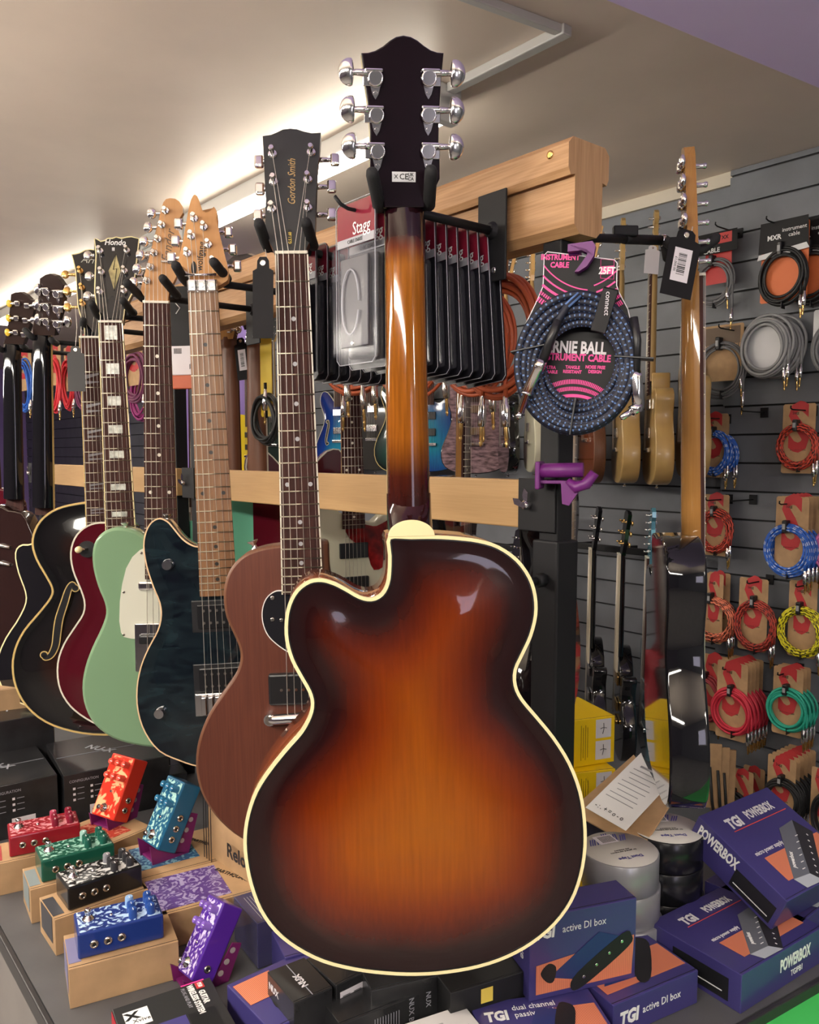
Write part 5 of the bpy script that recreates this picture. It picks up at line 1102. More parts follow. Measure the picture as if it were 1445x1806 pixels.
# upper boutique cables
rdk = mat('red_card', (0.55, 0.03, 0.03), 0.45); orc = mat('orange_card', (0.72, 0.17, 0.05), 0.55); blc = mat('black_card', (0.008, 0.007, 0.009), 0.5, spec=0.25); slc = mat('silver_card', (0.6, 0.6, 0.62), 0.3)
def header(r, w, z0, z1, m, d=0.012): mb = MB(); mb.prism([(-w / 2, z0), (w / 2, z0), (w / 2 * .94, z1), (-w / 2 * .94, z1)], -d, -d + 0.001, m); return mb.build('card_header', r)
q = cable_set('charcoal cable on red card under black header, upper wall', (1246, 412, 1292, 500), (1222, 455, 1294, 541), TC, gry, r=0.004, cardm=rdk, kind='', seed=20, n=5, ends=((.95, -1.2), (.7, -.3)))
header(q, 0.155, -0.068, 0.004, blc); textmesh('CABLE', 0.022, WPRINT, T(-0.02, -0.0135, -0.058), q, 'lettering', bold=.0004); mb = MB(); mb.box((0.03, -0.0128, -0.02), (0.05, 0.0006, 0.035), rdk); mb.build('red_panel', q); textmesh('XX', 0.018, blc, T(0.03, -0.0134, -0.02), q, 'lettering', bold=.0004)
q = cable_set('black cable around an orange card with black instrument-cable header', (1345, 395, 1428, 530), (1334, 432, 1424, 541), TC - 0.04, bkc, r=0.0045, cardm=orc, kind='', seed=21, n=6)
header(q, 0.165, -0.085, 0.012, blc); textmesh('instrument\ncable', 0.018, WPRINT, T(0.035, -0.0135, -0.03), q, 'lettering'); textmesh('MXR', 0.022, WPRINT, T(-0.03, -0.0135, -0.04), q, 'lettering', bold=.0006); 
mb = MB(); mb.prism([(-.085, -.105), (.085, -.09), (.075, -.072), (-.08, -.088)], -.0135, -.0125, slc); mb.build('silver_strip', q)
q2 = copy_tree(q, None, q.location + N * 0.05 - D * 0.07, label='second black cable with orange card half hidden at the right edge of the top row')
q = cable_set('black cable on plain kraft instrument-cable card, second row', (1240, 573, 1312, 672), (1225, 600, 1316, 701), TC, gry, r=0.0035, kind='', seed=22, n=6, ends=((.9, -.9), (.8, -.3)))
textmesh('INSTRUMENT CABLE', 0.020, mat('tan_print', (0.7, 0.45, 0.25), 0.5), T(0, -0.001, -0.075), q, 'lettering', 0.75, bold=.0003); mb = MB(); mb.box((0, -0.0006, -0.045), (0.13, 0.0004, 0.075), mat('grey_brown_print', (0.16, 0.11, 0.075), 0.6)); mb.build('printed_band', q)
q = cable_set('thick grey coiled cable with white disc label', (1320, 575, 1385, 650), (1302, 554, 1396, 668), TC - 0.03, mat('cable_silver_grey', (0.28, 0.28, 0.29), 0.45), r=0.0052, cardm=slc, kind='', seed=23, n=6, tie=False)
copy_tree(q, None, q.location + N * 0.045 - D * 0.02, label='second grey coil tucked behind the thick grey cable')
cable_set('dark coiled cable with red badge at the right picture edge, second row', (1436, 543, 1500, 600), (1428, 560, 1520, 665), TC, gry, r=0.005, cardm=slc, kind='', seed=24, n=6)
for (u, v) in ((1352, 388), (1262, 398), (1268, 578), (1242, 737), (1395, 722), (1245, 883), (1375, 890), (1318, 1030), (1404, 1036), (1275, 1182), (1372, 1192), (1365, 1345)): hook('black wire display hook holding a cable card on the grey slatted wall', u, v, TC - 0.10, TW - 0.002)
for (u, v) in ((1308, 725), (1288, 884)): hook('empty black wire hook on the grey slatted wall', u, v, TW - 0.16, TW - 0.002, 'empty hooks')
# kraft sleeves
for k, (u, v) in enumerate(((1258, 1312), (1272, 1318), (1283, 1322))):
    p = PT(u, v, TC - 0.1 + 0.02 * k); r = thing('cable_sleeve', 'kraft paper sleeve hanging right of the black guitar body', 'packaging', p, RZ + 0.7, 'kraft sleeves'); mb = MB(); mb.box((0, 0, -.115), (.06, .012, .23), KRAFT, .002); mb.build('sleeve', r); mb = MB(); mb.tube([(-.01, -.012, -.08), (.0, -.016, -.2), (.01, -.012, -.26)], .005, bkc, 8); mb.build('cable', r)
# ------------------------------------------------------------------ left cable hanks
def hank(label, card, cl, t, cm, seed, **k): return cable_set(label, card, cl, t, cm, seed=seed, r=0.0042, n=7, tie=False, grp=k.get('grp'), yaw=k.get('yaw', 0), pat=k.get('pat'))
tl = 1.22
hank('red cable on card hanging between the left headstocks', (86, 608, 106, 680), (82, 628, 106, 730), tl, CB('bright_red', (0.75, 0.04, 0.06)), 31)
hank('red cable beside the grey tag at left', (112, 612, 128, 690), (108, 630, 130, 725), tl + .1, CB('bright_red', (0, 0, 0)), 32)
hank('purple cable behind the grey tag at left', (140, 590, 158, 680), (132, 635, 160, 727), tl, CB('plum', (0.16, 0.03, 0.09)), 33)
hank('blue cable hanging between the two dark necks at far left', (28, 620, 54, 690), (26, 632, 54, 728), tl, blue, 34)
hank('plum cable behind the tele-style maple headstock', (222, 600, 250, 680), (212, 620, 258, 712), tl - .08, CB('plum', (0, 0, 0)), 35)
hank('dark magenta cable hanging left of the slab guitar neck', (236, 640, 256, 700), (230, 650, 262, 745), tl - .02, CB('dark_magenta', (0.28, 0.02, 0.16)), 36)
# ------------------------------------------------------------------ orange cables behind the blister packs
orr = CB('burnt_orange', (0.50, 0.10, 0.035), 0.45)
for k, (c, t, s) in enumerate((((800, 478, 948, 702), 0.93, 41), ((770, 500, 900, 700), 0.99, 42), ((650, 500, 790, 706), 1.05, 43), ((560, 540, 690, 700), 1.08, 44))):
    cable_set(('burnt orange coiled cable nearest the dark blue braided coil', 'second burnt orange coil behind the clear packs', 'third burnt orange coil behind the sunburst neck', 'farthest burnt orange coil behind the left packs')[k], ((c[0] + c[2]) / 2 - 22, c[1] - 30, (c[0] + c[2]) / 2 + 22, c[1] + 30), c, t, orr, r=0.0036, n=8, kind='', seed=s, tie=False, ends=((-.3, -1.0), (.25, -1.02)))
for k, (u, v) in enumerate(((612, 676), (640, 690), (660, 680), (786, 668), (868, 690), (548, 690))):
    p = PT(u, v, 0.95 + .02 * k); r = thing('jack_plug', 'silver jack plug dangling below the clear packs', 'plug', p, 0, 'dangling jack plugs'); plug(r, (0, 0, 0), (0.05, 0, -1), NI, 1.0)
    mb = MB(); mb.tube([(0, 0, -.01), (0, .004, .03), (.006, .01, .08)], .003, orr, 8); mb.build('cable', r)
# ------------------------------------------------------------------ clear blister packs
clr = mat('clear_blister_plastic', (0.35, 0.35, 0.4), 0.12, alpha=0.09); clr.node_tree.nodes['Principled BSDF'].inputs['Specular IOR Level'].default_value = 0.6
edge = mat('blister_edge', (0.55, 0.55, 0.62), 0.15, alpha=0.55)
burg = mat('burgundy_header', (0.20, 0.012, 0.03), 0.25, 0, 0.5); navy = mat('blue_black_pouch', (0.006, 0.008, 0.014), 0.25, 0, 0.2); sil = mat('silver_label', (0.30, 0.30, 0.34), 0.4); bkcard = mat('black_blister_card', (0.012, 0.012, 0.018), 0.35)
def blister(label, p, w, h, empty=False, grp=None):
    r = thing('cable_pack', label, 'blister pack', p, RZ, grp)
    o = [(-w / 2, -h + .006), (-w / 2 + .006, -h), (w / 2 - .006, -h), (w / 2, -h + .006), (w / 2, -.006), (w / 2 - .006, 0), (-w / 2 + .006, 0), (-w / 2, -.006)]
    mb = MB(); mb.prism(ccw(o), 0.0022, 0.0030, clr if empty else bkcard); mb.prism(ccw([(-w / 2 + .002, -h * .27), (w / 2 - .002, -h * .27), (w / 2 - .002, -.002), (-w / 2 + .002, -.002)]), 0.0006, 0.0022, burg); mb.build('card', r)
    mb = MB(); mb.box((0, 0.0003, -h * .245), (w - .004, 0.0006, h * .05), sil); mb.build('label_strip', r)
    textmesh('Stagg', 0.021, WPRINT, T(w * .16, 0.0001, -h * .175), r, 'brand_print', 0.8)
    textmesh('CABLE SNAKE', 0.006, tm, T(0, -0.0002, -h * .245), r, 'label_print', 0.8)
    mb = MB(); mb.tube([(-w / 2, 0, -.006), (-w / 2, 0, -h + .006), (-w / 2 + .006, 0, -h), (w / 2 - .006, 0, -h), (w / 2, 0, -h + .006), (w / 2, 0, -.006), (w / 2 - .006, 0, 0), (-w / 2 + .006, 0, 0)], 0.0006, edge, 6, closed=True); mb.build('pack_rim', r)
    mb = MB(); mb.box((0, -0.006, -h * .62), (w * .86, 0.013, h * .68), clr, 0.005); mb.build('clear_bubble', r)
    if not empty:
        mb = MB(); mb.box((0, -0.005, -h * .62), (w * .74, 0.010, h * .64), navy, 0.0045); mb.build('black_pouch', r)
    else:
        mb = MB(); pts = [(math.cos(a) * w * .22 - .005, -0.004, -h * .62 + math.sin(a) * h * .2) for a in [k * .3 for k in range(21)]]; mb.tube(pts, 0.0012, edge, 6); mb.lathe([(0.003, 0), (0.0015, .002)], CH, 8, T(.006, -.008, -h * .88) @ RX(90)); mb.box((0, -0.001, -h * .62), (w * .7, .002, h * .55), mat('smoky_insert', (0.05, 0.045, 0.06), 0.4), .001); mb.build('insert', r)
    return r
t0 = 0.585; pa = PT(592, 500, t0); pb = PT(660, 500, t0); wP = pa.dot(D) - pb.dot(D); hP = PT(626, 350, t0).z - PT(626, 640, t0).z
top0 = PT(626, 352, t0)
blister('front clear blister pack with a coiled lead inside, left of the sunburst neck', top0, wP, hP, True)
bp0 = None
for k in range(11):
    p = top0 + N * (0.018 * (k + 1)) + Vector((0, 0, -0.004 - 0.0012 * k))
    if bp0 is None: bp0 = blister('clear blister pack with burgundy header in the row behind the sunburst neck', p, wP, hP, False, 'blister packs on the near hook')
    else: copy_tree(bp0, None, p).rotation_euler = (0, R_(-0.55 * k), RZ)
for k in range(8):
    p = PT(530, 432, 0.645) + N * (0.019 * k); copy_tree(bp0, None, p, rz=RZ, label='clear blister pack in the lower row right of the brown guitar neck', group='blister packs on the far hook')
for (p, L, lb) in ((top0 + Vector((0, 0, -0.012)) - N * 0.02, TB - t0 + .0, 'wire hook carrying the near row of clear packs'), (PT(530, 440, 0.63), 0.15, 'wire hook carrying the far row of clear packs')):
    r = thing('display_hook', lb, 'hook', p, RZ); mb = MB(); mb.tube([(-0.004, -.006, .012), (0, 0, 0.003), (0, .01, 0), (0, L, 0)], .0022, BLKM, 8); mb.build('peg', r); mb = MB(); mb.box((0, L, 0), (.03, .003, .03), BLKM, .001); mb.build('wall_clip', r)
# strap pack with white barcode label between the two maple heads
r = thing('strap_pack', 'black strap package with white barcode label between the two maple-headed guitars', 'package', P(322, 505, 1.55), R_(-12))
mb = MB(); mb.box((0, 0, -0.055), (0.05, 0.008, 0.11), blc, 0.002); mb.build('sleeve', r); mb = MB(); mb.tube([(-.012, -.0045, -.012), (-.004, -.0045, -.022), (-.013, -.0045, -.03), (-.004, -.0045, -.04), (-.012, -.0045, -.05)], .0012, WPRINT, 5); mb.build('printed_script', r)
mb = MB(); mb.box((0, -0.002, -0.135), (0.05, 0.004, 0.055), labw, 0.002); lo = mb.build('barcode_label', r)
mb = MB()
for k in range(9): mb.box((-0.018 + k * .0018, -0.0043, -0.118), (0.0008, 0.0004, 0.010), BLK); mb.box((0.013 + (k % 3) * .002, -0.0043, -0.150 + k * .001), (0.0012, 0.0004, 0.003), BLK)
mb.build('barcode', lo)
mb = MB(); mb.box((0, 0.0, -0.175), (0.05, 0.01, 0.025), orr, 0.002); mb.build('orange_end', r)
# ------------------------------------------------------------------ the large braided cable on the purple hook
class Frame:
    def __init__(g, u, v, Y, yaw, roll=0): g.M = T(*P(u, v, Y)) @ RZm(yaw) @ RY(roll)
    def loc(g, u, v, y=0.0):
        I = (g.M @ T(0, y, 0)).inverted(); c = I @ CAMP; d = I.to_3x3() @ ray(u, v); k = -c.y / d.y; return (c.x + d.x * k, c.z + d.z * k)
fr = Frame(1025, 470, 0.955, -16); r = thing('instrument_cable', 'large dark blue braided cable on a black and pink card hung from the purple hook', 'cable', M=fr.M)
eb = mat('pink_print', (0.80, 0.05, 0.30), 0.5)
ol = [fr.loc(u, v) for u, v in ((966, 444), (1084, 458), (1089, 464), (1088, 503), (1092, 515), (1108, 545), (1118, 590), (1118, 680), (1085, 735), (1015, 748), (945, 725), (915, 670), (915, 610), (928, 570), (945, 535), (958, 505), (960, 450))]
mb = MB(); mb.prism(ccw(ol), 0, 0.0015, blc); co = mb.build('backing_card', r)
binding_mesh(ccw(ol), -0.0002, 0.0016, 0.0006, labw).build('card_edge', co)
def ptxt(s, u, v, size, m, nm='lettering', **k): x, z = fr.loc(u, v); return textmesh(s, size * 0.87, m, T(x, -0.0004, z) @ RY(k.pop('rot', 4)), co, nm, **k)
ptxt('INSTRUMENT\nCABLE', 988, 461, 0.0098, eb, bold=.0003, sx=.85)
ptxt('25FT', 1071, 478, 0.0125, WPRINT, bold=.0003, sx=.8)
for (u0, v0, u1, v1, m) in ((1060, 470, 1083, 483, eb),): 
    a = fr.loc(u0, v0); b = fr.loc(u1, v1); mb = MB(); mb.box(((a[0] + b[0]) / 2, -0.0002, (a[1] + b[1]) / 2), (b[0] - a[0], 0.0003, a[1] - b[1]), m, 0, None); mb.tube([(a[0], -.0003, a[1] + .008), (b[0], -.0003, a[1] + .006), (b[0], -.0003, b[1] - .006), (a[0], -.0003, b[1] - .004)], .0004, eb, 4, closed=True); mb.build('length_badge', co)
ptxt('ERNIE BALL', 1017, 614, 0.0215, labw, sx=0.70, bold=.0006)
ptxt('INSTRUMENT CABLE', 1014, 631, 0.0125, eb, sx=0.80, bold=.0004)
for s, u in (('ULTRA\nDURABLE', 970), ('TANGLE\nRESISTANT', 1010), ('NOISE FREE\nDESIGN', 1050)): ptxt(s, u, 652, 0.0058, eb, sx=.85, bold=.0002)
olp = ccw(ol)
def inside(p, poly):
    c = False; n = len(poly)
    for i in range(n):
        (x1, y1), (x2, y2) = poly[i], poly[(i + 1) % n]
        if (y1 > p[1]) != (y2 > p[1]) and p[0] < (x2 - x1) * (p[1] - y1) / (y2 - y1) + x1: c = not c
    return c
def arc(cu, cv, R0, a0, a1, wd, sgn=1, dash=False, rat=1.0):
    mb = MB(); n = 40; pts = []
    for k in range(n + 1):
        a = R_(a0 + (a1 - a0) * k / n); pts.append((fr.loc(cu + R0 * math.sin(a), cv - R0 * rat * math.cos(a)), fr.loc(cu + (R0 - wd) * math.sin(a), cv - (R0 - wd) * rat * math.cos(a))))
    for k in range(n):
        (a, b), (c, d) = pts[k], pts[k + 1]
        if dash: c = (a[0] + (c[0] - a[0]) * .62, a[1] + (c[1] - a[1]) * .62); d = (b[0] + (d[0] - b[0]) * .62, b[1] + (d[1] - b[1]) * .62)
        if not inside(((a[0] + d[0]) / 2, (a[1] + d[1]) / 2), olp) or not inside(a, olp) or not inside(d, olp): continue
        mb.add([(a[0], -.0004, a[1]), (c[0], -.0004, c[1]), (d[0], -.0004, d[1]), (b[0], -.0004, b[1])], [(0, 3, 2, 1)], eb)
    if mb.f: mb.build('pink_arc', co)
for k, (v, wd) in enumerate(((669, 8), (682, 7), (695, 5.5), (707, 4.5), (717, 3), (725, 2))): arc(1010, v + 95, 95, -36 + k * 4, 40 - k * 5, wd, dash=k < 2)
for k, (R0, wd) in enumerate(((108, 2.2), (121, 3), (134, 4.5), (147, 6), (160, 9))): arc(1046, 405, R0, 185, 250, wd, dash=k > 2); arc(1012, 405, R0 - 2, 110, 160, wd, dash=k > 2)
eblue = mat('braid_dark_navy', (0.008, 0.010, 0.025), 0.6); edash = (mat('braid_light_blue', (0.10, 0.19, 0.42), 0.5), lambda i, j: (i + 2 * j) % 4 == 0 and j % 2 == 0)
cx_, cz2 = fr.loc(1016, 641, -0.01); rx = abs(fr.loc(1127, 641, -.01)[0] - fr.loc(905, 641, -.01)[0]) / 2; rz2 = abs(fr.loc(1016, 514, -.01)[1] - fr.loc(1016, 770, -.01)[1]) / 2
mb = MB(); rnd = random.Random(3)
for k in range(11):
    rr = 0.0042; row = k % 6; lay = k // 6; q = 1 - 0.072 * row - .03 * lay; ox = 0.003 * row + rnd.uniform(-.002, .002); oz = 0.0045 * row * (1 if lay else -.3); pts = []
    for i in range(230):
        a = 2 * math.pi * i / 230; pts.append((cx_ + ox * .4 + math.cos(a) * (rx - rr) * q, -0.008 - lay * 0.0085 - abs(math.sin(a * 1.5 + k)) * .003, cz2 - oz * .5 + math.sin(a) * (rz2 - rr) * q))
    mb.tube(pts, rr, eblue, 10, closed=True, pat=edash)
def fl(u, v, y): x, z = fr.loc(u, v, y); return Vector((x, y, z))
mb.tube([fl(1022, 520, -.022), fl(1000, 540, -.026), fl(985, 565, -.027), fl(975, 585, -.027)], .0042, eblue, 10, pat=edash)
mb.build('cable', r)
mb = MB(); mb.tube([fl(985, 565, -.027), fl(975, 590, -.028), fl(958, 636, -.028)], .0052, BLK, 10); mb.build('strain_relief', r)
def bigplug(pts, nm):
    a, b, c, d = pts; mb = MB(); mb.tube([a, a + (b - a) * .3, a + (b - a) * .31, b], [.0068, .0068, .006, .0066], CH, 16); mb.tube([a + (b - a) * .06 * k for k in (1, 2, 3, 4)], [.0075, .0066, .0075, .0066], NI, 16); mb.tube([b, b + (c - b) * .1, b + (c - b) * .12, c], [.0066, .0066, .0044, .0040], CH, 14); mb.tube([c, (c + d) / 2, d], [.0032, .0045, .0015], CH, 12); return mb.build(nm, r)
bigplug((fl(956, 636, -.028), fl(930, 692, -.03), fl(918, 728, -.03), fl(913, 740, -.03)), 'straight_plug')
mb = MB(); mb.tube([fl(1118, 560, -.016), fl(1124, 600, -.018), fl(1122, 655, -.018)], .0048, BLK, 10); mb.build('strain_relief', r)
mb = MB(); mb.tube([fl(1122, 655, -.018), fl(1123, 665, -.018), fl(1124, 690, -.018), fl(1126, 718, -.018)], [.0055, .0066, .0062, .0066], CH, 14); mb.tube([fl(1130, 716, -.018), fl(1114, 725, -.022)], .006, CH, 12); mb.tube([fl(1116, 724, -.022), fl(1098, 736, -.024), fl(1094, 738, -.024)], [.0036, .0036, .002], CH, 12); mb.build('angled_plug', r)
a_ = fl(1070, 532, -.012); mb = MB(); M = T(*a_) @ RY(16)
pr = [(-.0085, -.034), (.0085, -.034), (.0085, .006), (-.0085, .006)]
mb.box((0.002, -.014, -.012), (.017, .002, .048), blc, .001, M); mb.box((0.002, -.004, .012), (.017, .022, .002), blc, .001, M); mb.build('hook_and_loop_strap', r); textmesh('connect', .008, labw, M @ T(.003, -.0153, -.004) @ RY(78), r, 'strap_print')
for (u, v, rt) in ((935, 616, 80), (1119, 632, 95), (1012, 735, 8)):
    p = fl(u, v, -.012); mb = MB(); mb.box((0, 0, 0), (.002, .026, .042), BLK, .0005, T(*p) @ RY(rt)); mb.build('zip_tie', r)
pur = mat('purple_printed_plastic', (0.13, 0.012, 0.15), 0.45)
pp = P(1032, 452, 0.955); r = thing('cable_hook', 'purple printed hook holding the braided cable card', 'hook', pp, R_(-16)); mb = MB()
pr = [(-.02, .012), (.010, .014), (.014, .008), (.012, -.004), (.004, -.016), (-.006, -.022), (-.011, -.022), (-.003, -.012), (.004, -.002), (.004, .004), (-.02, .003)]
mb.prism(ccw([(x * .9, z * .9) for x, z in pr]), -.016, -.004, pur); mb.build('hook_tongue', r); mb = MB(); mb.box((-.012, .03, .006), (.012, .07, .010), pur, .001); mb.build('hook_arm', r)
pp = P(985, 830, 1.0); r = thing('cable_holder', 'purple printed clip on the rack post above the oak rail', 'clip', pp, R_(-18)); mb = MB()
mb.tube([(-.022, 0, .0), (.03, 0, .001)], .009, pur, 12); mb.box((-.024, .01, -.006), (.006, .04, .034), pur, .002); mb.box((0.0, .012, -.014), (.05, .03, .004), pur, .001)
mb.build('clip_body', r); mb = MB(); mb.tube([(.012, -.004, -.012), (.022, -.006, -.020), (.034, -.006, -.016), (.044, -.006, -.002)], [.004, .007, .007, .006], pur, 10); mb.build('curved_arm', r)
mb = MB(); mb.prism(ccw([(.004, -.014), (.030, -.018), (.014, -.042), (.006, -.040)]), -.006, .006, pur); mb.build('gusset', r)

cable_set('black looped lead in a yellow-backed pack beside the brown guitar neck', (458, 575, 478, 735), (440, 690, 488, 785), 0.95, bkc, r=0.0035, n=5, cardm=mat('yellow_card', (0.6, 0.42, 0.02), .5), kind='', seed=51, tie=False, ends=((.2, 1.0),))
# ================================================================== BOXES, PEDALS AND TAPE ON THE COUNTER
tgi = mat('violet_blue_carton', (0.048, 0.040, 0.175), 0.35, 0, 0.25); tgid = tgi
orp = mat('orange_stripe_print', (0.80, 0.22, 0.10), 0.5)
def stripes(m, sc):
    nt = m.node_tree; b = nt.nodes['Principled BSDF']; tc = nt.nodes.new('ShaderNodeTexCoord'); w = nt.nodes.new('ShaderNodeTexWave'); w.inputs['Scale'].default_value = sc; nt.links.new(tc.outputs['Object'], w.inputs['Vector'])
    mx = nt.nodes.new('ShaderNodeMix'); mx.data_type = 'RGBA'; mx.inputs[6].default_value = (0.42, 0.10, 0.06, 1); mx.inputs[7].default_value = (0.85, 0.30, 0.16, 1); nt.links.new(w.outputs['Fac'], mx.inputs[0]); nt.links.new(mx.outputs[2], b.inputs['Base Color'])
stripes(orp, 150)
def frame_from(A, B, z, ndepth=None, flip=False):
    a = PZ(*A, z); b = PZ(*B, z); d = b - a; return a, math.atan2(d.y, d.x), d.length
def carton(name, label, cat, a, yaw, w, d, h, m, grp=None, bev=0.0012, lidline=True, M=None, loc_top=True):
    """a: top front-left corner in the world; local x along the front, y to the back, z up from the base"""
    r = thing(name, label, cat, M=M, group=grp) if M is not None else thing(name, label, cat, (a.x, a.y, a.z - h), yaw, grp)
    mb = MB(); mb.box((w / 2, d / 2, h / 2), (w, d, h), m, bev); mb.build('carton', r)
    if lidline: mb = MB(); mb.box((w / 2, 0.004, h + 0.0002), (w * .995, 0.0006, 0.0005), BLK); mb.build('lid_seam', r)
    return r
def TOP(x, y, h, rot=0): return T(x, y, h + 0.0004) @ RZm(rot) @ RX(-90)      # lettering plate lying on the lid, reading from the front
def FRONT(x, z, rot=0): return T(x, -0.0004, z) @ RY(rot)
def LEFT(y, z, rot=0): return T(-0.0004, y, z) @ RZm(-90) @ RY(rot)
def decal(parent, name, pts, m, M, th=0.0004):
    mb = MB(); mb.prism(ccw(list(pts)), -th, 0, m, M); return mb.build(name, parent)
def rectp(x0, z0, x1, z1): return [(x0, z0), (x1, z0), (x1, z1), (x0, z1)]
def tgilogo(parent, M, s):
    textmesh('TGI', s, WPRINT, M, parent, 'logo', 0.82, bold=0.0009 * s / .02, shear=0.12)
def powertop(r, w, d, h, M0):
    """print of the power supply carton on a plate frame M0 (x right, z up), size w x d"""
    tgilogo(r, M0 @ T(w * .27, -.0003, d * .80), d * .15)
    textmesh('POWERBOX', d * .13, WPRINT, M0 @ T(w * .64, -.0003, d * .815), r, 'lettering', 0.55, bold=.0006)
    decal(r, 'red_line', rectp(w * .18, d * .72, w * .93, d * .728), mat('red_line_print', (0.7, 0.08, 0.06), 0.5), M0)
    textmesh('micro power supply', d * .062, WPRINT, M0 @ T(w * .34, -.0003, d * .46), r, 'lettering', 0.8)
    decal(r, 'orange_panel', rectp(w * .20, d * .14, w * .97, d * .40), orp, M0)
    decal(r, 'printed_unit', [(w * .30, d * .02), (w * .52, -d * .0 + d * .01), (w * .93, d * .42), (w * .86, d * .60), (w * .64, d * .58), (w * .26, d * .13)], mat('printed_grey_unit', (0.13, 0.14, 0.17), 0.4), M0 @ T(0, -.0003, 0))
    decal(r, 'printed_unit_side', [(w * .52, d * .01), (w * .93, d * .42), (w * .86, d * .60), (w * .46, d * .11)], mat('printed_dark_panel', (0.025, 0.025, 0.03), 0.4), M0 @ T(0, -.0005, 0))
    decal(r, 'printed_unit_end', [(w * .30, d * .02), (w * .52, d * .01), (w * .46, d * .11), (w * .26, d * .13)], mat('printed_light_end', (0.42, 0.46, 0.52), 0.4), M0 @ T(0, -.0005, 0))
    mb = MB()
    for k in range(7): t = k / 7; mb.box((w * (.535 + .36 * t), -.0008, d * (.09 + .38 * t)), (.0022, .0003, .0035), WPRINT, 0, M0)
    for k in range(6): t = k / 6; mb.box((w * (.455 + .33 * t), -.0008, d * (.17 + .34 * t)), (.007, .0003, .0012), WPRINT, 0, M0 @ T(0, 0, 0))
    mb.build('printed_sockets', r); textmesh('powerbox', d * .055, WPRINT, M0 @ T(w * .44, -.0008, d * .28) @ RY(-47), r, 'printed_unit_name', .8, bold=.0003)
# lower power supply box
a, yw, L = frame_from((1134, 1632), (1309, 1720), .775)
wB, dB = 0.175, 0.165
# local frame: x from the back-left corner to the front corner is the short side; use front = edge from front corner to the right
fa = PZ(1309, 1720, .775); yw2 = yw + R_(84)
r = carton('power_supply_box', 'violet power supply box lying flat at the lower right corner of the counter', 'box', fa, yw2, 0.21, L, 0.058, tgi)
powertop(r, 0.20, L, 0.058, T(0, 0, 0.0584) @ RX(-90))
textmesh('POWERBOX', 0.026, WPRINT, FRONT(0.135, 0.034), r, 'lettering', 0.55, bold=.0008); textmesh('TGIPB1', 0.013, WPRINT, FRONT(0.14, 0.014), r, 'lettering', 0.8)
decal(r, 'black_panel', rectp(-0.115, .008, -0.02, .042), BLK, T(-.0003, L, 0) @ RZm(-90) @ T(L * 0 + L, 0, 0) if False else LEFT(0, 0) @ T(0, 0, 0))
decal(r, 'panel_line', rectp(-0.105, .018, -0.03, .0195), WPRINT, LEFT(0, 0) @ T(0, -.0004, 0))
# second one behind at the right edge
r = carton('power_supply_box', 'violet power supply box mostly hidden at the right edge under the tilted one', 'box', PZ(1392, 1640, .775) + Vector((0.03, 0.02, 0)), yw2 + .1, 0.2, .165, 0.058, tgi)
powertop(r, .2, .165, .058, T(0, 0, 0.0584) @ RX(-90))
# tilted one resting across them
Rm = Matrix(((0.506, 0.841, 0.192), (-0.756, 0.539, -0.370), (-0.415, 0.042, 0.909))).to_4x4()
Mt = T(0.475, 1.304, 0.907) @ Rm @ T(0, 0, -0.064)   # x: left edge running to the front corner, y: towards the right
Mt2 = Mt @ T(0.175, 0, 0) @ RZm(90)                   # new x = old y, new y = -old x
r = carton('power_supply_box', 'tilted violet power supply box leaning on the tape rolls at right', 'box', None, 0, 0.185, 0.175, 0.064, tgi, M=Mt2)
powertop(r, 0.185, 0.175, .064, T(0, 0, 0.0644) @ RX(-90))
textmesh('POWERBOX', 0.026, WPRINT, T(-.0005, .125, .044) @ RZm(-90), r, 'lettering', 0.55, bold=.0009)
decal(r, 'black_panel', rectp(-0.085, .006, -0.008, .040), BLK, T(-.0003, 0, 0) @ RZm(-90))
decal(r, 'panel_line', rectp(-0.08, .014, -0.014, .0155), WPRINT, T(-.0007, 0, 0) @ RZm(-90))
# upright DI box
def di_print(r, w, h, M0):
    tgilogo(r, M0 @ T(w * .13, -.0004, h * .80), h * .20)
    textmesh('active DI box', h * .125, WPRINT, M0 @ T(w * .50, -.0004, h * .80), r, 'lettering', 0.85)
    decal(r, 'orange_panel', [(w * .06, h * .07), (w * .96, h * .07), (w * .98, h * .55), (w * .06, h * .42)], orp, M0)
    bd = mat('printed_blue_unit', (0.02, 0.035, 0.15), 0.35); rb = mat('printed_black_rubber', (0.012, 0.012, 0.014), 0.5)
    decal(r, 'printed_unit', [(w * .18, h * .25), (w * .48, h * .14), (w * .94, h * .52), (w * .64, h * .68)], bd, M0 @ T(0, -.0004, 0))
    decal(r, 'printed_bumper', [tuple(p) for p in spline([(w * .38, h * .06), (w * .50, h * .06), (w * .92, h * .42), (w * .95, h * .56), (w * .86, h * .60), (w * .44, h * .24)], 4)], rb, M0 @ T(0, -.0008, 0))
    decal(r, 'printed_bumper', [tuple(p) for p in spline([(w * .10, h * .32), (w * .16, h * .20), (w * .22, h * .20), (w * .24, h * .36), (w * .17, h * .42)], 4)], rb, M0 @ T(0, -.0008, 0))
    mb = MB()
    for k in range(4): t = k / 3; mb.lathe([(.0024, 0), (.0024, .0003), (.0014, .0003)], CH, 10, M0 @ T(w * (.50 + .36 * t), -.0012, h * (.17 + .33 * t)) @ RX(90))
    mb.build('printed_jacks', r)
a = PZ(933, 1768, .767); b = PZ(1120, 1724, .767); d_ = b - a; h1 = .117
r = carton('di_box_carton', 'upright violet-blue active DI box carton standing on two flat ones', 'box', Vector((a.x, a.y, .767 + h1)), math.atan2(d_.y, d_.x), d_.length, .052, h1, tgi)
di_print(r, d_.length, h1, T(0, -.0004, 0))
textmesh('active', .018, WPRINT, LEFT(.02, .07, 90), r, 'lettering')
a, yw, L = frame_from((1082, 1774), (1232, 1711), .767)
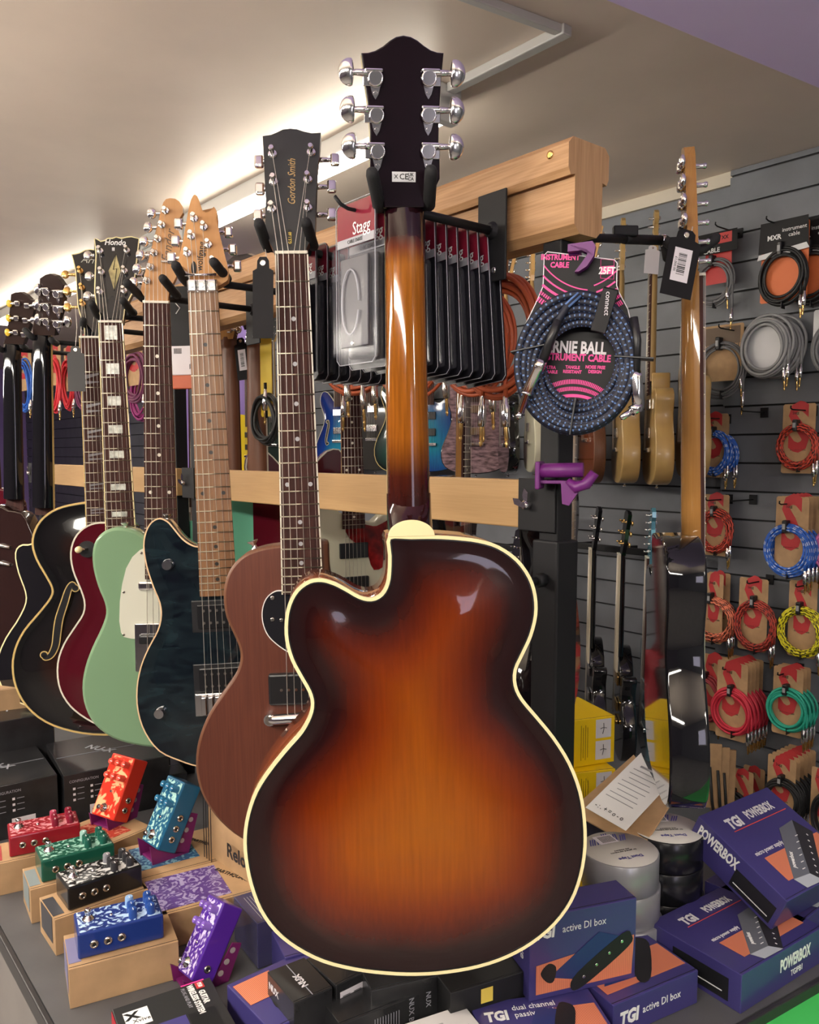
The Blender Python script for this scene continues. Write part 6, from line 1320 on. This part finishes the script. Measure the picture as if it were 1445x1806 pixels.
r = carton('di_box_carton', 'flat violet-blue active DI box carton under the upright one, right side', 'box', a, yw, L, .125, .0495, tgi)
tgilogo(r, FRONT(L * .18, .024), .026); textmesh('active DI box', .0155, WPRINT, FRONT(L * .56, .026), r, 'lettering', .85)
M0 = T(0, 0, .0499) @ RX(-90)
decal(r, 'orange_panel', rectp(L * .05, .02, L * .97, .075), orp, M0); decal(r, 'printed_unit', [(L * .1, .035), (L * .5, .03), (L * .85, .09), (L * .5, .10)], mat('printed_blue_unit', (0, 0, 0)), M0 @ T(0, -.0004, 0)); decal(r, 'printed_bumper', [tuple(p) for p in spline([(L * .42, .025), (L * .55, .02), (L * .90, .08), (L * .85, .1), (L * .72, .095)], 4)], mat('printed_black_rubber', (0, 0, 0)), M0 @ T(0, -.0008, 0))
a = PZ(828, 1771, .767); b = PZ(1038, 1743, .767); c = PZ(1078, 1775, .767); dv = b - a; yw = math.atan2(dv.y, dv.x); ux = Vector((math.cos(yw), math.sin(yw), 0)); uy = Vector((-math.sin(yw), math.cos(yw), 0)); L = dv.length
r = carton('di_box_carton', 'flat dual channel passive DI box carton at the bottom edge of the picture', 'box', a - uy * .135, yw, L, .135, .0495, tgi)
M0 = T(0, 0, .0499) @ RX(-90); tgilogo(r, M0 @ T(.028, -.0004, .103), .024); textmesh('dual channel\npassive DI box', .0135, WPRINT, M0 @ T(.052, -.0004, .108), r, 'lettering', .9, align='LEFT')
decal(r, 'orange_panel', rectp(L * .5, .01, L * .97, .105), orp, M0); decal(r, 'printed_unit', [(L * .30, .05), (L * .48, .02), (L * .72, .10), (L * .5, .11)], mat('printed_blue_unit', (0, 0, 0)), M0 @ T(0, -.0004, 0)); decal(r, 'printed_bumper', [tuple(p) for p in spline([(L * .46, .025), (L * .56, .02), (L * .78, .09), (L * .76, .11), (L * .66, .105)], 4)], mat('printed_black_rubber', (0, 0, 0)), M0 @ T(0, -.0008, 0))
# yellow flat sliver and yellow boxes
ye = mat('yellow_carton', (0.78, 0.52, 0.0), 0.45)
a = PZ(1013, 1549, .80); r = carton('yellow_box', 'flat yellow box just behind the upright DI box carton', 'box', a - Vector((.02, .045, 0)), R_(15), .075, .09, .083, ye)
def yellow(label, A, B, z, h, d, w=None, extra=0):
    a, yw, L = frame_from(A, B, z); L = w or L
    r = carton('yellow_stand_box', label, 'box', a, yw, L, d, h, ye)
    for k in (0, 1): decal(r, 'photo_panel', rectp(L * .60, h * (.10 + .46 * k), L * .92, h * (.50 + .46 * k)), mat('pale_photo_panel', (0.62, 0.60, 0.62), 0.5), FRONT(0, 0)); mb = MB(); cx = L * .76; cz = h * (.30 + .46 * k); mb.tube([(cx - .008, -.001, cz), (cx, -.001, cz + .002), (cx + .008, -.001, cz)], .0008, BLK, 5); mb.tube([(cx, -.001, cz + .012), (cx + .001, -.001, cz), (cx - .002, -.001, cz - .012)], .0008, BLK, 5); mb.build('stand_drawing', r)
    mb = MB()
    for k in range(4): mb.box((L * (.30 + .045 * k), -.0006, h * .5), (.0007, .0004, h * (.75 - .1 * (k % 2))), BLK)
    mb.build('printed_lines', r)
    return r
yellow('yellow stand box on top of its stack just right of the rack post', (1000, 1273), (1085, 1262), .927, .104, .15)
yellow('yellow stand box at the base of the stack right of the rack post', (1000, 1366), (1086, 1356), .822, .104, .15)
yellow('yellow stand box on top behind the waist of the sunburst body', (880, 1236), (952, 1229), .955, .075, .16)
yellow('lower yellow stand box behind the waist of the sunburst body', (884, 1300), (952, 1293), .88, .16, .16)
# tape rolls
ductm = mat('grey_duct_tape', (0.34, 0.34, 0.36), 0.3, 0.4); blkt = mat('black_gaffer_tape', (0.008, 0.008, 0.010), 0.22)
tl_ = mat('tape_label_white', (0.62, 0.60, 0.56), 0.4); bp2 = mat('blue_pattern_print', (0.06, 0.06, 0.28), 0.5)
def tape(c, R, h, m, label, labelled=True, grp=None, rot=0):
    r = thing('tape_roll', label, 'tape', c, R_(rot), grp); mb = MB()
    mb.lathe([(R * .52, .001), (R - .001, .0), (R, .001), (R, h - .001), (R - .001, h), (R * .52, h)], m, 48); mb.build('tape', r)
    if labelled:
        mb = MB(); mb.lathe([(R * .97, h + .0003), (R * .97, h + .0008), (0.001, h + .0008)], tl_, 40); lo = mb.build('paper_label', r)
        mb = MB()
        for k in range(5):
            x = -.036 + .014 * k
            for j in range(3): mb.prism([(x + j * .004, -.052 + .006 * abs(k - 2)), (x + .0022 + j * .004, -.052 + .006 * abs(k - 2)), (x + .012 + j * .004, -.022), (x + .0098 + j * .004, -.022)], -.0003, 0, bp2, T(0, 0, h + .0009) @ RX(-90))
        mb.build('blue_pattern', lo)
        decal(lo, 'barcode_panel', rectp(-.012, -.046, .022, -.020), labw, TOP(0, 0, h + .0010)); mb = MB()
        for k in range(9): mb.box((-.008 + k * .0028, -.033, h + .0019), (.0012, .020, .0003), tm)
        mb.build('barcode', lo); textmesh('Duct Tape', .010, bp2, TOP(0, .030, h + .001, 0), lo, 'lettering', bold=.0002); textmesh('for general use indoors\nand outdoors', .005, tm, TOP(0, .008, h + .001, 0), lo, 'lettering')
    return r
g0 = PZ(1098, 1497, .876)
for k, s in ((2, 'top grey duct tape roll with printed white label'), (1, 'middle grey duct tape roll of the left stack'), (0, 'bottom grey duct tape roll of the left stack')): tape(Vector((g0.x + .004 * (1 - k), g0.y + .003 * (k == 1), ZT + .053 * k + .0005)), .0605, .052, ductm, s, k == 2, rot=200)
g1 = PZ(1180, 1465, .876)
for k, s in ((2, 'top black tape roll with printed white label'), (1, 'middle black tape roll of the right stack'), (0, 'bottom black tape roll of the right stack')): tape(Vector((g1.x + .003 * (k == 0), g1.y + .012, ZT + .053 * k + .0005)), .060, .052, blkt, s, k == 2, rot=185)
# paper sheet and kraft envelope behind the tape
def quadsheet(name, label, cat, pts, m, curl=0.0, n=8, th=.0006):
    p = [Vector(q) for q in pts]; c = sum(p, Vector()) / 4; r = thing(name, label, cat, c); mb = MB(); vs = []
    for i in range(n + 1):
        for j in range(n + 1):
            u, v = i / n, j / n; q = (p[0] * (1 - u) + p[1] * u) * (1 - v) + (p[3] * (1 - u) + p[2] * u) * v; q = q + Vector((0, 0, curl * (u - .5) ** 2 * 4 * v)); vs.append(q - c)
    fs = [(i * (n + 1) + j, (i + 1) * (n + 1) + j, (i + 1) * (n + 1) + j + 1, i * (n + 1) + j + 1) for i in range(n) for j in range(n)]
    nn = (p[1] - p[0]).cross(p[3] - p[0]).normalized(); vs2 = [v - nn * th for v in vs]; m1 = len(vs)
    mb.add(vs + vs2, fs + [tuple(i + m1 for i in f[::-1]) for f in fs], m, True)
    rim = [i for i in range(n + 1)]; ed = [(i * (n + 1), (i + 1) * (n + 1)) for i in range(n)] + [(i * (n + 1) + n, (i + 1) * (n + 1) + n) for i in range(n)] + [(j, j + 1) for j in range(n)] + [(n * (n + 1) + j, n * (n + 1) + j + 1) for j in range(n)]
    mb.add(vs + vs2, [(a, b, b + m1, a + m1) for a, b in ed], m); mb.build('sheet', r); return r, c, p, nn
papm = mat('white_paper', (0.80, 0.79, 0.78), 0.6)
za, zb2 = .885, .955
pp_ = [PZ(1033, 1424, za), PZ(1104, 1465, za), PZ(1168, 1402, zb2 - .03), PZ(1131, 1333, zb2)]
r, c, p, nn = quadsheet('paper_sheet', 'bright white printed paper sheet lying behind the grey tape rolls', 'paper', pp_, papm, 0.006)
X = (p[1] - p[0]).normalized(); Zp = nn.cross(X); Mp = Matrix(((X.x, -nn.x, Zp.x, 0), (X.y, -nn.y, Zp.y, 0), (X.z, -nn.z, Zp.z, 0), (0, 0, 0, 1)))
q = T(*(p[0] - c)) @ Mp
wS = (p[1] - p[0]).length; hS = (p[3] - p[0]).length
gt = mat('grey_text_print', (0.3, 0.3, 0.32), 0.6)
for k in range(9):
    mb = MB(); mb.box((wS * .52, -.0085, hS * (.82 - .07 * k)), (wS * (.66 if k % 3 else .5), .0003, .0012 if k else .004), gt, 0, q); mb.build('text_line', r)
textmesh('- : . + = o - o', .013, tm, q @ T(wS * .5, -.005, hS * .09), r, 'printed_symbols')
e_ = [PZ(1005, 1430, .868), PZ(1130, 1500, .868), PZ(1185, 1415, .90), PZ(1118, 1331, .94)]
quadsheet('cardboard_flap', 'brown cardboard under the white paper sheet', 'cardboard', e_, KRAFT, 0, 4, .003)
# box that holds them up
r = carton('storage_box', 'dark blue box holding up the paper behind the tape', 'box', PZ(1030, 1500, .855) + Vector((0, .03, 0)), R_(22), .16, .14, .137, mat('dark_navy_carton', (0.012, 0.014, 0.04), 0.4))
# ------------------------------------------------------------------ pedal boxes and pedals, left
def noiseart(name, base, art, sc=55, th=(0.50, 0.56), dist=2.5):
    m = mat(name, base, 0.3, 0, 0.6); nt = m.node_tree; b = nt.nodes['Principled BSDF']; tc = nt.nodes.new('ShaderNodeTexCoord'); nz = nt.nodes.new('ShaderNodeTexNoise'); nz.inputs['Scale'].default_value = sc; nz.inputs['Detail'].default_value = 4; nz.inputs['Distortion'].default_value = dist; nt.links.new(tc.outputs['Object'], nz.inputs['Vector'])
    mr = nt.nodes.new('ShaderNodeMapRange'); mr.inputs[1].default_value = th[0]; mr.inputs[2].default_value = th[1]; nt.links.new(nz.outputs['Fac'], mr.inputs[0]); mx = nt.nodes.new('ShaderNodeMix'); mx.data_type = 'RGBA'; mx.inputs[6].default_value = (*base, 1); mx.inputs[7].default_value = (*art, 1); nt.links.new(mr.outputs[0], mx.inputs[0]); nt.links.new(mx.outputs[2], b.inputs['Base Color']); return m
def pedal(label, M, base, art, knobm, oddm=None, jacks=3, s=1.0, side=True, knobs=((.078, .048), (.078, .030), (.078, .012), (.104, .048), (.104, .030), (.104, .012)), artsc=55):
    """local x along the length from the footswitch end, y across, z up"""
    r = thing('effects_pedal', label, 'guitar pedal', M=M); bm1 = mat('pedal_' + str(base), base, 0.28, 0, 0.7)
    L, W, Hh = .12, .065, .038; mb = MB(); mb.box((L / 2, W / 2, Hh / 2), (L, W, Hh), bm1, .003, None, 3); mb.build('enclosure', r)
    mb = MB(); mb.box((L / 2, W / 2, Hh + .0001), (L - .007, W - .007, .0006), noiseart('art_' + str(base), base, art, artsc), 0); mb.build('printed_artwork', r)
    for k, (x, y) in enumerate(knobs):
        mb = MB(); km = oddm if (oddm and k == 0) else knobm; mb.lathe([(.0065, 0), (.0062, .002), (.0060, .013), (.0052, .0145)], km, 18, T(x, y, Hh)); mb.box((x, y - .003, Hh + .0149), (.0009, .006, .0006), WPRINT); mb.build('control_knob', r)
    mb = MB(); mb.lathe([(.0085, 0), (.0085, .002), (.0065, .0022), (.0065, .005), (.0045, .0055), (.0042, .010), (.0048, .0105), (.0048, .0155), (.003, .017)], CH, 16, T(.018, W * .55, Hh)); mb.build('footswitch', r)
    mb = MB(); mb.lathe([(.0028, 0), (.0028, .001), (.0015, .002)], CH, 12, T(.05, W * .5, Hh)); mb.build('indicator_light', r)
    for k in range(jacks):
        mb = MB(); mb.lathe([(.0062, 0), (.0062, .0016), (.0048, .003), (.0030, .0031), (.0030, .0008), (.0005, .0008)], NI, 18, T(.022 + .019 * k, 0, Hh * .5) @ RX(90)); mb.lathe([(.0028, 0), (.0028, .0022)], BLK, 12, T(.022 + .019 * k, -.0003, Hh * .5) @ RX(90)); mb.build('jack_socket', r)
    return r
def flatpedal(label, A, B, *a, **k):
    p = PZ(*A, .7765); q = PZ(*B, .7765); d = q - p; yw = math.atan2(d.y, d.x)
    pedal(label, T(*p) @ Matrix.Rotation(yw, 4, 'Z'), *a, **k); return p, yw
def kraftbox(label, p, yw, dx, dy, w=.150, d=.085, stick=None, h=.0588):
    a = p + Vector((math.cos(yw) * dx - math.sin(yw) * dy, math.sin(yw) * dx + math.cos(yw) * dy, 0)); a.z = ZT + h
    r = carton('pedal_box', label, 'box', a, yw, w, d, h, KRAFTD, bev=.0008)
    mb = MB(); mb.box((w / 2, .0005, h - .006), (w * .98, .0008, .0006), mat('board_shadow_line', (0.16, 0.09, 0.04), .8)); mb.build('tuck_flap_line', r)
    if stick:
        decal(r, 'end_sticker', rectp(-d * .86, h * .25, -d * .16, h * .98), stick, LEFT(0, 0)); decal(r, 'wrap_sticker', rectp(.001, d * .14, .018, d * .86), stick, T(0, 0, h + .0002) @ RX(-90))
    return r
p, yw = flatpedal('royal blue flat effects pedal with pale splash artwork, frontmost', (138, 1694), (285, 1656), (0.014, 0.035, 0.19), (0.45, 0.62, 0.85), mat('blue_knob', (0.02, 0.07, 0.30), .3), mat('pale_blue_knob', (0.25, 0.42, 0.70), .3))
kraftbox('brown pedal box at the front under the royal blue pedal', p, yw, -.014, -.016, .152, .093, mat('lavender_sticker', (0.20, 0.19, 0.33), .4))
p, yw = flatpedal('black flat effects pedal with white burst artwork', (121, 1608), (254, 1563), (0.010, 0.010, 0.011), (0.6, 0.6, 0.6), mat('black_knob', (0.03, 0.03, 0.035), .3), mat('grey_knob', (0.22, 0.22, 0.25), .3))
kraftbox('brown pedal box under the black pedal', p, yw, -.024, -.010, .150, .085, mat('dark_sticker', (0.05, 0.05, 0.06), .4))
p, yw = flatpedal('dark green flat effects pedal with pale artwork', (74, 1558), (191, 1527), (0.010, 0.085, 0.055), (0.30, 0.55, 0.45), mat('green_knob', (0.01, 0.10, 0.07), .3), mat('pale_green_knob', (0.30, 0.50, 0.45), .3))
kraftbox('brown pedal box with grey label under the green pedal', p, yw, -.020, -.012, .150, .085, mat('grey_green_sticker', (0.22, 0.26, 0.27), .5))
p, yw = flatpedal('crimson flat effects pedal at the left picture edge', (17, 1513), (131, 1489), (0.28, 0.012, 0.022), (0.75, 0.30, 0.34), mat('crimson_knob', (0.22, 0.01, 0.03), .3), mat('rose_knob', (0.42, 0.06, 0.12), .3))
kraftbox('brown pedal box at the left picture edge under the crimson pedal', p, yw, -.03, -.014, .150, .085, mat('red_sticker', (0.4, 0.06, 0.06), .4))
pstd = mat('magenta_purple_plastic', (0.15, 0.012, 0.10), 0.4)
def standpedal(label, slabel, org, Rr, scale, ztab, *a, **k):
    # fitted frame: x right across the face, y into the thickness, z up along the face
    Mf = T(*org) @ Matrix([list(Rr[0]) + [0], list(Rr[1]) + [0], list(Rr[2]) + [0], [0, 0, 0, 1]]) @ Matrix.Diagonal((scale, scale, scale, 1))
    # pedal local: x along length(up), y across with jacks side (y=0) at the right, z out of the face
    A = Matrix(((0, -1, 0, .065), (0, 0, -1, .038), (1, 0, 0, 0), (0, 0, 0, 1)))
    pedal(label, Mf @ A, *a, **k)
    xd = Mf.to_3x3() @ Vector((1, 0, 0)); yw = math.atan2(xd.y, xd.x); bl = Mf @ Vector((0, 0, 0)); br = Mf @ Vector((.065, 0, 0)); base = (bl + br) / 2; r = thing('pedal_stand', slabel, 'stand', (base.x, base.y, ztab), yw)
    zb_ = base.z - ztab; yv = Mf.to_3x3() @ Vector((0, .038, 0)); th = math.hypot(yv.x, yv.y); dz = yv.z; up = Mf.to_3x3() @ Vector((0, 0, .12)); ub = -(up.x * math.sin(yw)) + up.y * math.cos(yw)
    prof = [(-.006, 0), (-.010, max(zb_, .004) + .008), (.0, max(zb_, .004) + .0), (th, max(.003, zb_ + dz)), (th + ub * .62, zb_ + dz + up.z * .62), (th + ub * .62 + .014, zb_ + dz + up.z * .56), (th + .03, 0)]
    for sg in (-1, 1):
        mb = MB(); mb.prism(ccw(prof), -.0015, .0015, pstd, T(sg * .024, 0, 0) @ RZm(90)); mb.build('side_plate', r)
        mb = MB()
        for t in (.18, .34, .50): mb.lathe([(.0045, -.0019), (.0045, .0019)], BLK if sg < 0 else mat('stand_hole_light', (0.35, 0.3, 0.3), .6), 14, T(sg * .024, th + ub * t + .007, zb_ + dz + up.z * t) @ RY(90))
        mb.build('lightening_holes', r)
    mb = MB(); mb.box((0, th * .5 + .012, .002), (.05, th + .03, .004), pstd, .001); mb.box((0, th + .004, .02), (.05, .004, .03), pstd, .001); mb.build('cross_plate', r)
R1 = [[0.8647, 0.4411, 0.2403], [-0.5023, 0.7634, 0.406], [-0.0043, -0.4718, 0.8817]]
standpedal('bright red effects pedal propped up on a purple stand', 'purple stand under the bright red pedal', (-0.627, 1.561, 0.795), R1, 1.0, .776, (0.60, 0.035, 0.018), (0.90, 0.42, 0.22), mat('red_knob', (0.75, 0.08, 0.05), .25), None, 2, artsc=22)
R2 = [[0.6792, 0.6606, 0.3198], [-0.7317, 0.5755, 0.3653], [0.0573, -0.4821, 0.8742]]
standpedal('teal blue effects pedal propped up on a purple stand', 'purple stand under the teal blue pedal', (-0.488, 1.439, 0.801), R2, 1.0, .776, (0.012, 0.10, 0.20), (0.40, 0.65, 0.60), mat('teal_knob', (0.03, 0.16, 0.30), .25), None, 3)
R3 = [[0.5875, 0.7311, 0.3469], [-0.7829, 0.4051, 0.4721], [0.2046, -0.549, 0.8104]]
o3 = CAMP + (Vector((-0.382, 1.276, 0.661)) - CAMP) * .915
standpedal('violet effects pedal propped up beside the wireless system box', 'purple stand under the violet pedal', o3, R3, .915, ZT + .001, (0.075, 0.018, 0.28), (0.62, 0.55, 0.78), mat('violet_knob', (0.22, 0.12, 0.50), .25), None, 1)
# kraft boxes behind
a, yw, L = frame_from((250, 1551), (401, 1511), .7765); r = carton('pedal_box', 'brown pedal box with blue printed lid under the teal pedal', 'box', Vector((a.x, a.y, .7758)), yw, .16, .135, .0588, KRAFTD)
decal(r, 'blue_lid_print', rectp(.005, .03, .11, .12), noiseart('lid_blue', (0.03, 0.10, 0.22), (0.2, 0.4, 0.5)), T(0, 0, .0590) @ RX(-90)); textmesh('EARTHQUAKER', .011, tm, TOP(.135, .07, .059, -60), r, 'lettering', bold=.0002)
a, yw, L = frame_from((150, 1512), (258, 1466), .7765); r = carton('pedal_box', 'brown pedal box with red printed lid under the bright red pedal', 'box', Vector((a.x - .01, a.y, .7758)), yw, .155, .13, .0588, KRAFTD)
decal(r, 'red_lid_print', rectp(.01, .02, .12, .11), noiseart('lid_red', (0.42, 0.05, 0.03), (0.7, 0.3, 0.2)), T(0, 0, .0590) @ RX(-90))
a, yw, L = frame_from((287, 1617), (446, 1574), .7765); r = carton('pedal_box', 'brown pedal box with purple printed lid behind the violet pedal', 'box', Vector((a.x - .01, a.y, .7758)), yw, .165, .13, .0588, KRAFTD)
decal(r, 'purple_lid_print', rectp(.006, .012, .125, .118), noiseart('lid_purple', (0.10, 0.05, 0.22), (0.35, 0.3, 0.5)), T(0, 0, .0590) @ RX(-90)); textmesh('EARTHQUAKER', .012, tm, TOP(.145, .065, .059, -60), r, 'lettering', bold=.0002)
# black cartons far left
blkc = mat('black_gloss_carton', (0.020, 0.020, 0.022), 0.25, noise=(20, .3, (1, 1, 1)))
def config(r, w, h, x0):
    mb = MB()
    for i in range(3):
        for j in range(2): mb.box((x0 + j * .035, -.0005, h * .72 - i * .012), (.005, .0004, .005), labw); mb.box((x0 + .013 + j * .035, -.0005, h * .72 - i * .012), (.014, .0004, .0012), sil)
    mb.build('tick_boxes', r); textmesh('CONFIGURATION', .008, sil, FRONT(x0 + .02, h * .86), r, 'lettering', .9)
    decal(r, 'barcode_label', rectp(x0 + .03, h * .02, x0 + .075, h * .36), labw, FRONT(0, 0)); mb = MB()
    for k in range(10): mb.box((x0 + .036 + k * .0034, -.0012, h * .17), (.0016, .0003, h * .22), tm)
    mb.build('barcode', r)
def kbox(label, A, B, z, d, h, w=None, cfg=None, wall=.0):
    a, yw, L = frame_from(A, B, z); w = w or L; r = carton('black_carton', label, 'box', a, yw, w, d, h, blkc); 
    if cfg is not None: config(r, w, h, cfg)
    textmesh('NU-X', .03, sil, TOP(w * .45, d * .55, h, -55), r, 'lettering', bold=.0006)
    decal(r, 'lid_tape', rectp(w * .02, d * .49, w * .98, d * .495), sil, T(0, 0, h + .0002) @ RX(-90)); return r
kbox('large black gloss carton with white tick boxes behind the green pedal', (112, 1369), (194, 1353), .83, .23, .113, .22, .02)
kbox('large black gloss carton at the left edge with configuration print', (-60, 1400), (101, 1366), .83, .235, .113, None, .05)
kbox('upper black carton at the left edge below the black archtop', (-60, 1284), (62, 1263), .90, .2, .183, .18)
kbox('flat black carton under the seafoam guitar', (170, 1345), (300, 1322), .80, .16, .083)
kbox('black flat case beneath the black superstrat guitar', (205, 1385), (330, 1362), .775, .12, .058)
r = carton('cardboard_box', 'brown cardboard box at the far left edge behind the black carton', 'box', PZ(-40, 1222, .95), R_(28), .16, .12, .233, KRAFTD)
# tall record player carton behind the brown guitar
p = P(362, 1345, 1.42); r = thing('tall_carton', 'tall brown carton with black side stripes standing behind the brown guitar', 'box', (p.x - .01, p.y + .01, ZT + .001), RZ + .05); Mr = RY(0); mb = MB(); mb.box((.20, .13, .13), (.40, .24, .26), KRAFTD, .002); mb.build('carton', r)
textmesh('Reloop', .034, tm, T(.135, -.0006, .10), r, 'lettering', bold=.0008)
mb = MB()
for k in range(4): mb.box((.006 + .0085 * k, -.0006, .13), (.0022, .0006, .255), BLK)
mb.build('printed_stripes', r)
# front centre: wireless system, small black cartons
a = PZ(197, 1780, .76); b = PZ(370, 1723, .76); dv = b - a; yw = math.atan2(dv.y, dv.x); uy = Vector((-math.sin(yw), math.cos(yw), 0)); L = dv.length
r = carton('wireless_box', 'black wireless system box with red end and white logo label at the bottom left', 'box', a - uy * .16, yw, L, .16, .042, mat('soft_black_carton', (0.022, 0.022, 0.024), .4)); M0 = T(0, 0, .0424) @ RX(-90)
decal(r, 'red_end', rectp(-.158, .002, -.002, .040), mat('red_end_print', (0.5, 0.01, 0.03), .4), LEFT(0, 0))
decal(r, 'logo_label', rectp(.010, .108, .042, .142), WPRINT, M0); textmesh('X', .020, BLK, M0 @ T(.020, -.0005, .130), r, 'logo', 1.2, bold=.0008); textmesh('Xvive', .010, tm, M0 @ T(.030, -.0005, .118), r, 'lettering')
textmesh('GUITAR\nWIRELESS SYSTEM', .0115, WPRINT, M0 @ T(.108, -.0004, .122) @ RY(90), r, 'lettering', .72, bold=.0004); decal(r, 'red_badge', rectp(.110, .142, .121, .156), RED, M0); textmesh('P58', .008, WPRINT, M0 @ T(.1155, -.0008, .149) @ RY(90), r, 'lettering', .8, bold=.0002)
textmesh('PLUG AND PLAY', .0075, sil, M0 @ T(.092, -.0004, .13) @ RY(90), r, 'lettering', .8); decal(r, 'red_edge', rectp(.092, .1575, .124, .1598), eb, M0)
decal(r, 'printed_transmitter', rectp(.04, .03, .082, .098), mat('printed_indigo_unit', (0.06, 0.05, 0.20), .3), M0); decal(r, 'printed_display', rectp(.084, .03, .12, .096), BLK, M0)
a = PZ(400, 1737, .767); b = PZ(490, 1696, .767); dv = b - a; yw = math.atan2(dv.y, dv.x); uy = Vector((-math.sin(yw), math.cos(yw), 0)); L = dv.length
r = carton('di_box_carton', 'flat violet-blue carton with orange print left of the small black carton', 'box', a - uy * .12, yw, L + .05, .12, .0495, tgi); decal(r, 'orange_panel', rectp(.004, .06, .06, .11), orp, T(0, 0, .0499) @ RX(-90)); decal(r, 'printed_unit', [tuple(q) for q in spline([(.03, .03), (.06, .02), (.085, .07), (.06, .085), (.035, .06)], 4)], mat('printed_black_rubber', (0, 0, 0)), T(0, -0, .0503) @ RX(-90))
n0 = PZ(519, 1770, .80); n1 = PZ(587, 1741, .80); nl = PZ(452, 1723, .80); dv = n1 - n0; yw = math.atan2(dv.y, dv.x); dd = (nl - n0).length
r = carton('small_black_carton', 'small black carton with white logo on its lid, front centre', 'box', n0, yw, dv.length, dd, .082, blkc); textmesh('NUX', .013, labw, TOP(dv.length * .5, dd * .45, .082, 90), r, 'lettering', bold=.0004)
decal(r, 'lid_line', rectp(dv.length * .48, .002, dv.length * .50, dd - .002), sil, T(0, 0, .0822) @ RX(-90)); textmesh('NUX', .013, labw, LEFT(dd * .75, .066), r, 'lettering', bold=.0003); textmesh('ME', .022, mat('red_grey_print', (0.35, 0.10, 0.10), .5), LEFT(dd * .5, .035), r, 'lettering', bold=.0005)
a = PZ(590, 1742, .80); b = PZ(639, 1718, .80); dv = b - a; yw = math.atan2(dv.y, dv.x)
r = carton('barcode_carton', 'black carton with a white double barcode label behind the small black one', 'box', a + Vector((.002, .004, 0)), yw, .07, .075, .082, blkc); decal(r, 'barcode_label', rectp(.006, .005, .046, .070), labw, FRONT(0, 0)); mb = MB()
for j in range(2):
    for k in range(16): mb.box((.016 + j * .018, -.0010, .012 + k * .0034), (.012, .0003, .0018 if k % 3 else .0008), tm)
mb.build('barcode', r)
r = carton('black_effects_carton', 'long black carton with grey spec print in front of the barcode carton', 'box', PZ(600, 1808, .78), math.atan2(*(lambda q: (q.y, q.x))(PZ(780, 1736, .78) - PZ(627, 1796, .78))), .145, .06, .06, blkc); textmesh('NUX B-10', .011, sil, FRONT(.105, .035, 90), r, 'lettering'); mb = MB()
for k in range(10): mb.box((.05 + .004 * k, -.0005, .03), (.0008, .0004, .038), sil)
mb.build('printed_specs', r)
r = carton('black_effects_carton', 'black carton directly under the bottom of the sunburst body', 'box', PZ(655, 1748, .80), R_(20), .115, .09, .08, blkc); textmesh('NUX', .010, sil, FRONT(.08, .05, 90), r, 'lettering')
r = carton('black_strings_carton', 'black carton with small yellow emblem below the lower right of the sunburst body', 'box', PZ(795, 1752, .80), R_(24), .16, .08, .082, mat('matt_black_carton', (0.008, 0.008, 0.009), .5)); decal(r, 'yellow_emblem', rectp(.045, .055, .063, .075), mat('yellow_print', (0, 0, 0)), FRONT(0, 0))
a = PZ(712, 1806, .772); b = PZ(818, 1771, .772); dv = b - a; yw = math.atan2(dv.y, dv.x); uy = Vector((-math.sin(yw), math.cos(yw), 0))
r = carton('white_label_box', 'white labelled box lying at the bottom edge left of the dual channel carton', 'box', a - uy * .09, yw, dv.length, .09, .054, mat('white_carton', (0.58, 0.56, 0.56), .5)); mb = MB(); mb.box((dv.length * .35, .06, .0544), (.03, .02, .0004), gt); mb.build('printed_panel', r); textmesh('BOX', .009, tm, TOP(dv.length * .75, .05, .054), r, 'lettering')
# clear blister boxes between violet pedal and archtop
a = PZ(454, 1630, .79); b = PZ(409, 1583, .79); yw = math.atan2((a - b).y, (a - b).x) + R_(88)
r = carton('blister_box', 'violet-blue carton in clear plastic standing behind the violet pedal', 'box', a, yw, .09, (a - b).length, .072, mat('dark_violet_carton', (0.022, 0.018, 0.085), .25, 0, .6)); decal(r, 'white_label', rectp(.03, .05, .06, .075), labw, T(0, 0, .0723) @ RX(-90)); mb = MB(); mb.box((.045, (a - b).length / 2, .037), (.094, (a - b).length + .004, .076), clr, .002); mb.build('clear_shell', r); mb = MB()
for k in range(4): mb.box((.012 + .005 * k, .045, .0724), (.0006, .07, .0003), sil)
mb.build('printed_lines', r)
r = carton('blister_box', 'second violet-blue carton with white logo under the edge of the sunburst body', 'box', PZ(503, 1690, .77), R_(25), .12, .10, .052, tgi); tgilogo(r, TOP(.03, .07, .052, 0), .018)
